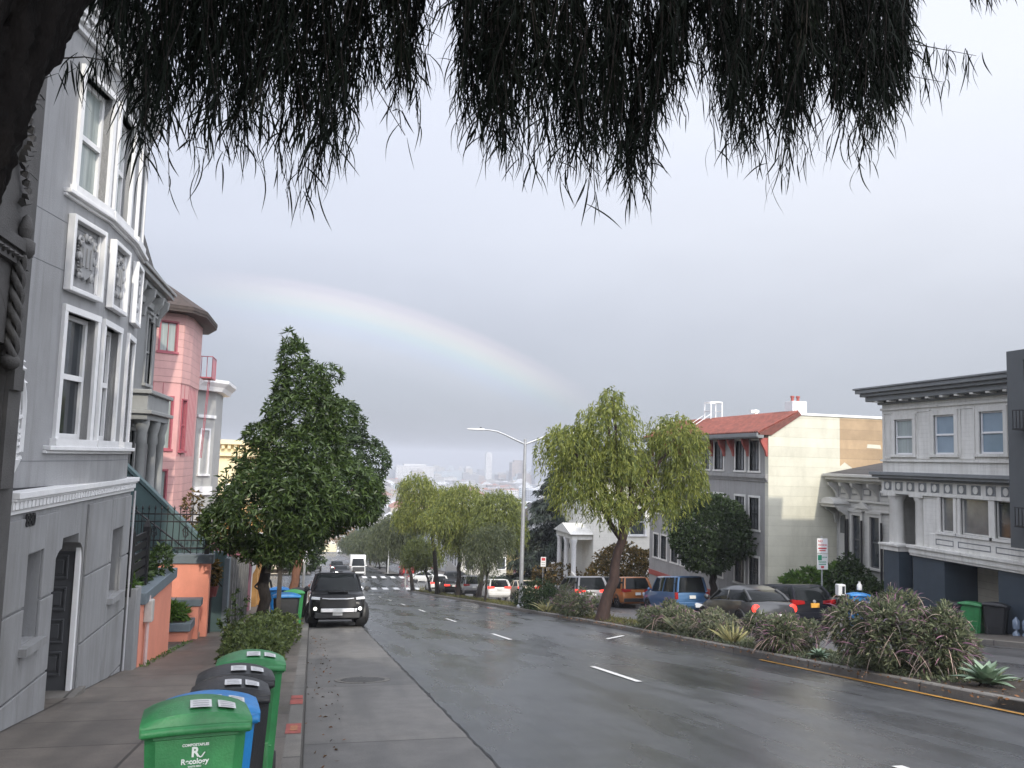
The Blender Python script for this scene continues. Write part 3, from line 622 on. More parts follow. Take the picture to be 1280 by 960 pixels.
# iron fence on the coral wall
FE = thing('iron_fence', 'black iron fence with finials on top of the coral wall', 'fence', (-4.2, 24.15, -1.06)); mb = MB(); x = -6.9
for z in (-.92, -.72, -.22, -.02): mb.box(-6.95, -2.75, 24.13, 24.17, z, z+.035)
mb.build('rails', m_steel, FE); mb = MB()
while x < -2.8:
    mb.tube([(x, 24.15, -1.06), (x, 24.15, .12)], .012, 5); mb.lathe([(.010, .10), (.030, .15), (.001, .24)], (x, 24.15, 0), 6)
    if int((x+7)/.16) % 5 == 2:
        mb.tube([(x+.06*math.cos(k*.7), 24.15, -.47+.16*math.sin(k*.7)) for k in range(10)], .014, 5); mb.tube([(x+.09*math.sin(k*.9), 24.15, -.47+.03*(k-4)) for k in range(9)], .012, 5)
    x += .16
mb.build('pickets', m_steel, FE); mb = MB(); mb.box(-2.86, -2.74, 24.09, 24.21, -1.06, .05); mb.taper((-2.8, 24.15), (.08, .08), (.03, .03), .05, .22); mb.build('corner_post', m_steel, FE)
# teal stair flank and low teal wall
TS = thing('teal_stair_wall', 'dark teal stair flank sloping down to a low teal wall', 'wall', (-3, 26.1, zg(-3, 26)))
mb = MB(); mb.prism([(-6.3, 26, 2.0), (-2.94, 26, -1.22), (-2.46, 26, -1.22), (-2.46, 26, -4.4), (-6.3, 26, -4.4)], (0, .3, 0)); mb.build('stair_flank', m_teal, TS)
mb = MB(); mb.prism([(-6.32, 25.95, 2.06), (-2.90, 25.95, -1.215), (-2.90, 25.95, -1.10), (-6.32, 25.95, 2.18)], (0, .42, 0)); mb.build('coping', m_teal, TS)
mb = MB(); mb.box(-2.5, -2.36, 25.95, 26.4, -4.4, -1.4); mb.build('end_pier', m_slate, TS)
SR = thing('stair_railing', 'thin black iron stair railing running down in front of the teal flank', 'railing', (-4, 25.4, -1)); mb = MB()
A = Vector((-5.9, 25.4, .75)); B = Vector((-3.15, 25.4, -1.35)); mb.tube([A, B, (-2.75, 25.4, -1.55), (-2.75, 25.4, -2.5)], .028, 6); dn = Vector((0, 0, -.85)); mb.tube([A+dn, B+dn, (-2.75, 25.4, -2.4)], .022, 6)
mb.build('rails', m_steel, SR); mb = MB()
for i in range(19): p = A.lerp(B, i/18); mb.tube([p, p+dn], .010, 4)
mb.build('balusters', m_steel, SR)

# ---------------------------------------------------------------- grey Victorian with porch columns
m_vic = mat('grey victorian paint', (.19, .195, .195), .6, .08, 3, dirt=.35); m_vict = mat('grey victorian trim', (.25, .255, .25), .55, .08, 4, dirt=.3)
m_shin = lines(mat('dark shingle', (.055, .052, .052), .8, .25, 8), 'Z', .18, .6, .6, .15)
V1 = thing('grey_victorian_house', 'dark grey Victorian house with mansard roof, bracketed cornice and porch columns', 'house', (-5.6, 27, zg(-4, 27)))
FV = Fac((-5.75, 0, 0), (0, 1, 0), (1, 0, 0)); mb = MB(); FV.wall(mb, 20.0, 31.1, -6, 7.0, [(27.5, 28.6, .0, 2.3), (29.4, 30.4, 3.9, 6.1)], d0=-.3); mb.box(-13, -6.06, 30.8, 31.1, -6, 7.0); mb.build('wall', m_vic, V1)
window(FV, V1, 27.5, 28.6, .0, 2.3, m_vict, m_glass, hood=True); window(FV, V1, 29.4, 30.4, 3.9, 6.1, m_vict, m_glass, hood=True)
mb = MB()
for z0, z1, d in ((6.4, 6.62, .10), (6.9, 7.05, .26), (7.05, 7.2, .44), (7.2, 7.3, .52)): mb.box(-13, -5.75+d, 20.0, 31.1+d*.9, z0, z1)
mb.build('cornice', m_vict, V1, bevel=.02)
for y in (22.5, 24, 25.5, 27, 28.5, 30, 30.95): mb = MB(); mb.prism([FV(y-.1, d, z) for d, z in ((0, 6.0), (.10, 6.0), (.14, 6.3), (.36, 6.62), (.40, 6.88), (0, 6.88))], FV.u*.2); mb.build('bracket', m_vict, V1, bevel=.02)
mb = MB(); mb.loft([[(-12, 20.0, 7.301), (-5.3, 20.0, 7.301), (-5.3, 31.5, 7.301), (-12, 31.5, 7.301)], [(-12, 20.2, 8.1), (-5.95, 20.2, 8.1), (-5.95, 30.9, 8.1), (-12, 30.9, 8.1)], [(-12, 20.5, 9.7), (-6.4, 20.5, 9.7), (-6.4, 30.2, 9.7), (-12, 30.2, 9.7)]]); mb.build('mansard_roof', m_shin, V1)
PR = thing('victorian_porch', 'grey entrance porch with dark columns standing against the Victorian house', 'porch', (-5.3, 29.5, -.5))
mb = MB()
for z0, z1, d, e in ((2.62, 2.80, .62, 0), (2.80, 2.92, .75, .1), (2.92, 3.42, .60, -.05), (3.42, 3.55, .72, .08)): FV.box(mb, 27.2-e, 31.0+e, .002, d, z0, z1)
mb.build('entablature', m_vict, PR, bevel=.02); mb = MB(); FV.box(mb, 27.2, 31.0, .002, .75, -6, -.55); mb.build('porch_base', m_vic, PR)
for y in (27.6, 29.4, 30.75): mb = MB(); mb.lathe([(.20, -.55), (.20, -.4), (.15, -.34), (.13, 1.85), (.17, 1.92), (.15, 2.2), (.22, 2.5), (.22, 2.62)], FV(y, .42, 0), 14); mb.build('porch_column', m_vict, PR, smooth=40)

# ---------------------------------------------------------------- pink house
m_pink = lines(mat('pink clapboard', (.60, .345, .325), .6, .06, 3, dirt=.25), 'Z', .30, .5, .55, .06)
m_pinkv = mat('pink vertical boards', (.60, .32, .305), .6, .06, 3, dirt=.25); m_pinkt = mat('crimson pink trim', (.36, .085, .11), .5, .1, 5); m_broof = lines(mat('brown roof', (.06, .045, .04), .8, .25, 6, .3), 'Z', .16, .5, .5, .15)
PK = thing('pink_house', 'pink clapboard house with angled bay, crimson window frames and brown eaves', 'house', (-6, 36, zg(-4, 36)))
BP = [(-9, 33.9), (-6.75, 34.0), (-5.40, 34.7), (-5.22, 35.6), (-5.22, 38.3), (-5.7, 39.9), (-9, 40.2)]
PFC = []
for i in range(len(BP)-1):
    a, b = Vector((*BP[i], 0)), Vector((*BP[i+1], 0)); u = (b-a).normalized(); PFC.append((Fac(a, u, Vector((u.y, -u.x, 0))), (b-a).length))
PW = [(.52, 1.20, -1.1, .9), (.52, 1.25, 1.75, 3.75), (.62, 1.24, 5.55, 6.7)]; mb = MB(); mb2 = MB()
for i, (F, ln) in enumerate(PFC):
    hs = PW if i == 1 else ([(.3, .75, 1.7, 3.7)] if i == 2 else [])
    F.wall(mb, 0, ln, -7, 1.45, [h for h in hs if h[2] < 1.4], d0=-.2); F.wall(mb, 0, ln, 4.35, 7.2, [h for h in hs if h[2] > 4.2], d0=-.2, d1=.03); F.wall(mb2, 0, ln, 1.45, 4.35, [h for h in hs if 1.4 < h[2] < 4.2], d0=-.2)
mb.build('clapboard_wall', m_pink, PK); o = mb2.build('board_wall', m_pinkv, PK); mb = MB()
for F, ln in PFC[:4]:
    for k in range(int(ln/.40)): F.box(mb, .38*k+.1, .38*k+.118, .0, .012, 1.47, 4.32)
mb.build('board_strips', m_pinkt, o)
F = PFC[1][0]
for (a, b, z0, z1) in PW: window(F, PK, a, b, z0, z1, m_pinkt, m_curt, trim=.065, proud=.04, rec=.06, sill=.03, rail=False, mull=1, sash=.03)
window(PFC[2][0], PK, .3, .75, 1.7, 3.7, m_pinkt, m_glass, trim=.06, proud=.04, rec=.06)
mb = MB(); ev = [(-9.4, 33.4), (-6.5, 33.4), (-5.0, 34.1), (-4.62, 35.2), (-4.62, 38.6), (-5.2, 40.4), (-9.4, 40.7)]
mb.loft([[(x, y, 7.18) for x, y in ev], [(x, y, 7.32) for x, y in ev], [(-9, 35.0, 10.2), (-8.2, 35.0, 9.9), (-7.6, 35.6, 9.4), (-7.4, 36.4, 9.2), (-7.4, 37.5, 9.2), (-7.6, 38.6, 9.5), (-9, 39.0, 10.2)]]); mb.build('roof', m_broof, PK)
mb = MB(); mb.loft([[(x-.02, y, 7.08) for x, y in ev], [(x-.02, y, 7.17) for x, y in ev]]); mb.build('eaves', m_broof, PK)
FX = MB(); FX.box(-5.2, -4.7, 38.3, 39.6, 4.9, 4.95)
for y in (38.3, 38.6, 38.95, 39.3, 39.6): FX.tube([(-4.7, y, 4.9), (-4.7, y, 5.85)], .016, 5)
for x in (-5.15, -4.92, -4.7): FX.tube([(x, 38.3, 4.9), (x, 38.3, 5.85)], .016, 5)
FX.tube([(-5.2, 38.3, 5.85), (-4.7, 38.3, 5.85), (-4.7, 39.6, 5.85)], .02, 5)
for k in range(2): FX.tube([(-4.85, 38.5+k*.45, 4.9), (-5.0, 38.5+k*.45, 1.4)], .016, 5)
for k in range(10): FX.tube([(-4.86-.015*k, 38.5, 4.7-.33*k), (-4.86-.015*k, 38.95, 4.7-.33*k)], .012, 4)
FX.build('fire_escape', m_pinkt, PK)
# grey house with white cornice past the pink one
m_gw = mat('pale grey house paint', (.36, .36, .35), .6, .08, 3, dirt=.2); V2 = thing('pale_grey_house', 'narrow pale grey bay house with white cornice just past the pink house', 'house', (-5.6, 44, zg(-4, 44)))
mb = MB(); mb.loft([[(-10, 42, z), (-5.7, 42, z), (-5.0, 43, z), (-5.0, 46, z), (-5.7, 47, z), (-10, 47, z)] for z in (-9, 4.6)]); mb.build('bay_wall', m_gw, V2); ev = [(-10, 41.4), (-5.4, 41.4), (-4.4, 42.6), (-4.4, 46.4), (-5.4, 47.6), (-10, 47.6)]; mb = MB()
mb.loft([[(x-.3, y, 4.6) for x, y in ev], [(x-.2, y, 4.8) for x, y in ev], [(x, y, 5.0) for x, y in ev], [(x, y, 5.15) for x, y in ev]]); mb.build('cornice', m_trim, V2); F = Fac((-5.7, 42, 0), (.7, 1, 0), (1, -.7, 0))
for z0, z1 in ((-3.6, -1.5), (.6, 2.7)):
    window(F, V2, .35, .85, z0, z1, m_trim, m_glass, trim=.1)
for z0, z1, d in ((-.4, 0, .12), (3.3, 3.45, .1)): mb = MB(); F.box(mb, 0, 1.2, .0, d, z0, z1); mb.build('string_course', m_trim, V2)
# cream building beyond
m_cream = mat('cream paint', (.70, .62, .40), .6, .06, 3, dirt=.15); V3 = thing('cream_building', 'flat roofed cream yellow building with dentil cornice behind the conical tree', 'building', (-6, 62, zg(-5, 62)))
FC = Fac((0, 60, 0), (1, 0, 0), (0, -1, 0)); mb = MB(); FC.wall(mb, -16, -3.4, -12, 2.2, [(-8.6, -7.4, -2.4, -.6), (-6, -4.8, -2.4, -.6), (-11, -9.8, -2.4, -.6)], d0=-.3); mb.box(-16, -3.4, 60.3, 74, -12, 2.1); mb.build('wall', m_cream, V3)
for a in (-8.6, -6, -11): window(FC, V3, a, a+1.2, -2.4, -.6, m_trim, m_glass)
mb = MB(); FC.box(mb, -16.3, -3.1, .0, .5, 2.2, 2.5); FC.box(mb, -16.2, -3.2, .0, .3, 1.4, 1.6)
for i in range(32): FC.box(mb, -16+i*.4, -15.8+i*.4, .0, .35, 1.9, 2.19)
mb.build('cornice', m_cream, V3)
# fence and small fronts further down the left pavement
m_gf = lines(mat('weathered grey fence boards', (.12, .118, .115), .8, .2, 4, dirt=.3), 'Y', .16, .5, .7, .1)
GFc = thing('board_fence', 'weathered grey board fence along the pavement past the teal wall', 'fence', (-2.6, 31, zg(-2.6, 31))); mb = MB()
for y in range(28, 37, 1): mb.box(-2.62, -2.5, y-.06, y+.06, zg(0, y)-.3, zg(0, y)+2.35)
mb.build('posts', m_gf, GFc); mb = MB()
mb.add([(-2.56, 27.6, zg(0, 27.6)), (-2.56, 36.6, zg(0, 36.6)), (-2.56, 36.6, zg(0, 36.6)+2.2), (-2.56, 27.6, zg(0, 27.6)+2.2), (-2.7, 27.6, zg(0, 27.6)), (-2.7, 36.6, zg(0, 36.6)), (-2.7, 36.6, zg(0, 36.6)+2.2), (-2.7, 27.6, zg(0, 27.6)+2.2)], MB.BF); mb.build('boards', m_gf, GFc)
def front(name, label, rgb, y0, y1, ztop, door, x=-2.75, cat='house'):
    m = mat(label[:20], rgb, .6, .08, 3, dirt=.25); o = thing(name, label, cat, (x, (y0+y1)/2, zg(x, (y0+y1)/2))); F = Fac((x, 0, 0), (0, 1, 0), (1, 0, 0)); zb = zg(x, y1)-.5; zr = zg(x, y0); mb = MB(); u = y0+.6
    hs = [(u, u+2.4, zb, zr+1.7)]+[(u+k*2.2, u+k*2.2+1.1, zr+3.2, zr+4.9) for k in range(int((y1-y0-1)/2.2)) if zr+5.2 < ztop]
    F.wall(mb, y0, y1, zb, ztop, hs, d0=-.3); mb.box(x-7, x-.3, y0, y1, zb, ztop-.05); mb.build('wall', m, o); mb = MB(); F.box(mb, u, u+2.4, -.28, -.2, zb, zr+1.7); mb.build('garage_door', lines(mat('garage '+label[:10], door, .6, .1, 3), 'Y', .3, .4, .5, .07), o)
    for h in hs[1:]: window(F, o, *h, m_trim, m_glass)
    mb = MB(); F.box(mb, y0, y1, -.3, .3, ztop, ztop+.25); mb.build('cornice', m_trim, o); return o
front('mauve_garage', 'narrow mauve garage front past the grey fence', (.22, .085, .115), 37, 41.5, -2.3, (.24, .10, .13), cat='garage')
front('white_garage', 'white low garage front beside the mauve one', (.6, .58, .55), 41.6, 44.5, -2.6, (.5, .48, .46), cat='garage')
front('orange_house', 'orange ochre house front seen behind the tree trunk', (.55, .30, .10), 46, 58, -1.5, (.5, .27, .09))
front('tan_house', 'tan house far down the left side before the crossing', (.4, .33, .25), 76, 90, -4, (.3, .25, .2), x=-4.5)
# ================================================================ right-hand houses
FR = Fac((20.5, 0, 0), (0, 1, 0), (-1, 0, 0))
m_wh = mat('weathered white paint', (.66, .65, .61), .6, .06, 2.5, .1, dirt=.45); m_whs = lines(mat('white shiplap', (.66, .65, .61), .6, .05, 2.5, dirt=.45), 'Z', .14, .35, .22, .06)
m_gcor = mat('grey cornice paint', (.18, .19, .195), .55, .1, 4, dirt=.2); m_navy = mat('dark slate blue paint', (.040, .056, .074), .55, .1, 3, dirt=.15); m_cgar = lines(mat('cream garage boards', (.40, .375, .31), .6, .08, 4, dirt=.3), 'Z', .24, .4, .5, .07)
m_void = mat('deep shade', (.03, .032, .035), .9)
WH = thing('white_house', 'weathered white house with dark grey cornices over a slate blue garage base', 'house', (20.5, 24, zg(20.5, 24)))
UW = [(25.4, 26.35, 2.35, 3.62), (23.42, 24.36, 2.36, 3.69), (21.39, 22.34, 2.38, 3.72)]; LW = [(23.5, 24.1, -.22, .94), (22.02, 23.2, -.22, .94), (20.95, 21.78, -.22, .94)]
mb = MB(); FR.wall(mb, 17.5, 27.05, 1.72, 4.2, UW, d0=-.3); FR.wall(mb, 17.5, 24.95, -1.05, 1.72, LW, d0=-.3); mb.box(20.8, 33, 26.75, 27.05, -4.5, 4.3); mb.box(20.8, 33, 17.5, 26.75, 4.1, 4.3); mb.box(20.8, 33, 17.5, 17.8, -4.5, 4.2); mb.build('wall', m_whs, WH)
for (w_, gm) in zip(UW, (m_curt, m_skyg, m_skyg)): window(FR, WH, *w_, m_wh, gm, trim=.16, proud=.05, rec=.07, sill=.04, sash=.05, sm=m_trim)
mb = MB()
for a, b in ((26.55, 26.95), (24.55, 25.2), (22.55, 23.2)):   # sunk panels between the windows
    for z in (2.2, 3.85): FR.box(mb, a, b, .001, .03, z, z+.06)
    FR.box(mb, a, a+.05, .001, .03, 2.26, 3.85); FR.box(mb, b-.05, b, .001, .03, 2.26, 3.85)
FR.box(mb, 17.5, 27.1, .001, .06, 3.98, 4.06); FR.box(mb, 17.5, 27.1, .001, .07, 2.1, 2.17); mb.build('panel_mouldings', m_wh, WH)
mb = MB()
for z0, z1, d in ((4.2, 4.32, .12), (4.32, 4.50, .42), (4.50, 4.62, .56), (4.62, 4.76, .68), (4.76, 4.83, .74)): mb.box(20.5-d, 22, 17.5, 27.05+d, z0, z1)
mb.build('top_cornice', m_gcor, WH, bevel=.015); mb = MB()
for i in range(14): FR.box(mb, 26.8-i*.66, 26.95-i*.66, .12, .40, 4.26, 4.318)
mb.build('modillions', m_wh, WH)
mb = MB()
for z0, z1, d in ((1.42, 1.50, .12), (1.50, 1.60, .30), (1.60, 1.72, .38)): mb.box(20.5-d, 20.6, 17.5, 27.05+d*.8, z0, z1)
mb.build('belt_cornice', m_gcor, WH, bevel=.01); mb = MB(); FR.box(mb, 17.5, 27.07, -.1, .04, .96, 1.42); FR.box(mb, 17.5, 27.1, .04, .09, .94, 1.01); fz = mb.build('frieze', m_wh, WH); mb = MB(); mb2 = MB()
for i in range(14):
    u = 26.72-i*.60; FR.box(mb, u-.19, u+.19, .041, .055, 1.06, 1.37); mb2.prism([FR(u+.10*math.cos(k*math.pi/8), .056, 1.215+.125*math.sin(k*math.pi/8)) for k in range(16)], (-.02, 0, 0)); mb2.build('medallion', m_wh, fz); mb2 = MB(); mb.build('dark_square', m_gcor, fz); mb = MB()
for u in (26.58, 25.22): mb = MB(); mb.lathe([(.30, -.92), (.30, -.86), (.26, -.82), (.25, .70), (.29, .76), (.31, .86)], FR(u, -.22, 0), 20); mb.box(20.5-.1, 21.05, u-.33, u+.33, .86, .96); mb.build('porch_column', m_wh, WH, smooth=40)
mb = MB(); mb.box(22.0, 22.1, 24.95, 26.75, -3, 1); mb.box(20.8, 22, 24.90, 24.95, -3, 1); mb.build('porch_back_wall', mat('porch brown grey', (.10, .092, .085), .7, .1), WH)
mb = MB(); FR.box(mb, 20.2, 25.55, -.25, .14, -1.08, -.90); FR.box(mb, 20.2, 25.6, -.25, .20, -.90, -.80); FR.box(mb, 20.2, 25.55, -.25, .10, -1.16, -1.08); FR.box(mb, 26.15, 27.1, -.6, .10, -1.12, -.95); FR.box(mb, 26.1, 27.15, -.6, .16, -.95, -.87); mb.build('white_band', m_wh, WH, bevel=.01)
mb = MB(); FR.wall(mb, 20.2, 25.5, -5, -1.16, [(21.75, 24.0, -6, -1.2)], d0=-.3); FR.box(mb, 26.2, 27.02, -.55, .02, -5, -1.12); FR.box(mb, 24.0, 24.12, -1.4, -.3, -5, -1.16); FR.box(mb, 21.6, 21.75, -1.4, -.3, -5, -1.16); FR.box(mb, 25.3, 25.5, -2, -.3, -5, -1.16); mb.build('blue_base_wall', m_navy, WH)
mb = MB(); FR.box(mb, 21.75, 24.0, -1.5, -1.3, -5, -1.16); g_ = mb.build('garage_door', m_cgar, WH); mb = MB(); FR.box(mb, 21.75, 24, -1.3, -.3, -1.2, -1.165); mb.build('garage_soffit', m_wh, g_)
for w_, gm in zip(LW, (m_blind, m_blind, m_glass)): window(FR, WH, *w_, m_wh, gm, trim=.12, proud=.06, rec=.08, sill=.05, rail=False, sash=.04)
mb = MB(); mb2 = MB(); FR.box(mb, 20.3, 24.6, .001, .06, -.80, -.33)
for a, b in ((23.5, 24.3), (21.95, 23.3), (20.6, 21.75)):
    for z0, z1, x0, x1 in ((-.67, -.64, a, b), (-.50, -.47, a, b), (-.64, -.50, a, a+.03), (-.64, -.50, b-.03, b)): FR.box(mb2, x0, x1, .061, .068, z0, z1)
p_ = mb.build('apron_panel', m_wh, WH); mb2.build('panel_outline', m_gcor, p_); mb = MB()
for k in range(7): FR.box(mb, 25.5, 26.2, -1.6+.25*(k-6)*-1-1.5, -.3+.3-.25*k, zg(20, 26)+.17*k-.1, zg(20, 26)+.17*(k+1)-.1)
mb.build('porch_steps', m_kerb, WH); mb = MB(); mb.tube([FR(25.4, .4, -3.0), FR(25.45, -1.0, -1.5)], .025, 6); mb.tube([FR(25.4, .4, -3.0), FR(25.4, .4, -3.9)], .025, 6); mb.build('handrail', m_steel, WH)

m_dkst = mat('dark grey render', (.085, .092, .096), .7, .08, 2, .2, bscale=40, dirt=.2)
DK = thing('dark_grey_house', 'dark grey rendered house with overhanging bay at the right edge', 'house', (20, 14, zg(20, 14)))
FD = Fac((19.3, 0, 0), (0, 1, 0), (-1, 0, 0)); mb = MB(); FD.wall(mb, 9, 20.0, -.3, 5.3, [(18.0, 19.4, 3.1, 5.0), (15, 17, .9, 3.0), (18.0, 19.4, .4, 1.9)], d0=-.3); mb.box(19.6, 30, 19.7, 20.0, -.3, 5.3); mb.box(19.6, 30, 9, 19.7, 5.0, 5.3); mb.box(19.6, 21.0, 9, 19.7, -.3, -.02); mb.box(20.6, 30, 9, 20.2, -5, -.3); mb.build('wall', m_dkst, DK)
for w_ in ((18.0, 19.4, 3.1, 5.0), (15, 17, .9, 3.0), (18.0, 19.4, .4, 1.9)): window(FD, DK, *w_, m_dkst, m_glass, trim=.05, proud=.01, rec=.2, sill=0, rail=False)
for z in (.35, 3.05):
    mb = MB(); FD.box(mb, 17.9, 19.5, .0, .35, z-.05, z); 
    for k in range(14): mb.tube([FD(17.95+k*.118, .33, z), FD(17.95+k*.118, .33, z+.5)], .012, 4)
    mb.tube([FD(17.9, .33, z+.5), FD(19.5, .33, z+.5)], .018, 5); mb.build('balcony_rail', m_steel, DK)

# single-storey Victorian set back between them
m_vw = mat('pale grey victorian paint', (.50, .495, .47), .6, .06, 3, dirt=.3); m_vws = lines(mat('victorian rustic boards', (.49, .485, .46), .6, .06, 3, dirt=.3), 'Z', .17, .5, .45, .08)
VC = thing('victorian_cottage', 'ornate pale grey Victorian cottage with bracketed cornice set back beside the cream wall', 'house', (24, 31, zg(24, 31)))
FVc = Fac((24, 0, 0), (0, 1, 0), (-1, 0, 0)); VWn = [(33.15, 33.75, -2.5, -.30), (31.85, 32.5, -2.5, -.30), (29, 29.7, -2.5, -.3)]
mb = MB(); FVc.wall(mb, 27.2, 35.0, -6, 1.2, VWn+[(34.1, 34.95, -3.4, -.1)], d0=-.3); mb.build('wall', m_vws, VC)
for w_ in VWn: window(FVc, VC, *w_, m_vw, m_glass, trim=.15, proud=.09, rec=.06, sill=.08, hood=True, sm=m_door)
mb = MB()
for z0, z1, d in ((1.15, 1.28, .30), (1.28, 1.42, .62), (1.42, 1.55, .75), (.30, .40, .12), (-.08, 0.0, .14)): FVc.box(mb, 27.2, 35.0, .001, d, z0, z1)
mb.build('cornice', m_vw, VC, bevel=.015); mb = MB(); mb2 = MB()
for i, u in enumerate((34.85, 34.0, 33.15, 32.0, 30.8, 29.6, 28.4)):
    pr = [FVc(u-.08, d, z) for d, z in ((0, .42), (.10, .42), (.14, .62), (.30, .85), (.52, 1.0), (.56, 1.14), (0, 1.14))]; q_ = MB(); q_.prism(pr, FVc.u*.16); q_.build('bracket', m_vw, VC, bevel=.01)
    if i < 6:
        FVc.box(mb2, u-.68, u-.18, .001, .03, .62, .92)
o = mb2.build('frieze_panels', m_gcor, VC); mb = MB()
for u in (34.85, 34.0, 33.15, 32.0, 30.8, 29.6): FVc.box(mb, u-.62, u-.24, .031, .045, .67, .87)
mb.build('panel_fields', m_vw, o)
mb = MB(); FVc.box(mb, 33.95, 35.0, .001, .85, .02, .16); FVc.box(mb, 33.9, 35.0, .001, .95, .16, .22); mb.prism([FVc(34.48+.5*math.cos(k*math.pi/10), .001, .22+.24*math.sin(k*math.pi/10)) for k in range(11)], FVc.n*.85)
for u in (34.0, 34.93): mb.prism([FVc(u-.06, d, z) for d, z in ((0, -.75), (.12, -.75), (.2, -.35), (.6, -.12), (.7, .02), (0, .02))], FVc.u*.12)
mb.prism([FVc(u, .001, z) for u, z in ((32.4, .02), (33.45, .02), (32.92, .34))], FVc.n*.2); mb.build('door_hood', m_vw, VC, bevel=.01)
mb = MB(); FVc.box(mb, 34.1, 34.95, -.12, -.06, -3.4, -.1); dd = mb.build('front_door', m_vw, VC); mb = MB(); mb.prism([FVc(34.26, -.058, -1.2), FVc(34.80, -.058, -1.2)]+[FVc(34.53+.27*math.cos(k*math.pi/8), -.058, -.62+.27*math.sin(k*math.pi/8)) for k in range(9)], FVc.n*.012); mb.build('arched_pane', m_blind, dd)
mb = MB()
for u in (34.1, 33.0+.95, 32.95, 31.6): mb.tube([FVc(u, .16, -3.2), FVc(u, .16, -.5)], .05, 8)
mb.build('dark_pipes', m_steel, VC)
mb = MB(); mb.loft([[(23.4, 27.2, 1.55), (30, 27.2, 1.55), (30, 35, 1.55), (23.4, 35, 1.55)], [(26.5, 29, 2.6), (29, 29, 2.6), (29, 33, 2.4), (26.5, 33, 2.4)]]); mb.build('roof', m_shin, VC)
mb = MB()
for k in range(6): FVc.box(mb, 33.9, 35.0, .05, 1.9-.28*k, -5.2+.2*k+.001, -5.0+.2*k)
mb.build('front_steps', m_kerb, VC); mb = MB()
for k in range(8): mb.tube([FVc(33.9, 2.0-k*.25, -4.9+.13*k), FVc(33.9, 2.0-k*.25, -4.0+.13*k)], .014, 4)
mb.tube([FVc(33.9, 2.0, -4.0), FVc(33.9, .2, -3.05)], .025, 5); mb.build('stair_rail', m_steel, VC)

# cream-and-grey three storey building with tiled roof edge
m_gst = mat('mid grey stucco', (.30, .296, .287), .7, .07, 2, .2, bscale=50, dirt=.45)
m_crm = lines(mat('cream asbestos shingle', (.555, .54, .445), .65, .07, 1.2, dirt=.34), 'Z', .46, .35, .30, .035, .05)
m_tan = lines(mat('tan shingle', (.37, .265, .16), .65, .2, .9, dirt=.25), 'Z', .46, .35, .40, .035, .08)
m_tile = lines(mat('red clay tile', (.19, .052, .036), .65, .4, 5, .3, dirt=.6), 'Y', .22, 1.0, .75, .30)
m_redt = mat('oxide red paint', (.33, .075, .06), .6, .12, 4, dirt=.2); m_black = mat('black window steel', (.025, .027, .03), .4)
CB = thing('cream_sided_building', 'three storey grey building with cream and tan side wall and red tile roof edge', 'building', (20.5, 42, zg(20.5, 42)))
ROW3 = ((1.56, 3.02, 0), (-1.22, .28, 0), (-3.92, -2.55, 0)); PAIR = [(35.95, 36.84), (37.33, 38.25), (39.55, 40.52), (41.1, 41.95), (43.6, 44.5), (45.0, 45.9), (46.6, 47.4), (47.8, 48.5)]
HS = [(a, b, z0, z1) for z0, z1, _ in ROW3 for a, b in PAIR]; mb = MB(); FR.wall(mb, 35.1, 49.2, -9, 3.25, HS, d0=-.3); mb.build('street_wall', m_gst, CB)
FK = Fac((0, 35.08, 0), (1, 0, 0), (0, -1, 0)); mb = MB()
mb.prism([FK(20.48, 0, -8.5), FK(34, 0, -8.5), FK(34, 0, 4.25), FK(22.1, 0, 4.25), FK(20.48, 0, 3.25)], (0, .3, 0)); mb.box(20.8, 34, 48.9, 49.2, -9, 4.2); mb.box(22, 34, 35.4, 48.9, 4.0, 4.15); mb.build('side_wall', m_crm, CB)
mb = MB(); mb.prism([FK(x, .006, z) for x, z in ((24.25, 1.9), (24.5, 2.1), (25, 1.78), (25.6, 1.95), (26.3, 1.72), (27, 1.95), (34, 1.9), (34, 4.2), (24.25, 4.2))], (0, .005, 0)); mb.build('tan_siding', m_tan, CB)
mb = MB(); mb.prism([FK(x, .015, z) for x, z in ((25.7, 2.82), (26.5, 2.80), (26.45, 2.98), (25.75, 3.0))], (0, .004, 0)); mb.build('cream_patch', m_crm, CB); mb = MB(); FK.box(mb, 22.0, 34.0, -.32, .06, 4.25, 4.36); mb.build('parapet_cap', m_trim, CB)
for z0, z1, _ in ROW3:
    for a, b in PAIR: window(FR, CB, a, b, z0, z1, m_wh, m_blind, trim=.10, proud=.025, rec=.12, sill=.03, rail=True, mull=2, bars=4, sm=m_black, sash=.045)
mb = MB(); FR.box(mb, 35.12, 49.2, .001, .10, 1.14, 1.22); FR.box(mb, 35.12, 49.2, .001, .16, 1.22, 1.40); FR.box(mb, 35.12, 49.2, .001, .06, 1.06, 1.14); mb.build('belt_course', m_gst, CB, bevel=.01)
mb = MB(); FR.box(mb, 35.12, 49.2, .001, .04, -5.05, -4.75); mb.build('red_base_band', m_redt, CB); mb = MB()
for u in (35.2, 36.95, 38.4, 39.4, 40.75, 42.15, 43.4, 44.8, 46.2, 47.5, 48.8):
    mb.prism([FR(u-.07, d, z) for d, z in ((0, 2.25), (.08, 2.25), (.14, 2.5), (.34, 2.85), (.42, 3.12), (0, 3.12))], FR.u*.14); mb.build('red_bracket', m_redt, CB, bevel=.01); mb = MB()
mb = MB(); mb.prism([(20.0, 35.0, 3.25), (19.98, 35.0, 3.34), (22.05, 35.0, 4.40), (22.15, 35.0, 4.25), (20.6, 35.0, 3.25)], (0, 14.2, 0)); rf = mb.build('tiled_roof', m_tile, CB)
mb = MB()
for i in range(64):
    y = 35.1+i*.22; mb.tube([(19.96+.35*k, y+.06, 3.36+.178*k+.03*(k % 2)) for k in range(7)], .085, 6)
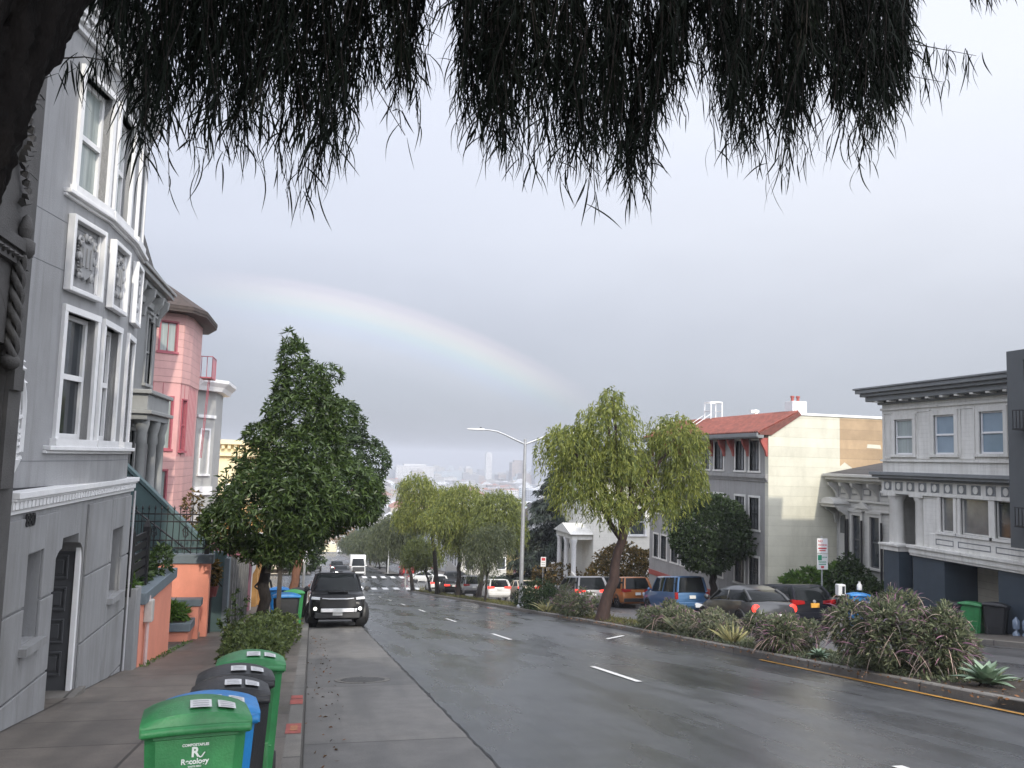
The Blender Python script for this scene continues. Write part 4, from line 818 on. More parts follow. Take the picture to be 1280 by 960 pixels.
mb.build('barrel_tiles', m_tile, rf, smooth=50); mb = MB(); FR.box(mb, 35.0, 49.2, .30, .60, 3.10, 3.245); FR.box(mb, 35.0, 49.2, .60, .68, 3.16, 3.34); mb.build('gutter', m_gcor, CB)
mb = MB(); mb.box(22.0, 22.75, 35.5, 36.2, 4.15, 4.95); ch = mb.build('chimney', m_trim, CB, bevel=.01); mb = MB()
for x in (22.2, 22.5): mb.lathe([(.07, 4.95), (.07, 5.12), (.10, 5.15), (.09, 5.22)], (x, 35.85, 0), 8)
mb.build('chimney_pots', m_redt, ch)
for x, y in ((22.6, 40), (29.6, 36.5)): mb = MB(); mb.lathe([(.11, 4.1), (.11, 4.62), (.18, 4.64), (.18, 4.74), (.001, 4.80)], (x, y, 0), 10); mb.box(x-.32, x, y-.1, y+.1, 4.6, 4.76); mb.build('roof_vent', m_trim, CB)
mb = MB(); mb.add([(29.2, 35.6, 4.15), (32.2, 35.6, 4.15), (32.2, 38, 4.15), (29.2, 38, 4.15), (30.7, 36.8, 5.0)], [(0, 1, 4), (1, 2, 4), (2, 3, 4), (3, 0, 4), (3, 2, 1, 0)]); mb.build('skylight', m_trim, CB)
mb = MB()
for x in (21.9, 22.6):
    for y in (43.8, 44.6): mb.tube([(x, y, 4.1), (x, y, 5.4)], .035, 5)
    mb.tube([(x, 43.8, 5.4), (x, 44.6, 5.4)], .035, 5); mb.tube([(x, 43.8, 4.9), (x, 44.6, 4.9)], .03, 5)
mb.tube([(21.9, 43.8, 5.4), (22.6, 43.8, 5.4)], .035, 5); mb.tube([(21.9, 44.6, 5.4), (22.6, 44.6, 5.4)], .035, 5); mb.tube([(21.9, 43.8, 4.7), (20.6, 44.0, 3.75)], .022, 5); mb.tube([(21.9, 44.6, 4.7), (20.6, 44.8, 3.75)], .022, 5); mb.build('roof_ladder_rail', m_trim, CB)

# white house with a columned porch beyond
PW_ = thing('white_porch_house', 'bright white house with columned porch beyond the weeping tree', 'house', (22, 64, zg(22, 64))); FP = Fac((0, 60, 0), (1, 0, 0), (0, -1, 0)); m_bw = lines(mat('bright white boards', (.72, .70, .64), .6, .05, 3, dirt=.15), 'Z', .2, .4, .2)
mb = MB(); FP.wall(mb, 20.5, 29, -10, .4, [(23.4, 24.6, -3.7, -1.7)], d0=-.3); mb.box(20.5, 20.8, 60.3, 72, -11, .4); mb.box(20.5, 29, 60.3, 72, .1, .4); mb.build('wall', m_bw, PW_); window(FP, PW_, 23.4, 24.6, -3.7, -1.7, m_trim, m_glass)
mb = MB(); mb.prism([(20.2, 59.6, .4), (29.3, 59.6, .4), (24.7, 59.6, 2.8)], (0, 12.5, 0)); mb.build('roof', m_shin, PW_); mb = MB(); mb.box(18.9, 20.5, 60.2, 64.5, -4.1, -3.7); mb.prism([(18.7, 60.0, -3.7), (18.7, 64.7, -3.7), (18.7, 62.3, -3.0)], (1.8, 0, 0)); mb.build('porch_roof', m_wh, PW_)
for y in (60.4, 62.3, 64.2): mb = MB(); mb.lathe([(.26, -9), (.2, -8.8), (.18, -4.4), (.26, -4.2), (.26, -4.1)], (19.1, y, 0), 12); mb.build('porch_column', m_trim, PW_, smooth=40)
o = thing('white_side_fence', 'white sloping board fence beside the fire hydrant', 'fence', (19, 61, zg(19, 61))); mb = MB(); mb.add([(18.9, 56.5, zg(19, 56.5)-.3), (18.9, 60, zg(19, 60)-.3), (18.9, 60, zg(19, 60)+2.1), (18.9, 56.5, zg(19, 56.5)+.9), (18.8, 56.5, zg(19, 56.5)-.3), (18.8, 60, zg(19, 60)-.3), (18.8, 60, zg(19, 60)+2.1), (18.8, 56.5, zg(19, 56.5)+.9)], MB.BF); mb.build('boards', m_bw, o)
def block(name, label, rgb, x0, x1, y0, y1, h, wins, roof=None, cat='house', group=None, rowh=3.0):
    zb = min(zg(x0, y0), zg(x1, y1))-1; zt_ = zg(x0, y0)+h; o = thing(name, label, cat, ((x0+x1)/2, y0, zg(x0, y0)), group=group); m = lines(mat(name[:18], rgb, .65, .08, 2, dirt=.25), 'Z', .22, .3, .2)
    xf, n, F = (x0, -1, Fac((x0, 0, 0), (0, 1, 0), (-1, 0, 0))) if x0 > 5 else (x1, 1, Fac((x1, 0, 0), (0, 1, 0), (1, 0, 0))); Fe = Fac((0, y0, 0), (1, 0, 0), (0, -1, 0)); mb = MB(); mb.box(x0+.01, x1-.01, y0+.01, y1, zb, zt_); mb.build('wall', m, o)
    mb = MB(); mb2 = MB()
    for F_, a, b in ((F, y0, y1), (Fe, x0, x1)):
        k = max(1, int((b-a-1)/2.4)) if wins else 0
        for i in range(k):
            for r in range(int(h//rowh)):
                u = a+.8+i*2.4; z = zg(x0, y0)+.9+r*rowh; F_.box(mb, u-.12, u+1.22, .0, .06, z-.12, z+1.72); F_.box(mb2, u, u+1.1, .06, .075, z, z+1.6); f = mb.build('window', m_trim, o); mb2.build('pane', m_glass, f); mb = MB(); mb2 = MB()
    mb = MB()
    if roof: mb.prism([(x0-.3, y0-.3, zt_), (x1+.3, y0-.3, zt_), ((x0+x1)/2, y0-.3, zt_+1.9)], (0, y1-y0+.6, 0)); mb.build('roof', roof, o)
    else: mb.box(x0-.3, x1+.3, y0-.3, y1+.3, zt_, zt_+.3); mb.build('cornice', m_trim, o)
    return o
block('grey_gabled_house', 'grey gabled house half hidden behind the drooping conifer', (.38, .38, .37), 21, 29, 73, 82, 7.5, 1, m_shin)
block('yellow_house', 'ochre yellow house just before the right side of the crossing', (.42, .32, .12), 21, 29, 83, 91, 7, 1, m_broof)
block('pale_corner_house', 'pale corner house past the crossing on the right', (.5, .48, .44), 21, 30, 121, 134, 9, 1)
block('tan_corner_house', 'tan house past the crossing behind the left parked cars', (.42, .36, .26), -14, -4.6, 120, 133, 9, 1)
block('grey_row_house', 'grey row house further past the crossing on the left', (.33, .34, .35), -14, -4.6, 134, 150, 10, 1)
block('white_row_house', 'white row house further past the crossing on the right', (.6, .6, .58), 21, 30, 135, 152, 10, 1)
block('cream_end_building', 'pale cream building standing across the far end of the street', (.62, .58, .48), -9, 12, 396, 412, 9, 1, cat='building')

# ================================================================ the city in the rain haze
random.seed(11); pal = [(.42, .41, .39), (.28, .28, .30), (.45, .40, .33), (.22, .24, .28), (.60, .59, .58), (.34, .27, .23), (.40, .46, .50), (.18, .17, .165)]
def citymat(i, rgb):
    m, t, b = node_mat('far wall %d' % i); x = t.nodes.new('ShaderNodeTexCoord'); br = t.nodes.new('ShaderNodeTexBrick'); br.offset = 0; mp = t.nodes.new('ShaderNodeMapping'); t.links.new(x.outputs['Object'], mp.inputs[0]); mp.inputs['Rotation'].default_value = (R(90), 0, 0); t.links.new(mp.outputs[0], br.inputs[0])
    br.inputs['Scale'].default_value = 1; br.inputs['Brick Width'].default_value = 3.2; br.inputs['Row Height'].default_value = 3.6; br.inputs['Mortar Size'].default_value = .85; br.inputs['Color1'].default_value = (.05, .055, .065, 1); br.inputs['Color2'].default_value = (.10, .11, .12, 1); br.inputs['Mortar'].default_value = (*rgb, 1); t.links.new(br.outputs[0], b.inputs['Base Color']); b.inputs['Roughness'].default_value = .7; return m
CM = [citymat(i, c) for i, c in enumerate(pal)]; CRF = [mat('far roof', (.30, .29, .28), .8), mat('far tile roof', (.34, .15, .10), .8), mat('far pale roof', (.55, .56, .58), .8)]
def cityblock(name, label, group, x, y, w_, d_, h, mi, roof=0, step=0, cat='building', gable=False, rot=None):
    o = thing(name, label, cat, (x, y, zg(x, y)-.3), (0, 0, random.uniform(-.25, .25) if rot is None else rot), group=group); mb = MB(); mb.box(-w_/2, w_/2, 0, d_, -4, h)
    if step: mb.box(-w_*.3, w_*.3, d_*.2, d_*.8, h, h+step)
    mb.build('wall', CM[mi], o, local=True); mb = MB()
    if gable: mb.prism([(-w_/2-.3, -.3, h), (w_/2+.3, -.3, h), (0, -.3, h+w_*.28)], (0, d_+.6, 0))
    else:
        mb.box(-w_/2-.25, w_/2+.25, -.25, d_+.25, h+.001, h+.55); mb.box(w_*.05, w_*.3, d_*.3, d_*.6, h+.55, h+2.6) if not step else None
    mb.build('roof', CRF[roof], o, local=True); return o
G1 = 'small hazy city buildings below the skyline'
for i in range(280):
    y = 400+1500*random.random()**1.3; a = random.uniform(-.03, .34); x = y*a
    big = y > 1100; cityblock('city_building', 'small pale block or house among many in the hazy distant city', G1, x, y, random.uniform(10, 22)*(1.6 if big else 1), random.uniform(10, 18), random.uniform(7, 13)*(1.7 if big else 1), random.randrange(8), random.choice((0, 0, 2, 2, 1)), gable=random.random() < .35)
G2 = 'taller hazy blocks along the skyline'
for i in range(130):
    y = random.uniform(1900, 2900); x = y*random.uniform(-.02, .34); cityblock('skyline_block', 'tall faint block along the hazy skyline', G2, x, y, random.uniform(14, 34), 26, random.uniform(14, 38), random.randrange(8), 0, random.choice((0, 0, 8)))
cityblock('hospital_block', 'long white slab building at the left of the hazy skyline', None, 2000*.115, 2000, 90, 40, 46, 4, 2, 5, rot=0)
cityblock('round_tower', 'slim pale tower in the middle of the hazy skyline', None, 2300*.205, 2300, 18, 18, 84, 4, 2, 4, cat='tower', rot=0)
cityblock('dark_tower', 'grey brown tower left of the lamp post in the haze', None, 2000*.243, 2000, 36, 30, 62, 5, 0, 6, cat='tower', rot=0)
cityblock('glass_tower', 'tall blue grey glass tower just right of the lamp post', None, 1900*.276, 1900, 46, 35, 118, 3, 0, 6, cat='tower', rot=0)
cityblock('pale_blue_hall', 'long pale blue flat hall below the towers', None, 700*.235, 700, 70, 30, 17, 6, 2, 0, rot=0)
cityblock('red_roof_hall', 'wide building with a red tiled roof just above the median trees', None, 620*.12, 620, 40, 25, 15, 2, 1, 0, gable=True, rot=0)
# ================================================================ vegetation
random.seed(21); rng = np.random.default_rng(21)
m_wbark = mat('wet black bark', (.009, .0075, .007), .9, .5, 14, 1.0, spec=.15, bscale=30, aniso=(1, 1, .35))
m_bark = mat('dark bark', (.024, .019, .016), .9, .5, 14, 1.0, bscale=30, aniso=(1, 1, .35)); m_barkr = mat('reddish bark', (.16, .075, .045), .8, .4, 10, .9, bscale=26, aniso=(1, 1, .3)); m_barkg = mat('grey brown bark', (.085, .065, .05), .85, .4, 12, .9, bscale=28, aniso=(1, 1, .3))
m_barkd = mat('dark red bark', (.036, .020, .016), .85, .45, 10, .9, bscale=26, aniso=(1, 1, .3))
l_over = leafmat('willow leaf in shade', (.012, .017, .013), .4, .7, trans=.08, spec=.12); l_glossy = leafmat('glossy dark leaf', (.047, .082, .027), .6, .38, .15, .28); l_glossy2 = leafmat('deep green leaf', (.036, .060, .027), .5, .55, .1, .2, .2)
l_weep = leafmat('yellow green willow leaf', (.175, .215, .055), .45, .55, .16, .4); l_weep2 = leafmat('olive willow leaf', (.15, .185, .055), .45, .55, .1, .35); l_weep3 = leafmat('dull green willow leaf', (.085, .105, .055), .4, .55, .1, .3)
l_con = leafmat('dark conifer needles', (.035, .048, .040), .4, .6, 0, .15); l_gold = leafmat('bronze shrub leaf', (.11, .09, .028), .6, .5, .3, .3); l_sage = leafmat('grey sage leaf', (.14, .16, .105), .4, .65, .1, .3); l_sage2 = leafmat('green sage leaf', (.12, .145, .09), .45, .6, .1, .3)
l_stem = leafmat('dry flower stems', (.33, .27, .26), .4, .7, .15, .2); l_purp = leafmat('faded purple flowers', (.20, .12, .19), .4, .7, .2, .3); l_var = leafmat('variegated shrub leaf', (.105, .145, .055), .6, .5, .1, .35); l_lush = leafmat('lush green leaf', (.085, .16, .035), .4, .45, .1, .35)
l_strap = leafmat('pale striped strap leaf', (.34, .33, .17), .35, .5, .1, .3); l_aut = leafmat('autumn leaf', (.24, .14, .035), .5, .6, .25, .35); l_grass = leafmat('grass blade', (.10, .11, .04), .5, .6, .2, .3); l_litter = leafmat('fallen leaf', (.11, .065, .032), .6, .6, .3, .1)
m_agave = mat('blue green agave', (.17, .24, .16), .5, .2, 3, dirt=.1)

def wobble(a, b, n, amp, sag=0.0):
    a, b = Vector(a), Vector(b); r = []
    for i in range(n+1):
        t = i/n; p = a.lerp(b, t)+Vector((random.uniform(-1, 1), random.uniform(-1, 1), random.uniform(-.4, .4)))*amp*math.sin(math.pi*t); p.z += sag*math.sin(math.pi*t); r.append(p)
    return r
def trunk(root, base, top, r0, r1, m, limbs=(), n=10, amp=.05, sag=0):
    pts = wobble(base, top, 8, amp, sag); mb = MB(); rad = [r0+(r1-r0)*i/8 for i in range(9)]; rad[0] *= 1.35; rad[1] *= 1.08; pts[0].z -= .15
    mb.tube(pts, [r*random.uniform(.94, 1.07) for r in rad], n); o = mb.build('trunk', m, root, smooth=70)
    for L_ in limbs:
        q = wobble(pts[-1-random.randint(0, 2)], L_, 5, .12, .1); mb = MB(); mb.tube(q, [r1*.8*(1-.8*i/5)+.012 for i in range(6)], 6); mb.build('limb', m, root, smooth=70)
    return o
def tree(name, label, base, fork, r0, r1, bm, lobes, mk, group=None, limbs=True, cat='tree', amp=.06):
    o = thing(name, label, cat, base, group=group); trunk(o, base, fork, r0, r1, bm, [l[0] for l in lobes] if limbs else (), amp=amp); mk(o, lobes); return o

# ---- the overhanging willow-leaved tree we stand under
OT = thing('overhanging_tree', 'dark willow leaved tree leaning in from the left, its hanging twigs fringing the top', 'tree', (-1.35, .9, zg(-1, .9)+.13))
TP = [(-1.4, 1.2, .1), (-1.2, 1.5, 1.1), (-.95, 1.85, 1.95), (-.885, 1.98, 2.35), (-.85, 2.08, 2.62), (-.785, 2.2, 2.95), (-.65, 2.35, 3.34), (-.38, 2.6, 3.9), (.05, 2.8, 4.6)]
mb = MB(); nn = 96; rings = []; cen = [Vector(p) for p in TP]; fine = []
for i in range(len(cen)-1):
    for k in range(16): fine.append(cen[i].lerp(cen[i+1], k/16))
fine.append(cen[-1]); M_ = len(fine)
for i, p in enumerate(fine):
    d = (fine[min(i+1, M_-1)]-fine[max(i-1, 0)]).normalized(); a = d.cross(Vector((0, 1, 0))).normalized(); b = d.cross(a); t = i/(M_-1); r = .20*(1-t)+.125*t
    rings.append([p+(a*math.cos(2*math.pi*k/nn)+b*math.sin(2*math.pi*k/nn))*r*(1+.07*math.sin(k*.59+i*.26)*math.sin(i*.16+k*.19)+.05*math.sin(k*1.3+i*.5)*math.sin(i*.33-k*.41)+.07*abs(math.sin(k*.98+.35*math.sin(i*.21)))*math.sin(i*.47+k)+random.uniform(-.03, .035)) for k in range(nn)])
mb.loft(rings); mb.build('trunk', m_wbark, OT, smooth=80)
P_ = [(-1.4, 3.7), (-1.02, 3.4), (-.94, 3.2), (-.89, 3.12), (-.78, 2.92), (-.67, 2.94), (-.55, 2.92), (-.48, 3.02), (-.43, 3.06), (-.3, 3.06), (-.19, 2.97), (-.1, 2.89), (-.03, 2.96), (.02, 3.02), (.11, 3.22), (.26, 3.24), (.31, 3.32), (.36, 3.50), (.40, 3.9), (.52, 3.9), (.55, 3.55), (.57, 3.32), (.67, 3.17), (.78, 3.1), (.9, 3.2), (1.02, 3.12), (1.12, 3.03), (1.18, 2.86), (1.24, 3.0), (1.3, 3.09), (1.47, 3.03), (1.59, 3.28), (1.66, 3.4), (1.71, 3.75), (1.78, 3.75), (1.84, 3.47), (1.91, 3.38), (2.06, 3.26), (2.22, 3.25), (2.34, 3.41), (2.52, 3.45), (2.73, 3.37), (2.86, 3.52), (2.96, 3.68), (3.03, 3.95), (3.5, 4.5)]
px_ = np.array([p[0] for p in P_]); pz_ = np.array([p[1] for p in P_]); V = []; Dd = []; twigs = MB()
def strand(x, y, zb, zt, lean=(0, 0), dens=40):
    k = max(6, int((zt-zb)*dens)); t = np.linspace(0, 1, k)[:, None]; top = np.array([x-lean[0]*(zt-zb), y-lean[1]*(zt-zb), zt]); bot = np.array([x, y, zb+.04]); sw = rng.normal(size=3)*.03
    p = top+(bot-top)*t+sw*np.sin(t*math.pi*1.5); V.append(p+rng.normal(size=p.shape)*.006); Dd.append(np.array([0, 0, -.9])+rng.normal(size=(k, 3))*.30+np.array([lean[0], lean[1], 0])*.6)
    twigs.tube([tuple(p[0]), tuple(p[k//2]), tuple(p[-1])], [.0034, .0026, .0018], 4, False)
clump = rng.random(64)*.3
for i in range(1000):
    x = rng.uniform(-1.12, 3.0); y = rng.uniform(3.25, 4.35); s = y/3.7; zp = float(np.interp(x, px_, pz_)); j = rng.exponential(.20)
    zp += j+clump[int((x+1.2)*9) % 64]*1.1; zt = min(4.9, zp+rng.uniform(.55, 1.2)); strand(x*s*.97+.03*x, y, 1.75+(zp-1.75)*s, 1.75+(zt-1.75)*s, rng.normal(size=2)*.10)
for i in range(90):                                            # longer loose wisps below the mass
    x = rng.uniform(-1.05, 2.9); y = rng.uniform(3.4, 4.2); s = y/3.7; zp = float(np.interp(x, px_, pz_)); zp += rng.uniform(-.10, .05); strand(x*s*.97+.03*x, y, 1.75+(zp-1.75)*s, 1.75+(zp+.55-1.75)*s, rng.normal(size=2)*.16, 20)
for (xa, xb, za, zb) in ((2.85, 3.42, 3.98, 3.84), (3.45, 3.62, 4.45, 4.2), (2.7, 3.2, 3.8, 3.6), (-1.15, -.85, 3.32, 3.1), (.1, .42, 3.55, 3.40)):      # side sprays reaching out of the mass
    for i in range(26):
        t = i/25; x = xa+(xb-xa)*t; z = za+.10*math.sin(t*2.2)-.02*t; q = np.array([[x, 3.7+rng.normal()*.04, z]]*2); V.append(q); Dd.append(np.array([.12, 0, -1])+rng.normal(size=(2, 3))*.22)
    twigs.tube([(xa-.3, 3.7, za-.02), (xa+(xb-xa)*.35, 3.7, za+.10*math.sin(.77)), (xb, 3.7, za+.10*math.sin(2.2)-.02)], [.006, .003, .0012], 4, False)
CURL = 1.7; BULGE = .42; V = np.concatenate(V); Dd = np.concatenate(Dd); n = len(V)
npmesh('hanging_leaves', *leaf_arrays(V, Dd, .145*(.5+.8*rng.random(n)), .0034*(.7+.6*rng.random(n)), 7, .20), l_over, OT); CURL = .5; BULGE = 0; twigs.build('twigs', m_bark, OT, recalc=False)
for q in (((-.5, 2.45, 3.45), (.9, 3.6, 5.0), (2.6, 4.0, 5.6)), ((-.6, 2.35, 3.3), (-.6, 3.3, 4.3), (.2, 4.2, 5.2)), ((0, 2.8, 4.4), (1.6, 2.0, 5.8), (2.6, .5, 7)), ((0, 2.8, 4.4), (-.8, .8, 6.2), (-1.5, -1.5, 8))):
    mb = MB(); mb.tube(q, [.09, .06, .02], 8); mb.build('limb', m_bark, OT, smooth=70)
OL = [((.4, 1.2, 6.3), (2.7, 3.0, 1.5)), ((-1.6, .6, 7.6), (2.4, 3.0, 2.6)), ((1.0, -2.2, 7.0), (3.0, 3.0, 2.4)), ((-2.0, -2.5, 7.5), (2.5, 3, 2.6)), ((-.4, .2, 9.6), (3.0, 3.4, 2.0)), ((1.0, 3.4, 5.8), (1.9, 1.2, .8)), ((-.4, 3.5, 5.6), (1.2, 1.1, .8))]  # unseen crown above the view, added to shade twigs, foreground and left house
bushy('upper_shade_crown', l_over, OT, OL, 9000, 4, .30, .035, .3, -.4, .8, .25)

# ---- street trees on the left pavement
def whorls(n, per, L, W, m, shell=.72, crown='crown'):
    def f(o, lobes):
        P, Dn = lobes_points(lobes, n, shell); Dn = unit(Dn+np.array([0, 0, .35])+rng.normal(size=P.shape)*.35); a = rng.random(len(P))*6.28; e1 = unit(np.cross(Dn, np.array([.3, .2, .9]))); e2 = np.cross(Dn, e1); PP = []; DD = []
        for k in range(per):
            t = a+k*6.283/per+rng.normal(size=len(P))*.3; PP.append(P+Dn*rng.random((len(P), 1))*.05); DD.append(Dn*(.25+.5*rng.random((len(P), 1)))+e1*np.cos(t)[:, None]+e2*np.sin(t)[:, None])
        P2 = np.concatenate(PP); D2 = np.concatenate(DD); k = len(P2); npmesh(crown, *leaf_arrays(P2, D2, L*(.6+.6*rng.random(k)), W*(.8+.5*rng.random(k)), 1, .12), m, o)
    return f
T2L = [((-1.3, 23, .0), (1.35, 1.4, .95)), ((.4, 22.8, .72), (1.3, 1.5, .95)), ((-.75, 22.6, .5), (1.7, 1.7, 1.2)), ((-.55, 23, 1.6), (1.35, 1.3, 1.2)), ((-.45, 23, 2.7), (.98, 1.0, .95)), ((-.5, 23, 3.5), (.72, .72, .75)), ((-.75, 23, 4.25), (.36, .4, .5)), ((-.9, 23, 4.75), (.13, .13, .30)), ((-2.1, 22.9, -.2), (.75, .9, .6)), ((1.1, 22.9, .65), (.66, .8, .75)), ((.55, 23, 2.75), (.42, .5, .4)), ((-1.45, 23, 2.2), (.42, .5, .3)), ((.15, 23, 3.9), (.40, .35, .22)), ((1.3, 22.9, .25), (.4, .5, .35)), ((-.9, 22.6, -.75), (.9, .9, .35))]
tree('street_tree', 'dense cone shaped evergreen street tree with glossy dark whorled leaves', (-1.2, 23, zg(-1, 23)+.13), (-1.12, 23, -.4), .16, .12, m_bark, T2L, whorls(8200, 6, .20, .022, l_glossy), limbs=False)
T3L = [((.5, 36.5, 1.2), (2.2, 2.2, 1.9)), ((1.9, 36.5, 1.5), (1.15, 1.4, 1.0)), ((-.9, 36.5, .5), (1.6, 2, 1.5)), ((.8, 36.5, 3.0), (1.2, 1.3, 1.1)), ((-.9, 36.5, -1.0), (.9, 1.2, .7))]
tree('street_tree', 'round headed evergreen with reddish sunlit trunk behind the cone shaped tree', (-.85, 36.5, zg(-1, 36.5)+.13), (-.45, 36.5, -2.2), .20, .15, m_barkr, T3L, whorls(3600, 5, .22, .032, l_glossy2), limbs=False)
T3b = [((-1.2, 52, -2.2), (2.0, 2.0, 1.7)), ((-.4, 52, -1.2), (1.6, 1.6, 1.3))]
tree('street_tree', 'smaller dark street tree on the left pavement nearer the crossing', (-.9, 52, zg(-1, 52)+.13), (-.8, 52, -3.5), .13, .09, m_bark, T3b, lambda o, l: bushy('crown', l_glossy2, o, l, 1300, 4, .24, .05, .6), limbs=False)
for (x, y, h, lab) in ((-1.0, 70, 5.5, 'slim street tree close before the crossing on the left'), (-2.5, 128, 8, 'bushy tree past the crossing on the left pavement'), (-2.5, 170, 9, 'tree in the far block above the left parked cars')):
    z = zg(x, y); tree('street_tree', lab, (x, y, z+.1), (x, y, z+h*.4), .14, .09, m_bark, [((x, y, z+h*.62), (2.0, 2.0, h*.27)), ((x+.5, y, z+h*.8), (1.4, 1.4, h*.2))], lambda o, l: bushy('crown', l_glossy2, o, l, 900, 4, .34, .07, .6), limbs=False)
# planting round the cone shaped tree
SH = thing('variegated_shrub', 'low variegated green shrub in the tree pit beside the kerb', 'shrub', (-.9, 16.5, zg(-1, 16.5)+.13))
zz_ = lambda y: zg(-1, y)+.13
bushy('foliage', l_var, SH, [((-.75, 13.9, zz_(13.9)+.38), (.36, .8, .30)), ((-.95, 15.3, zz_(15.3)+.28), (.52, .9, .36)), ((-1.05, 17, zz_(17)+.32), (.60, 1.0, .42)), ((-1.0, 19, zz_(19)+.3), (.68, 1.2, .42)), ((-.8, 21, zz_(21)+.3), (.6, 1.1, .42))], 3000, 4, .085, .026, .62, .5, .8)
mb = MB()
for i in range(26): a = Vector((random.uniform(-1.3, -.5), random.uniform(13.4, 21), 0)); a.z = zz_(a.y); mb.tube([a, a+Vector((random.uniform(-.15, .15), random.uniform(-.1, .1), .5))], [.010, .004], 4, False)
mb.build('stems', m_bark, SH)
SP = thing('tall_sprig', 'tall loose leafy sprig rising left of the street tree trunk', 'shrub', (-1.7, 20.6, zz_(20.6)))
z = zz_(20.6); mb = MB(); Ps = []
for (dx, dy, h) in ((.0, 0, 1.35), (.18, .1, 1.15), (-.12, .05, .9), (.36, -.1, .8), (-.25, 0, .6)): 
    q = wobble((-1.7, 20.6, z), (-1.7+dx*1.5, 20.6+dy, z+h), 6, .05); mb.tube(q, [.010]*5+[.005, .003], 4, False); Ps += [tuple(a.lerp(b, t)) for a, b in zip(q[1:], q[2:]) for t in (0, .33, .66)]
Ps = np.repeat(np.array(Ps), 5, 0); npmesh('foliage', *leaf_arrays(Ps, rng.normal(size=Ps.shape)+np.array([0, 0, .2]), .12, .026, 1, .1), l_glossy, SP); mb.build('stems', m_bark, SP)
# weeds and planter plants on the coral front
def tuft(name, label, c, lobes, m, n, L, W, cat='plant', per=4, **k):
    o = thing(name, label, cat, c); bushy('foliage', m, o, lobes, n, per, L, W, **k)
    mb = MB()
    for i in range(5): mb.tube([Vector(c)+Vector((random.uniform(-.1, .1), random.uniform(-.1, .1), -.02)), Vector(lobes[i % len(lobes)][0])], [.012, .006], 4, False)
    mb.build('stems', m_bark, o); return o
tuft('planter_plant', 'leafy plant in the coral planter behind the iron panel', (-3.3, 16.8, -.9), [((-3.55, 16.2, -.45), (.3, .35, .35)), ((-3.3, 17.8, -.72), (.2, .9, .22)), ((-3.1, 18.9, -.6), (.2, .6, .28))], l_glossy, 420, .14, .028)
tuft('planter_plant', 'low grass green plant spilling over the grey planter end', (-3.4, 16.0, -.72), [((-3.4, 15.98, -.62), (.42, .18, .16))], l_lush, 160, .13, .016)
tuft('planter_plant', 'small bright green plant in the low coral planter box', (-3.35, 22.7, -2.5), [((-3.35, 22.7, -2.38), (.32, .25, .22))], l_lush, 160, .22, .024)
tuft('flower_pot_plant', 'small pale plant in a red pot hanging at the corner of the coral wall', (-2.55, 25.4, -2.1), [((-2.78, 25.4, -1.75), (.24, .24, .36))], l_gold, 200, .13, .03)
mb = MB(); mb.lathe([(.16, -2.4), (.22, -2.1), (.20, -2.1), (.001, -2.12)], (-2.78, 25.4, 0), 12); o = mb.build('red_flower_pot', mat('dark red pot', (.14, .03, .03), .5), None); tag(o, 'dark red flower pot behind the coral wall corner', 'flower pot')
mb = MB(); mb.tube([(-2.78, 25.4, -2.42), (-2.78, 25.4, zg(-2.5, 25.4))], .05, 6); tag(mb.build('pot_stand', m_steel), 'thin dark stand under the red flower pot', 'stand')
tuft('climbing_shrub', 'straggly shrub climbing in front of the pink house ground floor', (-4.4, 30.0, -2.4), [((-4.5, 30, -1.3), (.7, .5, .8)), ((-3.7, 30, -1.5), (.7, .5, .9)), ((-4.0, 30, -.2), (.32, .3, .6))], l_gold, 520, .16, .03, cat='shrub')

# ---- weeping trees of the median
def weepmk(n, m, L=(.7, 1.4), leaf=.18, wd=.015, step=.05, fill=0): 
    def f(o, l):
        weeping('crown', m, o, l, n, L, step, leaf, wd)
        if fill: bushy('inner_foliage', m, o, [(c, tuple(.8*v for v in r)) for c, r in l], fill, 4, leaf*1.1, wd*1.2, .45, -.8, .6, .3)
    return f
W4 = [((8.85, 28.8, 2.35), (1.0, 1.2, .95)), ((10.3, 28.8, 3.1), (1.1, 1.3, 1.1)), ((12.95, 28.8, 2.75), (1.05, 1.2, 1.05)), ((9.2, 28.6, 1.0), (1.05, 1.1, .75)), ((13.35, 28.9, 1.35), (.9, 1.1, .8)), ((11.4, 29.2, 1.6), (.95, 1.1, .9)), ((10.45, 28.8, 4.15), (.42, .45, .42)), ((10.3, 28, .35), (.75, .8, .5)), ((12.2, 28.5, .5), (.85, .8, .5)), ((10.4, 28.2, 1.9), (.8, .8, .7))]
tree('weeping_tree', 'large yellow green weeping tree with leaning dark red trunk on the median', (10.2, 28.8, zg(10, 28.8)+.13), (11.2, 28.8, -.1), .22, .13, m_barkd, W4, weepmk(2300, l_weep, (.3, .75), .19, .019, .05, 1800), amp=.08)
WG = 'weeping trees along the median'
def wt(label, bx, by, lobes, m, n, r=.2, leaf=.26, wd=.03, L=(.3, .8), step=.08):
    lobes = [(q, (r_[0]*1.2, r_[1]*1.2, r_[2]*1.15)) for q, r_ in lobes]; b = (bx, by, zg(bx, by)+.13); c = np.mean([l[0] for l in lobes], 0); tree('weeping_tree', label, b, (bx*.5+c[0]*.5, by, c[2]-1.6), r, r*.7, m_bark, lobes, weepmk(int(n*6), m, L, leaf, wd, step, n*2), group=WG)
wt('bright weeping tree with the tallest yellow tip, mid street', 10.5, 71, [((8.3, 71, -1.0), (1.3, 1.5, 1.3)), ((9.2, 71, -2.6), (2.0, 2, 1.4)), ((7.9, 71, -3.2), (1.2, 1.5, 1.0)), ((10.3, 71, -1.9), (1.5, 1.6, 1.2))], l_weep, 520)
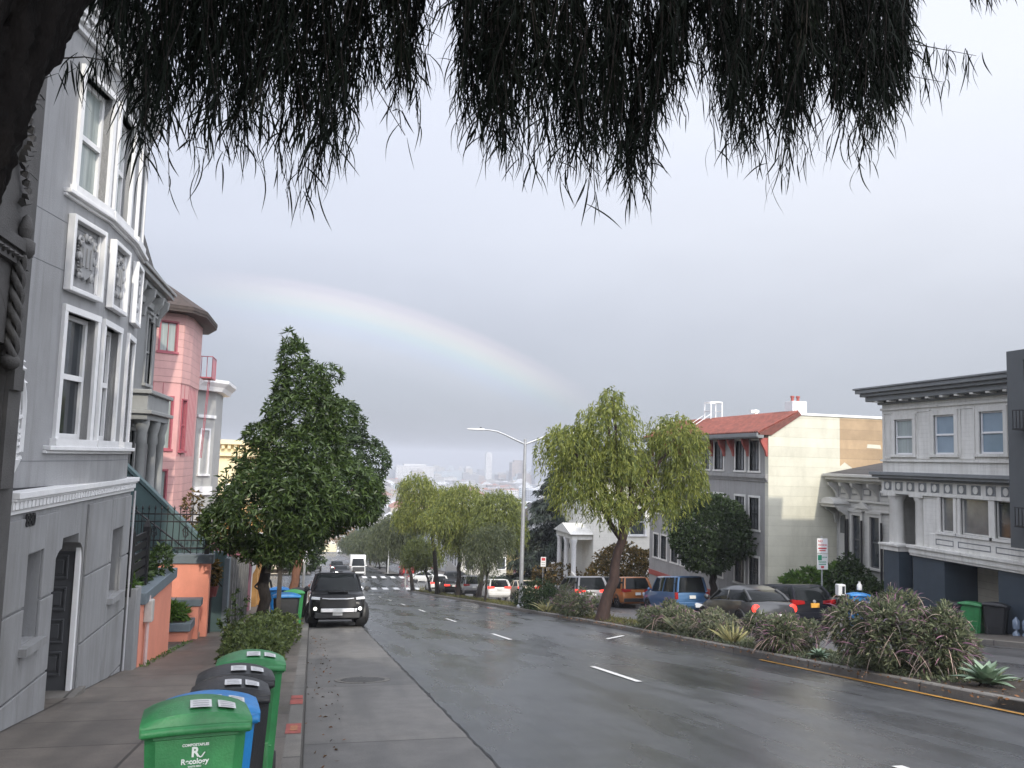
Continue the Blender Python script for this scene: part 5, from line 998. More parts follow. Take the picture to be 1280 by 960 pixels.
wt('broad bright weeping tree with dark forked trunk, just in front of the tallest tipped one', 11.2, 65, [((11.3, 65, -1.6), (1.7, 1.7, 1.3)), ((10.2, 65, -3.0), (1.7, 1.7, 1.2)), ((12.3, 65, -3.2), (1.8, 1.7, 1.3)), ((11.4, 65, -4.6), (1.7, 1.5, .8))], l_weep, 560)
wt('weeping tree at the right of the bright group, next to the lamp post', 11.6, 59, [((13.0, 59, -1.7), (1.4, 1.6, 1.2)), ((13.6, 59, -3.2), (1.1, 1.5, 1.1)), ((12.3, 59, -2.8), (1.2, 1.5, 1.2))], l_weep2, 380)
wt('small thin drooping tree with slim trunk before the white car', 10.7, 52, [((10.6, 52, -3.4), (1.0, 1.0, .9)), ((11.4, 52, -3.0), (.8, .9, .8)), ((10.3, 52, -4.3), (.8, .9, .6))], l_weep3, 170, .08, .2, .02, (.6, 1.2))
wt('dull green weeping tree nearest the crossing', 10.4, 88, [((8.4, 88, -5.6), (1.9, 1.9, 1.4)), ((7.2, 88, -6.9), (1.5, 1.6, 1.1)), ((9.9, 88, -5.4), (1.6, 1.6, 1.3)), ((9.3, 88, -7.4), (1.8, 1.6, 1.0))], l_weep3, 420)
wt('low round weeping tree in front of the pick-up', 11.0, 79, [((9.9, 79, -6.8), (1.3, 1.4, 1.0)), ((10.6, 79, -7.4), (1.2, 1.3, .9)), ((9.3, 79, -7.6), (1.0, 1.2, .8))], l_weep2, 240, .12)
for y, lab in ((126, 'first median tree past the crossing'), (141, 'second median tree past the crossing'), (165, 'third median tree past the crossing'), (200, 'median tree farthest down the next block')):
    z = zg(11, y); wt(lab, 11.0, y, [((10.2, y, z+4.8), (3.4, 3.0, 2.2)), ((11.4, y, z+6.2), (2.6, 2.4, 1.7)), ((8.4, y, z+4.4), (2.2, 2.2, 1.5))], l_weep3, 320, .16, .42, .055, (.6, 1.3), .14)
for x, y, h, m, lab in ((4.5, 352, 12, l_aut, 'golden autumn tree at the very end of the street'), (12, 345, 11, l_aut, 'brownish autumn tree right of the golden one at the street end'), (-4, 340, 13, l_glossy2, 'dark tree at the street end on the left'), (18, 300, 10, l_weep3, 'dull tree at the street end on the right'), (21, 235, 9, l_weep3, 'tree half way down the next block on the right'), (24, 345, 12, l_glossy2, 'dark crowned tree at the far right of the street end')):
    z = zg(x, y); tree('far_tree', lab, (x, y, z), (x, y, z+h*.4), .25, .15, m_bark, [((x, y, z+h*.6), (4.2, 4, h*.26)), ((x+1, y, z+h*.8), (3.0, 3, h*.2)), ((x-2, y, z+h*.55), (2.6, 2.6, h*.2))], lambda o, l: bushy('crown', m, o, l, 520, 4, .7, .16, .55), limbs=False)
# ---- right-hand trees and shrubs
tree('round_tree', 'dense dark round headed tree against the grey stucco front', (19.1, 37.7, zg(19, 37.7)+.1), (19.0, 37.7, -3.1), .20, .15, m_bark, [((18.9, 37.7, -1.3), (2.0, 2.0, 1.3)), ((18.0, 37.5, -1.9), (1.2, 1.4, .9)), ((20.0, 37.5, -1.9), (1.1, 1.4, .9)), ((19.0, 37.7, -.4), (1.3, 1.4, .75)), ((18.6, 37.5, -2.8), (1.3, 1.3, .6))], lambda o, l: bushy('crown', l_glossy2, o, l, 9000, 4, .14, .042, .5, .3, .8), limbs=False)
def cedar(name, label, base, h, wide, n, top=.08):
    o = thing(name, label, 'tree', base); trunk(o, base, (base[0], base[1], base[2]+h*.97), .3, .04, m_bark); V = []; Q = []; mb = MB()
    for k in range(int(h*1.8)):
        t = k/(h*1.8); z = base[2]+h*(.12+.88*t); r = wide*((1-t)**.8)*random.uniform(.75, 1.15)+top
        for j in range(6):
            a = random.uniform(0, 6.28); d = np.array([math.cos(a), math.sin(a), 0]); e = np.array([base[0], base[1], z])+d*r+np.array([0, 0, -.16*r]); s0 = np.array([base[0], base[1], z+.15]); mb.tube([tuple(s0), tuple(e)], [.05, .012], 4, False); c = int(n*r/wide)+6; tt = rng.random((c, 1))**.6
            p = s0+(e-s0)*tt+rng.normal(size=(c, 3))*np.array([.22, .22, .09]); V.append(p); Q.append(d*.6+np.array([0, 0, -.6])+rng.normal(size=(c, 3))*.45)
    V = np.concatenate(V); Q = np.concatenate(Q); k = len(V); npmesh('needles', *leaf_arrays(V, Q, .5*(.6+.7*rng.random(k)), .07, 1, .2), l_con, o); mb.build('branches', m_bark, o, recalc=False); return o
cedar('drooping_conifer', 'wide dark drooping conifer behind the lamp post', (20.6, 70, zg(20, 70)), 11.5, 5.2, 260)
cedar('tall_conifer', 'tall narrow dark conifer rising behind the large weeping tree', (22.8, 74, zg(22, 74)), 15.5, 3.0, 200)
cedar('small_pine', 'small dark pine standing out against the hazy city', (300*.200, 300, zg(60, 300)), 22, 7, 26)
tuft('bronze_shrub', 'large bronze green shrub in front of the white porch house', (20.2, 54.5, zg(20, 54)), [((20.6, 54, -5.1), (1.8, 1.6, 1.4)), ((19.3, 54, -6.0), (1.3, 1.3, 1.0)), ((22, 54, -5.4), (1.2, 1.3, 1.2))], l_gold, 3600, .2, .05, cat='shrub')
tuft('hedge_shrub', 'green and yellow hedge shrub beside the hydrant', (18.9, 62.5, zg(19, 62)), [((18.9, 62.5, -7.0), (1.2, 1.8, .9)), ((18.5, 65.5, -7.6), (1.2, 1.8, .9))], l_gold, 700, .22, .05, cat='shrub')
tuft('broadleaf_shrub', 'bright green broad leaved shrub beside the cream side wall', (22.0, 33.8, zg(22, 33.8)), [((21.9, 33.8, -3.55), (1.25, 1.0, .75)), ((22.9, 33.6, -3.3), (.9, .9, .75)), ((21.2, 33.6, -4.0), (.8, .8, .6))], l_lush, 850, .30, .075, cat='shrub')
tuft('garden_shrub', 'dark mixed shrubs in front of the Victorian cottage', (23.2, 31.6, zg(23, 31.6)), [((22.9, 32.4, -3.2), (.9, .8, 1.0)), ((22.6, 31.0, -3.4), (1.0, 1.0, .75)), ((22.4, 29.6, -3.6), (1.0, 1.0, .85)), ((23.2, 33.0, -2.6), (.4, .5, .7))], l_glossy2, 1500, .17, .04, cat='shrub')
# ---- median planting
def sage(label, c, rx, ry, h, n, purple=.5, m=None):
    x, y = c; z = zg(x, y)+.13; o = thing('sage_bush', label, 'bush', (x, y, z), group='sage bushes on the median'); lb = [((x+random.uniform(-.65, .65)*rx, y+random.uniform(-.75, .75)*ry, z+h*random.uniform(.22, .62)), (rx*random.uniform(.28, .5), ry*random.uniform(.25, .45), h*random.uniform(.22, .42))) for _ in range(13)]+[((x, y, z+h*.25), (rx*.75, ry*.75, h*.36))]
    bushy('foliage', m or l_sage2, o, lb, int(n*1.5), 4, .105, .014, .6, .6, .8); mb = MB()
    for i in range(14): a = random.uniform(0, 6.28); mb.tube([(x, y, z-.05), (x+.6*rx*math.cos(a), y+.6*ry*math.sin(a), z+h*.5)], [.02, .006], 4, False)
    mb.build('stems', m_bark, o)
    P, Dn = lobes_points(lb, int(n*.55), .8); up_k = P[:, 2] > z+h*.28; P = P[up_k]; Dn = Dn[up_k]; k = len(P); pu = rng.random(k) < purple; Dn = Dn*np.array([1, 1, .6])+np.array([0, 0, .5])+rng.normal(size=P.shape)*.45
    npmesh('dry_stems', *leaf_arrays(P[~pu]-Dn[~pu]*.03, Dn[~pu], .18+.42*rng.random((~pu).sum())**3, .0045, 6, .8), l_stem, o); npmesh('flower_spikes', *leaf_arrays(P[pu], Dn[pu], .16+.16*rng.random(pu.sum()), .009, 3, .40), l_purp, o); return o
sage('largest and nearest grey green sage bush with long curling purple stems', (9.98, 12.6), .95, 1.3, 1.30, 5200, .34)
sage('second sage bush, right of the pale strap leaved plant', (10.1, 16.7), .70, .95, .86, 2600, .30)
sage('greenish sage bush left of the pale strap leaved plant', (10.35, 20.3), .70, .95, .78, 2200, .15, l_sage)
sage('wide greyish sage bush with dry stems nearest the leaning trunk', (10.5, 23.6), .7, 1.25, .88, 2400, .3)
sage('dry twiggy purple grey sage bush on the far side of the leaning trunk', (10.55, 32.5), .8, 1.5, 1.15, 2200, .5)
tuft('green_bush', 'dense dark green bush at the foot of the lamp post', (10.9, 39.5, zg(11, 39.5)+.13), [((10.9, 39.5, zg(11, 39.5)+.7), (1.0, 1.6, .85)), ((10.7, 38, zg(11, 38)+.55), (.9, 1.2, .65)), ((11, 42, zg(11, 42)+.5), (.9, 1.2, .6))], l_glossy2, 1600, .13, .03, cat='bush')
def strap(label, c, n, L, m, name='strap_leaf_plant', w=.03):
    x, y = c; z = zg(x, y)+.13; o = thing(name, label, 'plant', (x, y, z)); a = rng.random(n)*6.28; tl = .25+.75*rng.random(n); D_ = np.stack([np.cos(a)*tl, np.sin(a)*tl, np.ones(n)], 1); npmesh('leaves', *leaf_arrays(np.array([[x, y, z-.05]]).repeat(n, 0)+rng.normal(size=(n, 3))*.04, D_, L*(.6+.5*rng.random(n)), w, 5, .25), m, o); MB().lathe([(.10, -.1), (.06, .08), (.001, .1)], (x, y, z), 8).build('base', m_bark, o); return o
strap('pale cream striped strap leaved plant between two sage bushes', (9.98, 18.7), 46, .80, l_strap)
strap('green striped strap leaved plant in the sage before the leaning trunk', (10.2, 22.1), 40, .85, l_sage)
strap('small pale strap leaved plant by the dark green bush', (10.3, 36.5), 30, .9, l_strap)
strap('tiny pale strap leaved plant under the far weeping trees', (10.6, 83), 26, 1.0, l_strap)
strap('short green clump of blades at the near right end of the purple bush', (10.45, 11.3), 60, .38, l_sage2, 'grass_clump', .012)
def agave(label, c, r, n=24):
    x, y = c; z = zg(x, y)+.13; o = thing('agave', label, 'agave', (x, y, z)); mb = MB()
    for i in range(n):
        a = i*2.399; el = R(18+62*(i/n)); L = r*(1.0-.25*i/n); rings = []; d = Vector((math.cos(a), math.sin(a), 0)); s = Vector((-d.y, d.x, 0))
        for k in range(7):
            t = k/6; e = el-.25*t; p = Vector((x, y, z+.03))+d*L*t*math.cos(e)+Vector((0, 0, L*t*math.sin(e))); w_ = r*.17*(.55+1.1*t-1.0*t*t if t < .55 else (1-t)*1.78)*1.15+.002; nn_ = (Vector((0, 0, 1))*math.cos(e)-d*math.sin(e)); th = .022*(1-t)+.003
            rings.append([p-s*w_+nn_*w_*.35, p-nn_*th, p+s*w_+nn_*w_*.35, p+nn_*th*.3])
        mb.loft(rings)
    mb.build('leaves', m_agave, o, smooth=60); MB().lathe([(.12, -.1), (.10, .05), (.001, .08)], (x, y, z), 8).build('base', m_bark, o); return o
agave('plump blue green agave rosette at the near right end of the median', (9.75, 10.6), .50)
agave('small dark agave between the two nearest sage bushes', (9.75, 14.8), .26, 18)
# ground cover and fallen leaves: uncountable
def scatter(name, label, m, n, fx, y0, y1, L, W, up=1.0, dens=None, zoff=.13):
    y = rng.uniform(y0, y1, n) if dens is None else y0+(y1-y0)*rng.random(n)**dens; lo, hi = zip(*[fx(v) for v in y]); x = np.array(lo)+(np.array(hi)-np.array(lo))*rng.random(n); z = np.array([zg(a, b) for a, b in zip(x, y)])+zoff+.003; D_ = rng.normal(size=(n, 3))*np.array([1, 1, .25])+np.array([0, 0, up]); D_[:, 2] = np.maximum(D_[:, 2], .05)
    o = npmesh(name, *leaf_arrays(np.stack([x, y, z], 1), D_, L*(.5+rng.random(n)), W, 1, 0), m, None, 'stuff'); o['label'] = label; o['category'] = name.replace('_', ' '); return o
scatter('grass', 'short patchy grass on the median soil', l_grass, 9000, lambda y: (kerbx(y)+.2, medr(y)-.2), 24, 88, .13, .012, 1.0)
scatter('ground_cover', 'low leafy ground cover under the median bushes', l_sage2, 5000, lambda y: (kerbx(y)+.2, medr(y)-.2), 11, 26, .10, .018, .8)
scatter('fallen_leaves', 'brown fallen leaves along the median kerb and soil', l_litter, 1700, lambda y: (kerbx(y)-.45, medr(y)-.2), 6, 34, .055, .016, .05)
scatter('gutter_leaves', 'scattered fallen leaves in the left gutter', l_litter, 130, lambda y: (.02, .5), 6.5, 26, .05, .014, .05, zoff=.006)
scatter('weeds', 'small weeds along the foot of the coral planter', l_lush, 260, lambda y: (-2.95, -2.80), 16.3, 22.3, .06, .012, .8)
# ================================================================ vehicles
random.seed(5); rng = np.random.default_rng(5)
m_tyre = mat('tyre rubber', (.012, .012, .013), .8, .2, 20); m_rim = mat('alloy rim', (.35, .35, .36), .3, .1, 8, metal=.9); m_blk = mat('black plastic', (.014, .014, .015), .5, .2, 15); m_chr = mat('satin silver', (.62, .62, .63), .28, .05, 8, metal=.8)
m_cg = mat('car glass', (.010, .012, .013), .10, .2, 2, spec=.12); m_plate = mat('number plate white', (.6, .6, .58), .5, .1, 8); m_plateo = mat('number plate orange', (.60, .30, .04), .5, .1, 8)
m_brake = mat('lit brake lamp', (.5, .02, .02), .3, .05, 8, emit=((1.0, .05, .03), 1.6)); m_tail = mat('red tail lamp', (.30, .012, .012), .2, .1, 8, coat=.5); m_head = mat('clear headlamp', (.55, .57, .6), .08, .1, 20, spec=.9); m_headon = mat('lit headlamp', (.8, .8, .8), .2, .05, 8, emit=((1, .97, .9), 2.2)); m_amber = mat('amber lamp', (.6, .2, .03), .25)
PAINTS = {}
def paint(name, rgb, metal=.0):
    if name not in PAINTS: PAINTS[name] = mat(name+' car paint', rgb, .30, .05, 3, metal=metal, spec=.22 if max(rgb) < .03 else .5, coat=.0 if max(rgb) < .03 else .5, dirt=.12)
    return PAINTS[name]
KIND = dict(  # L, W, H, belt, bonnet, rear deck, cabin: rear base, rear top, front top, front base ; wheel radius
    suv=(4.75, 1.90, 1.74, 1.10, 1.08, 1.08, -.495, -.44, .08, .24, .37), hatch=(4.1, 1.76, 1.50, .97, .92, .96, -.49, -.40, .10, .26, .31), sedan=(4.65, 1.82, 1.43, .96, .90, .98, -.36, -.17, .09, .25, .33),
    boxy=(4.3, 1.82, 1.79, 1.06, 1.04, 1.05, -.495, -.475, .13, .24, .34), van=(5.2, 2.0, 2.3, 1.25, 1.2, 1.25, -.495, -.48, .26, .38, .36), beetle=(4.28, 1.81, 1.49, 1.0, .90, .98, -.40, -.10, .08, .24, .34), pickup=(5.3, 1.95, 1.82, 1.12, 1.1, 1.10, -.12, -.09, .08, .21, .38), orv=(4.82, 1.90, 1.82, 1.18, 1.13, 1.15, -.495, -.45, .05, .19, .43))
def car(kind, label, rgbname, rgb, x, y, face_us, group='cars in the street', lights=False, name='car', metal=0.0, detail=True, steer=0, rear_plate=m_plate, yaw=0.0, cat='car'):
    L, W, H, zb, zh, zd, crb, crt, cft, cfb, wr = KIND[kind]; P = paint(rgbname, rgb, metal); s = -1 if face_us else 1
    pitch = math.atan((zg(x, y+1)-zg(x, y-1))/2)*s
    o = thing(name, label, cat, (x, y, zg(x, y)+.01+(-.03 if x > 12 else 0)), (pitch, 0, (math.pi if face_us else 0)+yaw), group=group); h = W/2; gc = .24 if kind in ('suv', 'orv', 'pickup', 'van') else .19
    st = [(-.5, .84, .36, zd-.22), (-.492, .93, .30, zd-.06), (-.46, .965, gc, zd), (-.32, .99, gc, zb if kind != 'sedan' else zd+.01), (-.05, 1, gc, zb), (cfb-.02, .995, gc, zb), (cfb+.03, .985, gc, zh+.03), (.40, .955, gc, zh-.02), (.47, .90, .26, zh-.10), (.495, .84, .32, zh-.22), (.5, .78, .40, zh-.34)]
    if kind == 'orv': st[-3:] = [(.47, .90, .40, zh-.12), (.495, .86, .46, zh-.24), (.5, .80, .52, zh-.36)]
    if kind == 'beetle': st = [(-.5, .66, .40, .62), (-.485, .76, .32, .78), (-.44, .87, .22, .92), (-.32, .97, .2, 1.0), (-.05, .98, .2, 1.0), (.22, .97, .2, .98), (.30, .94, .2, .93), (.40, .86, .22, .80), (.47, .74, .28, .66), (.5, .6, .36, .5)]
    rings = []
    for yf, wf, z0, z1 in st:
        w_ = h*wf; d = z1-z0; half = [(.80*w_, z0), (.955*w_, z0+.10*d), (w_, z0+.42*d), (w_, z0+.62*d), (.975*w_, z0+.80*d), (.945*w_, z1-.035), (.86*w_, z1)]
        rings.append([(a, yf*L, b) for a, b in half]+[(0, yf*L, z1+.025)]+[(-a, yf*L, b) for a, b in half[::-1]]+[(0, yf*L, z0)])
    mb = MB(); mb.loft(rings); mb.build('body', P, o, local=True, smooth=38)
    # cabin
    if kind == 'beetle': lev = [(.98, crb, cfb+.02, .86), (1.15, crb+.05, cfb-.05, .82), (1.32, crb+.13, cft+.05, .74), (1.43, crb+.20, cft-.03, .62), (1.485, crb+.28, cft-.12, .42)]
    else: lev = [(zb-.03, crb, cfb, .915), ((zb+H)/2, crb+(crt-crb)*.45, cfb-(cfb-cft)*.55, .845), (H-.07, crt, cft, .765), (H-.02, crt+.012, cft-.02, .72), (H, crt+.05, cft-.06, .60)]
    def ring(z, a, b, wf):
        w_ = h*wf; c = .10; ya, yb = a*L, b*L; return [(w_-c, ya, z), (w_, ya+c*1.2, z), (w_, (ya+yb)/2, z), (w_-.01, yb-c*1.6, z), (w_-.16, yb-.02, z), (0, yb+.05, z), (-w_+.16, yb-.02, z), (-w_+.01, yb-c*1.6, z), (-w_, (ya+yb)/2, z), (-w_, ya+c*1.2, z), (-w_+c, ya, z), (0, ya-.03, z)]
    nl = 3; mb = MB(); mb.loft([ring(*q) for q in lev[:nl]]); mb.build('window_glass', m_cg, o, local=True, smooth=50); mb = MB(); mb.loft([ring(*q) for q in lev[nl-1:]]); rf = mb.build('roof', P, o, local=True, smooth=50)
    mb = MB(); A = [ring(*q) for q in lev[:nl]]
    for k, r in ((1, .05 if kind in ('suv', 'orv', 'boxy', 'van', 'hatch') else .035), (11-1, .05), (3, .032), (7, .032), (2, .026), (8, .026), (0, .03), (10, .03)): mb.tube([A[i][k] for i in range(nl)], [r*1.15, r, r], 6)
    if kind in ('suv', 'orv', 'hatch', 'van', 'boxy'):       # rear quarter posts
        for sgn in (1, -1):
            q = [Vector(A[i][1 if sgn > 0 else 9]) for i in (0, 2)]; b0 = q[0]+Vector((0, .30 if kind != 'boxy' else .16, 0)); b1 = q[1]+Vector((0, .22 if kind != 'boxy' else .16, 0)); e = Vector((.006*sgn, 0, 0)); mb.prism([q[0]+e, b0+e, b1+e, q[1]+e], (.008*sgn, 0, 0))
    mb.build('pillars', P, o, local=True, smooth=60)
    # wheels
    wb = .295*L
    for sx in (1, -1):
        for yy_ in (-wb, wb*1.04):
            cx = sx*(h-.115); mb = MB(); mb.lathe([(wr*.62, -.10), (wr*.93, -.11), (wr, -.07), (wr, .07), (wr*.93, .11), (wr*.62, .10)], (0, 0, 0), 24, 'x'); t_ = mb.build('wheel', m_tyre, o, local=True, smooth=40); t_.location = (cx, yy_, wr)
            if yy_ > 0 and steer: t_.rotation_euler = (0, 0, R(steer))
            mb = MB(); mb.lathe([(wr*.62, sx*.085), (wr*.56, sx*.075), (wr*.18, sx*.09), (.001, sx*.095)], (0, 0, 0), 20, 'x')
            for k in range(5): a = k*1.2566; mb.box(min(sx*.078, sx*.10), max(sx*.078, sx*.10), -.03, .03, wr*.1, wr*.58, T=lambda X, Y, Z, a=a: (X, Y*math.cos(a)-Z*math.sin(a), Y*math.sin(a)+Z*math.cos(a)))
            mb.build('rim', m_rim, t_, local=True)
    mb = MB()
    for sx in (1, -1):
        for yy_ in (-wb, wb*1.04): mb.lathe([(wr*1.16, sx*(h*.70)), (wr*1.16, sx*(h*.985+.012)), (wr*1.02, sx*(h*.985+.012)), (wr*1.02, sx*h*.7)], (0, yy_, wr), 24, 'x')
    mb.build('wheel_arch', m_blk if kind in ('suv', 'orv', 'boxy', 'pickup') else P, o, local=True, smooth=40)
    if not detail: 
        pass
    for sx in (1, -1):
        mb = MB(); mb.lathe([(.001, -.085), (.075, -.06), (.095, 0), (.075, .05), (.001, .06)], (sx*(h+.10), cfb*L-.28, zb+.07), 10, 'y'); mb.box(sx*(h-.02) if sx > 0 else -h-.06, h+.06 if sx > 0 else -(h-.02), cfb*L-.31, cfb*L-.25, zb+.02, zb+.07); mb.build('mirror', P if kind != 'orv' else m_blk, o, local=True, smooth=60)
        zl = {'suv': .98, 'orv': 1.0, 'boxy': .92, 'van': 1.0, 'hatch': .90, 'sedan': .86, 'beetle': .80, 'pickup': 1.0}[kind]
        mb = MB()
        if kind in ('boxy', 'van', 'pickup'): mb.box(sx*h*.80 if sx > 0 else -h*.955, h*.955 if sx > 0 else -h*.80, -.505*L, -.475*L, zl-.22, zl+.10)
        elif kind == 'beetle': mb.lathe([(.001, -.03), (.13, -.01), (.15, .03), (.13, .10)], (sx*h*.72, -.475*L, .74), 14, 'y')
        else: mb.prism([(sx*h*a, -.502*L, zl+b) for a, b in ((.40, -.055), (.42, .055), (.80, .09), (.97, .10), (.965, -.07), (.8, -.09))], (0, .035*L, 0))
        mb.build('tail_light', m_brake if lights else m_tail, o, local=True, bevel=.01)
        if kind == 'orv': continue
        mb = MB(); mb.prism([(sx*h*a, .478*L, zh-.20+b) for a, b in ((.50, -.09), (.48, .03), (.85, .11), (.93, .06), (.90, -.06))], (0, .014*L, 0)); mb.build('headlight', m_headon if (face_us and lights) else m_head, o, local=True, bevel=.008)
    bw = .88*h; mb = MB(); mb.box(-bw, bw, -.508*L, -.47*L, .36, .56); mb.build('rear_bumper', P if kind not in ('suv', 'orv', 'pickup') else m_blk, o, local=True, bevel=.03)
    mb = MB(); mb.box(-bw*.9, bw*.9, .475*L, .503*L, .30, .50); mb.build('front_bumper', P if kind not in ('orv', 'pickup') else m_blk, o, local=True, bevel=.03)
    mb = MB(); mb.box(-.55*h, .55*h, .485*L, .5045*L, .52, zh-.24); mb.build('grille', m_blk, o, local=True, bevel=.015)
    zp = .80 if kind in ('suv', 'hatch', 'boxy', 'sedan', 'orv') else .50
    if not face_us: mb = MB(); mb.box(-.16, .16, -.515*L, -.505*L, zp-.075, zp+.075); mb.build('number_plate', rear_plate, o, local=True)
    else: mb = MB(); mb.box(-.16, .16, .5035*L, .507*L, .40, .52); mb.build('number_plate', m_plate, o, local=True)
    return o
PARK = 'cars parked along the kerb'; QUE = 'cars queuing away from us'
c4 = car('orv', 'black off-road car facing us with silver skid bar, parked at the left kerb', 'black', (.008, .008, .009), .92, 31.3, True, PARK, name='parked_car', steer=22)
# front of the near black car
L, W, H = KIND['orv'][:3]
mb = MB(); mb.box(-.60, .60, .485*L, .5055*L, .66, .99); mb.build('grille_insert', m_blk, c4, local=True, bevel=.02)
mb = MB(); mb.box(-.56, .56, .505*L, .516*L, .50, .63); mb.prism([(-.62, .505*L, .50), (-.56, .505*L, .50), (-.56, .505*L, .63), (-.66, .505*L, .63)], (0, .04, 0)); mb.build('skid_bar', m_chr, c4, local=True, bevel=.02)
mb = MB(); mb.tube([(-.52, .507*L, .955), (-.3, .512*L, .935), (.3, .512*L, .935), (.52, .507*L, .955)], .018, 8); mb.build('grille_bar', m_chr, c4, local=True); mb = MB(); mb.box(-.16, .16, .5165*L, .519*L, .50, .62); mb.build('front_plate', m_plate, c4, local=True)
for sx in (1, -1):
    mb = MB(); mb.lathe([(.001, .02), (.055, .015), (.06, -.03)], (sx*.74, .503*L, .62), 14, 'y'); mb.build('fog_light', m_headon, c4, local=True)
    mb = MB(); mb.tube([(sx*.62, -.42*L, 1.84), (sx*.62, -.1*L, 1.86), (sx*.62, .05*L, 1.83)], .022, 6); mb.build('roof_rail', m_blk, c4, local=True)
    mb = MB(); mb.prism([(sx*a, .492*L, b) for a, b in ((.56, .90), (.54, .985), (.87, 1.02), (.90, .93))], (0, .035, 0)); mb.build('headlight_lens', m_head, c4, local=True, bevel=.01)
mb = MB(); mb.box(-.34, .34, .28*L, .42*L, 1.13, 1.19); mb.build('bonnet_scoop', paint('black', 0), c4, local=True, bevel=.03)
car('hatch', 'silver grey car parked directly behind the black off-road car', 'silver grey', (.28, .28, .29), .75, 44, True, PARK, name='parked_car', metal=.4)
car('sedan', 'blue grey oncoming car with one bright headlamp just behind the black car', 'blue grey', (.12, .15, .19), 3.3, 73, True, 'oncoming cars', lights=True)
car('hatch', 'red car parked left in the shade past the black car', 'dark red', (.16, .02, .025), .9, 58, True, PARK, name='parked_car')
car('suv', 'dark parked car on the left past the crossing', 'charcoal', (.02, .021, .023), .55, 137, True, PARK, name='parked_car'); car('sedan', 'far grey parked car farthest up on the left', 'silver grey', 0, .9, 168, True, PARK, name='parked_car')
car('sedan', 'black oncoming car leading at the crossing with lit headlamps', 'black', 0, 3.9, 116, True, 'oncoming cars', lights=True); car('suv', 'dark oncoming car right behind the leading black one', 'charcoal', 0, 3.6, 126, True, 'oncoming cars', lights=True); car('hatch', 'dark hatchback oncoming in front of the truck', 'charcoal', 0, 4.4, 104, True, 'oncoming cars')
# truck
tr = car('van', 'white oncoming truck with black grille waiting at the crossing', 'white', (.62, .62, .60), 6.2, 119, True, 'oncoming cars', name='truck', cat='truck'); mb = MB(); mb.box(-1.05, 1.05, -2.7, 1.0, 1.2, 2.75); mb.build('cargo_box', paint('white', 0), tr, local=True, bevel=.04); mb = MB(); mb.box(-.8, .8, 2.55, 2.68, .55, 1.15); mb.build('front_grille', m_blk, tr, local=True, bevel=.03)
car('van', 'white van driving away past the crossing beyond the median', 'white', 0, 11.8, 150, False, QUE, name='van', cat='van')
car('beetle', 'dark grey round backed small car, rear towards us behind the bushes', 'dark metallic grey', (.06, .062, .065), 14.55, 26.4, False, QUE, metal=.5, lights=True)
g = car('hatch', 'black hatchback with orange number plate parked by the parking sign', 'blue black', (.010, .011, .016), 17.0, 28.0, False, PARK, name='parked_car', rear_plate=m_plateo)
mb = MB(); mb.lathe([(.001, -.02), (.055, -.015), (.06, .01)], (0, -.505*4.1, .93), 14, 'y'); mb.build('badge', m_chr, g, local=True)
car('boxy', 'metallic blue boxy car parked in front of the round tree', 'bright blue', (.05, .13, .27), 17.9, 39.6, False, PARK, name='parked_car', metal=.3)
car('suv', 'orange crossover parked ahead of the blue boxy car', 'orange', (.36, .125, .03), 18.0, 47.0, False, PARK, name='parked_car', metal=.2)
car('suv', 'silver grey suv with lit tail lamps left of the leaning trunk', 'metallic grey', (.20, .20, .21), 14.3, 44.0, False, QUE, metal=.5, lights=True)
car('suv', 'black suv half hidden behind the leaning trunk', 'charcoal', 0, 16.7, 48.6, False, QUE, lights=True)
car('hatch', 'white hatchback with brake lamps lit behind the thin drooping tree', 'white', 0, 13.3, 61.5, False, QUE, lights=True); car('sedan', 'pale gold sedan with brake lamps lit right of the lamp post', 'pale gold', (.55, .47, .36), 16.5, 65.5, False, QUE, lights=True)
car('suv', 'pale blue grey car parked beyond the white hatchback', 'pale blue', (.32, .36, .42), 17.6, 77, False, PARK, name='parked_car'); car('suv', 'silver suv left of the white hatchback, further on', 'silver grey', 0, 13.3, 71.5, False, QUE); car('sedan', 'black sedan with lit tail lamps among the weeping trunks', 'black', 0, 13.0, 80, False, QUE, lights=True)
car('suv', 'white suv with tail lamps lit near the crossing, seen under the low round tree', 'white', 0, 12.9, 88.5, False, QUE, lights=True); car('sedan', 'bright red car crossing beyond the median end', 'red', (.40, .02, .025), 13.4, 122, False, QUE); car('sedan', 'white sedan in the crossing behind the median trees', 'white', 0, 14.6, 108, True, 'oncoming cars', yaw=1.2); car('hatch', 'black hatchback at the crossing beside the white sedan', 'charcoal', 0, 18.5, 107, True, 'oncoming cars', yaw=1.35)
for x, y, lab in ((16.9, 128, 'grey car parked past the crossing on the right'), (16.9, 140, 'dark car parked further past the crossing on the right')): car('sedan', lab, 'silver grey' if y < 130 else 'charcoal', 0, x, y, False, PARK, name='parked_car')

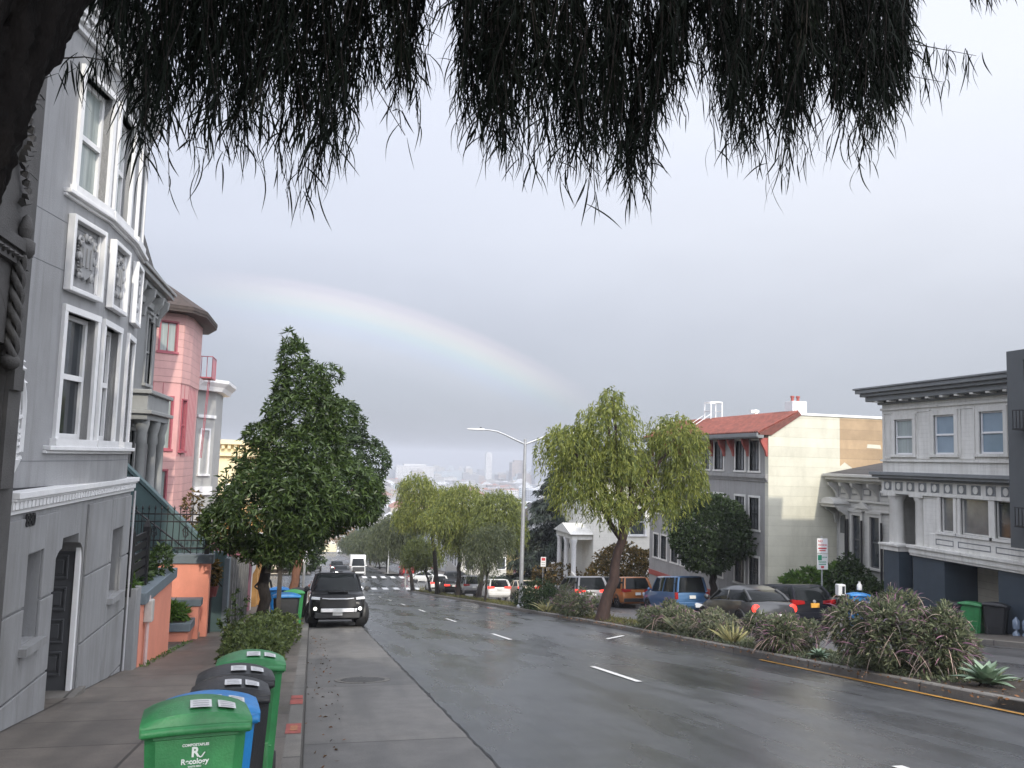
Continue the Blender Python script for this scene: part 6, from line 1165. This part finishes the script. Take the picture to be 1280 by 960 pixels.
# ================================================================ wheelie bins
PL_G = mat('green bin plastic', (.030, .20, .065), .42, .2, 6, .15, bscale=90, dirt=.5); PL_GB = mat('bright green bin plastic', (.06, .36, .10), .42, .08, 4, dirt=.2); PL_B = mat('blue bin plastic', (.014, .20, .52), .42, .2, 6, .15, bscale=90, dirt=.5); PL_K = mat('black bin plastic', (.016, .017, .019), .48, .15, 4, .2, bscale=90, dirt=.2); m_stk = mat('white sticker', (.62, .62, .62), .5, .15, 25); m_stk2 = mat('grey printed text', (.34, .34, .35), .5); m_wtx = mat('white print', (.66, .70, .66), .5)
def wbin(label, x, y, zbase, W, D, H, body, lid, rot, group='wheelie bins', stickers=True, tilt=None, print_=None, lidopen=0):
    o = thing('wheelie_bin', label, 'bin', (x, y, zbase), (-.139 if tilt is None else tilt, 0, rot), group=group); h, d = W/2, D/2; rings = []
    def rr(w_, q, z, yo=0): c = .05; return [(w_-c, -q+yo, z), (w_, -q+c+yo, z), (w_, q-c+yo, z), (w_-c, q+yo, z), (-w_+c, q+yo, z), (-w_, q-c+yo, z), (-w_, -q+c+yo, z), (-w_+c, -q+yo, z)]
    Hb = H-.10; mb = MB(); mb.loft([rr(h*.76, d*.66, .02, .04), rr(h*.77, d*.70, .10, .03), rr(h*.90, d*.86, Hb*.80, 0), rr(h*.93, d*.9, Hb-.035, 0), rr(h*.97, d*.94, Hb-.03, 0), rr(h*.97, d*.94, Hb, 0)]); b = mb.build('body', body, o, local=True, smooth=35)
    mb = MB()
    for sx in (-1, 1): mb.box(sx*h*.55-.02, sx*h*.55+.02, -d*.80-.015, -d*.72, .12, Hb*.42)
    mb.box(-h*.72, h*.72, -d*.78-.008, -d*.7, Hb*.38, Hb*.40); mb.build('front_ribs', body, b, local=True, bevel=.01)
    n = 12; rings = []                                       # arched lid with overhanging lip
    for i in range(n+1):
        t = -1+2*i/n; X = t*h*1.02; a = .075*H*(1-t*t)**.8; e = 0 if abs(t) < .99 else -.01
        rings.append([(X, -d*1.05, Hb-.012), (X, -d*1.06, Hb+.035), (X, -d*.98, Hb+.045+a*.55), (X, -d*.4, Hb+.05+a*.95), (X, d*.5, Hb+.05+a), (X, d*1.02, Hb+.045+a*.8), (X, d*1.06, Hb+.0)])
    mb = MB(); mb.loft(rings); l = mb.build('lid', lid, o, local=True, smooth=45); mb = MB()
    mb.tube([(-h*.98, -d*1.075, Hb+.005), (-h*.5, -d*1.10, Hb+.012), (h*.5, -d*1.10, Hb+.012), (h*.98, -d*1.075, Hb+.005)], .022, 8)
    mb.build('lid_lip', lid, l, local=True, smooth=60)
    if stickers:
        mb = MB(); mt = MB()
        for sx, wd, sy in ((.06, .050, -.55), (.55, .042, -.62)):
            X = sx*h; t = sx; zc = lambda X, Y: Hb+.05+.075*H*(1-(X/h/1.02)**2)**.8*(.95-.4*max(0, (-Y/d-.4))/.58)+.006
            
            for ia in range(5):
                for ic in range(3):
                    a0, a1 = X-wd+2*wd*ia/5, X-wd+2*wd*(ia+1)/5; c0, c1 = d*(-.85+.42*ic/3), d*(-.85+.42*(ic+1)/3); mb.poly([(a0, c0, zc(a0, c0)+.003), (a1, c0, zc(a1, c0)+.003), (a1, c1, zc(a1, c1)+.003), (a0, c1, zc(a0, c1)+.003)])
            
            for k in range(3):
                for ia in range(4): a0, a1 = X-wd*.75+1.5*wd*ia/4, X-wd*.75+1.5*wd*(ia+1)/4; c0, c1 = -d*(.79-.12*k), -d*(.76-.12*k); mt.poly([(a0, c0, zc(a0, c0)+.0055), (a1, c0, zc(a1, c0)+.0055), (a1, c1, zc(a1, c1)+.0055), (a0, c1, zc(a0, c1)+.0055)])
        s_ = mb.build('sticker', m_stk, l, local=True); mt.build('sticker_print', m_stk2, s_, local=True)
    mb = MB(); mb.tube([(-h*.62, d*.98, Hb-.06), (-h*.62, d*1.25, Hb-.03), (h*.62, d*1.25, Hb-.03), (h*.62, d*.98, Hb-.06)], .018, 8); mb.build('handle', body, o, local=True, smooth=60)
    for sx in (-1, 1): mb = MB(); mb.lathe([(.04, -.028), (.11, -.03), (.12, 0), (.11, .03), (.04, .028)], (sx*h*.80, d*.80, .12), 16, 'x'); mb.build('wheel', m_tyre, o, local=True, smooth=40)
    if print_:
        al = math.atan(d*.04/(Hb*.2-.035))
        for s, sz, zf, bo in print_:
            z = Hb*zf; yy_ = -(d*.86+d*.04*(z-Hb*.8)/(Hb*.2-.035)) - .003; M_ = Matrix.Translation((0, yy_-.0, z)) @ Matrix.Rotation(math.pi/2+al, 4, 'X'); text(s, sz, m_wtx, o, M_, 'lettering', .001, bo)
        # tail of the looping letter mark
    return o
zs_ = lambda x, y: zg(x, y)+.13
b = wbin('nearest green bin with white lettering on its front', -.52, 4.5, zs_(-.5, 4.5), .50, .52, .97, PL_G, PL_G, R(8), print_=[('COMPOSTABLES', .0165, .925, .0006), ('R', .062, .885, .002), ('Recology', .034, .838, .001), ('WASTE ZERO', .010, .812, .0003)])
mb = MB(); mb.tube([(.016+.007*k, -.2335, .754+q) for k, q in enumerate((0, -.006, -.004, .006, .015))], [.003, .0035, .0035, .0035, .0025], 6); mb.build('letter_flourish', m_wtx, b, local=True)
wbin('blue bin tight behind the nearest green one', -.52, 5.0, zs_(-.52, 5.0), .53, .54, .93, PL_B, PL_B, R(6))
wbin('first black bin with orange mark, behind the blue one', -.46, 5.62, zs_(-.46, 5.62), .47, .50, .94, PL_K, PL_K, R(5)); wbin('second black bin with slightly higher lid behind the first', -.47, 6.12, zs_(-.47, 6.12), .50, .50, .97, PL_K, PL_K, R(5))
wbin('rear green bin of the near row, close to the tree pit', -.42, 6.85, zs_(-.42, 6.85), .50, .56, 1.0, PL_G, PL_G, R(4))
wbin('worn black bin with blue lid beside the tree trunk', -.62, 23.6, zs_(-.6, 23.6), .72, .7, 1.12, PL_K, PL_B, R(4), stickers=False); wbin('bright light green bin further down by the black car', -.52, 28.2, zs_(-.5, 28.2), .66, .7, 1.12, PL_GB, PL_GB, R(2), stickers=False)
wbin('far blue bin behind the bright light green one', -1.15, 33, zs_(-1.15, 33), .72, .72, 1.15, PL_B, PL_B, R(2), stickers=False); wbin('far dark bin beside the far blue one', -.45, 34, zs_(-.45, 34), .7, .7, 1.1, PL_K, PL_K, R(2), stickers=False)
m_scr = mat('scuffs', (.35, .36, .36), .7)
zr_ = lambda x, y: zg(x, y)+.12-.03
for lab, x, y, c, r in (('black bin left of the green one at the garage', 19.35, 22.35, PL_K, -60), ('green bin between two black ones at the garage', 19.62, 21.85, PL_G, -60), ('black bin with a white mark right of the green one at the garage', 19.9, 21.25, PL_K, -52)): wbin(lab, x, y, zg(x, y)-.05, .66, .66, 1.08, c, c, R(r), stickers=False)
wbin('bright blue bin on the pavement behind the largest bush', 18.0, 25.0, zg(18, 25)+.10, .70, .70, 1.12, PL_B, PL_B, R(-20), stickers=False)
o = thing('white_jug', 'white plastic jug standing on the bright blue bin lid', 'jug', (18.0, 25.0, zg(18, 25)+1.36)); mb = MB(); mb.lathe([(.08, -.02), (.085, .14), (.035, .20), (.035, .235)], (0, 0, 0), 12); mb.build('body', m_stk, o, local=True, smooth=50); MB().lathe([(.038, .235), (.038, .26), (.001, .262)], (0, 0, 0), 10).build('cap', m_stk2, o, local=True)
o = thing('meter_cabinet', 'small white meter box on a post between hatchback and blue bin', 'meter box', (17.55, 25.4, zg(17.5, 25.4)+.1)); mb = MB(); mb.box(-.14, .14, -.1, .1, 1.05, 1.42); mb.build('box', m_stk, o, local=True, bevel=.02); mb = MB(); mb.box(.0, .10, -.105, -.10, 1.1, 1.36); mb.build('door', m_blk, o, local=True); mb = MB(); mb.tube([(0, 0, 0), (0, 0, 1.06)], .04, 8); mb.box(-.4, .3, -.03, .03, .92, .97); mb.build('post', m_rim, o, local=True)
o = thing('water_jugs', 'small stack of clear blue water jugs beside the garage bins', 'jugs', (20.0, 20.6, zg(20, 20.6)-.05)); mj = mat('pale blue plastic', (.16, .21, .28), .2, .1, 5, spec=.8)
for i in range(6): mb = MB(); mb.lathe([(.09, .0), (.10, .05), (.10, .24), (.04, .31), (.04, .35)], (.12*(i % 3), -.22*(i % 3), .36*(i//3)), 12); mb.build('jug', mj, o, local=True, smooth=50)
mb = MB(); mb.box(-2.93, -2.86, 16.62, 16.70, -2.3, -.98); o = thing('conduit_meter', 'pinkish pipe with a pale meter box on the near coral planter', 'utility meter', (-2.9, 16.66, -2.3)); mcd = mat('pinkish white paint', (.55, .42, .40), .5, .1, 6, dirt=.2); mb = MB(); mb.tube([(-2.89, 16.66, -2.35), (-2.89, 16.66, -.95)], .035, 8); mb.build('pipe', mcd, o); mb = MB(); mb.box(-2.95, -2.80, 16.56, 16.76, -1.42, -1.02); mb.build('meter_box', mat('pale meter box', (.45, .43, .40), .5, .1, 6), o, bevel=.02)

# ================================================================ street furniture
m_galv = mat('galvanised steel', (.42, .43, .44), .45, .12, 6, metal=.55); m_sgn = mat('sign white', (.68, .68, .68), .5, .06, 6); m_sred = mat('sign red', (.50, .05, .06), .5); m_sgrn = mat('sign green', (.02, .26, .14), .5)
o = thing('street_lamp', 'tall galvanised lamp post with two curved arms on the median', 'street lamp', (10.35, 41.4, zg(10.35, 41.4)+.13)); mb = MB(); zb_ = zg(10.35, 41.4)+.1; mb.tube([(10.35, 41.4, zb_), (10.35, 41.4, zb_+4), (10.35, 41.4, 2.72)], [.115, .10, .075], 14); mb.lathe([(.2, zb_), (.2, zb_+.12), (.13, zb_+.2)], (10.35, 41.4, 0), 14); mb.lathe([(.085, 2.70), (.09, 2.80), (.001, 2.84)], (10.35, 41.4, 0), 10); mb.build('pole', m_galv, o, smooth=50)
for s in (-1, 1):
    mb = MB(); mb.tube([(10.35+s*a, 41.4, 2.55+b) for a, b in ((0, 0), (.55, .22), (1.05, .44), (1.5, .60), (1.95, .66), (2.2, .66))], [.05, .048, .044, .04, .036, .034], 8); ar = mb.build('arm', m_galv, o, smooth=60)
    mb = MB(); mb.loft([[(10.35+s*x, 41.4+y*w_, 3.21+z*hh) for y, z in ((-1, -.3), (-1, .3), (-.5, 1), (.5, 1), (1, .3), (1, -.3), (.5, -.6), (-.5, -.6))] for x, w_, hh in ((2.15, .06, .05), (2.25, .13, .07), (2.7, .16, .06), (2.95, .12, .045), (3.05, .05, .03))]); hd = mb.build('lamp_head', m_sgn, ar, smooth=40); MB().lathe([(.05, 3.26), (.05, 3.33), (.001, 3.34)], (10.35+s*2.3, 41.4, 0), 8)
mb = MB(); mb.lathe([(.05, 3.25), (.05, 3.33), (.001, 3.34)], (10.35-2.35, 41.4, 0), 8); mb.build('photocell', m_blk, o)
def sign(name, label, x, y, h, plates, cat='sign', pole=m_galv, off=.10):
    z = zg(x, y)+off; o = thing(name, label, cat, (x, y, z)); mb = MB(); mb.tube([(x, y, z-.05), (x, y, z+h)], .03, 8); mb.build('post', pole, o)
    for (zc, w_, hh, bg_, marks) in plates:
        mb = MB(); mb.box(x-w_/2, x+w_/2, y-.045, y-.032, z+zc-hh/2, z+zc+hh/2); p = mb.build('plate', bg_, o, bevel=.004)
        for (s, sz, dx, dz_, mm) in marks:
            if s.startswith('#'): a, c = [float(q) for q in s[1:].split('x')]; q = MB(); q.box(x+dx-a/2, x+dx+a/2, y-.049, y-.0455, z+zc+dz_-c/2, z+zc+dz_+c/2); q.build('printed_block', mm, p)
            else: text(s, sz, mm, p, Matrix.Translation(Vector((x+dx, y-.047, z+zc+dz_))-chain_loc(p)) @ Matrix.Rotation(math.pi/2, 4, 'X'), 'lettering', .001, .002)
    return o
sign('parking_sign', 'pair of red and green parking signs on a thin post before the cream wall', 18.3, 27.6, 3.15, [(2.80, .44, .54, m_sgn, [('NO', .12, -.08, .17, m_sred), ('PARKING', .085, 0, .03, m_sred), ('#.34x.05', 0, 0, -.09, m_sred), ('#.26x.035', 0, 0, -.17, m_sred)]), (2.22, .44, .56, m_sgn, [('#.16x.19', 0, -.11, .15, m_sgrn), ('2', .15, -.11, .15, m_sgn), ('HOUR', .07, .09, .16, m_sgrn), ('PARKING', .075, 0, -.01, m_sgrn), ('#.30x.03', 0, 0, -.09, m_sgrn), ('#.12x.08', 0, 0, -.19, m_sred)])])
sign('kerb_sign', 'small white kerb sign with red top beside the street name post', 17.6, 63.5, 3.1, [(2.75, .42, .75, m_sgn, [('#.30x.22', 0, 0, .2, m_sred), ('#.30x.05', 0, 0, -.05, m_stk2), ('#.30x.05', 0, 0, -.2, m_stk2)])])
sign('street_name_sign', 'white crossed street name blades on a dark post near the hydrant', 18.4, 63.5, 2.5, [(2.20, 1.05, .24, m_sgn, [('#.8x.08', 0, 0, 0, m_stk2)]), (2.58, .30, .34, m_sgn, [('#.2x.06', 0, 0, 0, m_stk2)])], pole=m_blk)
o = thing('fire_hydrant', 'white fire hydrant at the right kerb ahead of the grey suv', 'fire hydrant', (18.5, 57.0, zg(18.5, 57)+.1)); mb = MB(); mb.lathe([(.18, -.02), (.18, .05), (.13, .08), (.12, .55), (.16, .58), (.15, .66), (.08, .76), (.03, .82), (.001, .84)], (0, 0, 0), 14); mb.build('barrel', m_sgn, o, local=True, smooth=40)
for sx in (-1, 1): mb = MB(); mb.lathe([(.06, .10), (.06, .20), (.075, .2), (.075, .24), (.001, .25)], (0, 0, .42), 10, 'x'); q = mb.build('nozzle', m_sgn, o, local=True); q.scale = (sx, 1, 1)
# tree stake and cross bar
m_wood = mat('weathered stake wood', (.06, .05, .042), .85, .3, 8, .5, dirt=.3); o = thing('tree_stake', 'weathered wooden tree stake with a cross bar tied to the cone shaped tree', 'tree stake', (-.77, 22.2, zs_(-.8, 22.2))); z = zs_(-.8, 22.2); mb = MB(); mb.box(-.83, -.72, 22.15, 22.26, z-.1, z+2.65); mb.build('stake', m_wood, o, bevel=.008); mb = MB(); mb.box(-1.15, -.60, 22.27, 22.33, z+1.66, z+1.75); mb.build('cross_bar', m_wood, o); mb = MB(); mb.tube([(-.85, 22.2, z+.72), (-1.0, 22.6, z+.60), (-1.15, 22.9, z+.58)], .018, 6); mb.build('tie', m_blk, o)
# signals and posts at the crossing
m_pgrey = mat('pale grey post paint', (.40, .41, .40), .5, .1, 6, dirt=.2)
for x, y, h, lab in ((9.9, 91.2, 4.6, 'pale signal post at the near end of the median'), (10.6, 121, 4.2, 'pale signal post past the crossing on the next median'), (-.5, 60, 3.4, 'slim pale post on the left pavement before the crossing')):
    z = zg(x, y)+.1; o = thing('signal_post', lab, 'post', (x, y, z)); mb = MB(); mb.tube([(x, y, z-.05), (x, y, z+h)], .09, 10); mb.build('post', m_pgrey, o); mb = MB(); mb.box(x-.17, x+.17, y-.15, y+.15, z+h-.9, z+h); mb.build('signal_head', m_blk if x > 0 else m_sgn, o, bevel=.02)
z = zg(0, 332); o = thing('signal_gantry', 'pale signal mast arm across the far end of the street', 'signal mast', (-2, 332, z)); mb = MB(); mb.tube([(-2, 332, z), (-2, 332, z+6.5)], .2, 8); mb.tube([(-2, 332, z+6.3), (12, 332, z+6.9)], [.18, .12], 8); mb.build('mast', m_pgrey, o); mb = MB(); mb.box(4.5, 5.1, 331.8, 332.2, z+5.6, z+6.6); mb.build('signal_head', m_blk, o)
o = thing('box_truck', 'pale box truck crossing at the far end of the street', 'truck', (5.5, 336, zg(5, 336))); z = zg(5, 336); mb = MB(); mb.box(1.5, 9.0, 335, 337.4, z+.9, z+3.7); mb.build('cargo_box', m_cream, o, bevel=.05); mb = MB(); mb.box(9.1, 11.2, 335.1, 337.3, z+.7, z+2.7); mb.build('cab', m_sgn, o, bevel=.2)
for x in (3, 10): mb = MB(); mb.lathe([(.001, -.2), (.5, -.2), (.5, .2), (.001, .2)], (x, 335.1, z+.5), 14, 'y'); mb.build('wheel', m_tyre, o)

# ================================================================ the person behind the street tree
def person(label, x, y, rot):
    z = zs_(x, y); o = thing('person', label, 'person', (x, y, z), (0, 0, rot)); vsx = []; es = []; rd = []
    def v(p, r): vsx.append(p); rd.append(r); return len(vsx)-1
    pel = v((0, 0, .98), .15); ch = v((0, .01, 1.22), .15); sh = v((0, .0, 1.42), .13); nk = v((0, .0, 1.52), .06); es += [(pel, ch), (ch, sh), (sh, nk)]
    for s in (-1, 1):
        hp = v((s*.10, 0, .92), .10); kn = v((s*.11, -.02, .50), .072); an = v((s*.12, .02, .09), .048); to = v((s*.13, -.15, .04), .038); es += [(pel, hp), (hp, kn), (kn, an), (an, to)]
        so_ = v((s*.19, 0, 1.40), .07)
        if s < 0: el = v((s*.42, .06, 1.16), .05); hd_ = v((s*.24, -.08, 1.03), .038)
        else: el = v((s*.26, .03, 1.12), .05); hd_ = v((s*.25, -.08, .88), .038)
        es += [(sh, so_), (so_, el), (el, hd_)]
    me = bpy.data.meshes.new('clothed_body'); me.from_pydata(vsx, es, []); b = bpy.data.objects.new('clothed_body', me); col.objects.link(b); b.parent = o; sk = b.modifiers.new('Skin', 'SKIN'); sk.use_smooth_shade = True
    for i, r in enumerate(rd): me.skin_vertices[0].data[i].radius = (r, r*.8)
    me.skin_vertices[0].data[0].use_root = True; b.modifiers.new('Sub', 'SUBSURF').levels = 1; b.modifiers['Sub'].render_levels = 2; me.materials.append(mat('dark clothing', (.016, .016, .019), .85, .2, 9))
    ms = mat('skin', (.30, .17, .12), .55, .05, 6); mb = MB(); mb.lathe([(.02, 1.53), (.075, 1.57), (.092, 1.66), (.088, 1.73), (.05, 1.78), (.001, 1.79)], (0, -.015, 0), 14); mb.lathe([(.001, -.03), (.018, -.01), (.012, .02)], (0, -.11, 1.655), 6); hd = mb.build('head', ms, o, local=True, smooth=60)
    mb = MB(); mb.lathe([(.098, 1.66), (.100, 1.73), (.06, 1.79), (.001, 1.805)], (0, .012, 0), 14); mb.build('hair', m_bark, hd, local=True, smooth=60); mb = MB()
    for sx, X, Y, Z in ((-1, -.24, -.08, 1.03), (1, .25, -.08, .88)):
        mb.tube([(X, Y, Z), (X+sx*-.02, Y-.04, Z-.06)], [.035, .032], 8)
        for k in range(4): mb.tube([(X-.025+.016*k, Y-.05, Z-.06), (X-.025+.016*k, Y-.075, Z-.10), (X-.025+.016*k, Y-.07, Z-.135+.008*abs(k-1.5))], [.009, .008, .006], 5)
        mb.tube([(X-.03*sx, Y-.03, Z-.03), (X-.055*sx, Y-.06, Z-.06), (X-.05*sx, Y-.075, Z-.085)], [.011, .009, .007], 5)
    mb.build('hands', ms, o, local=True, smooth=60); return o
person('person in dark clothes with one elbow out, mostly hidden behind the street tree trunk', -1.83, 36.2, R(10))
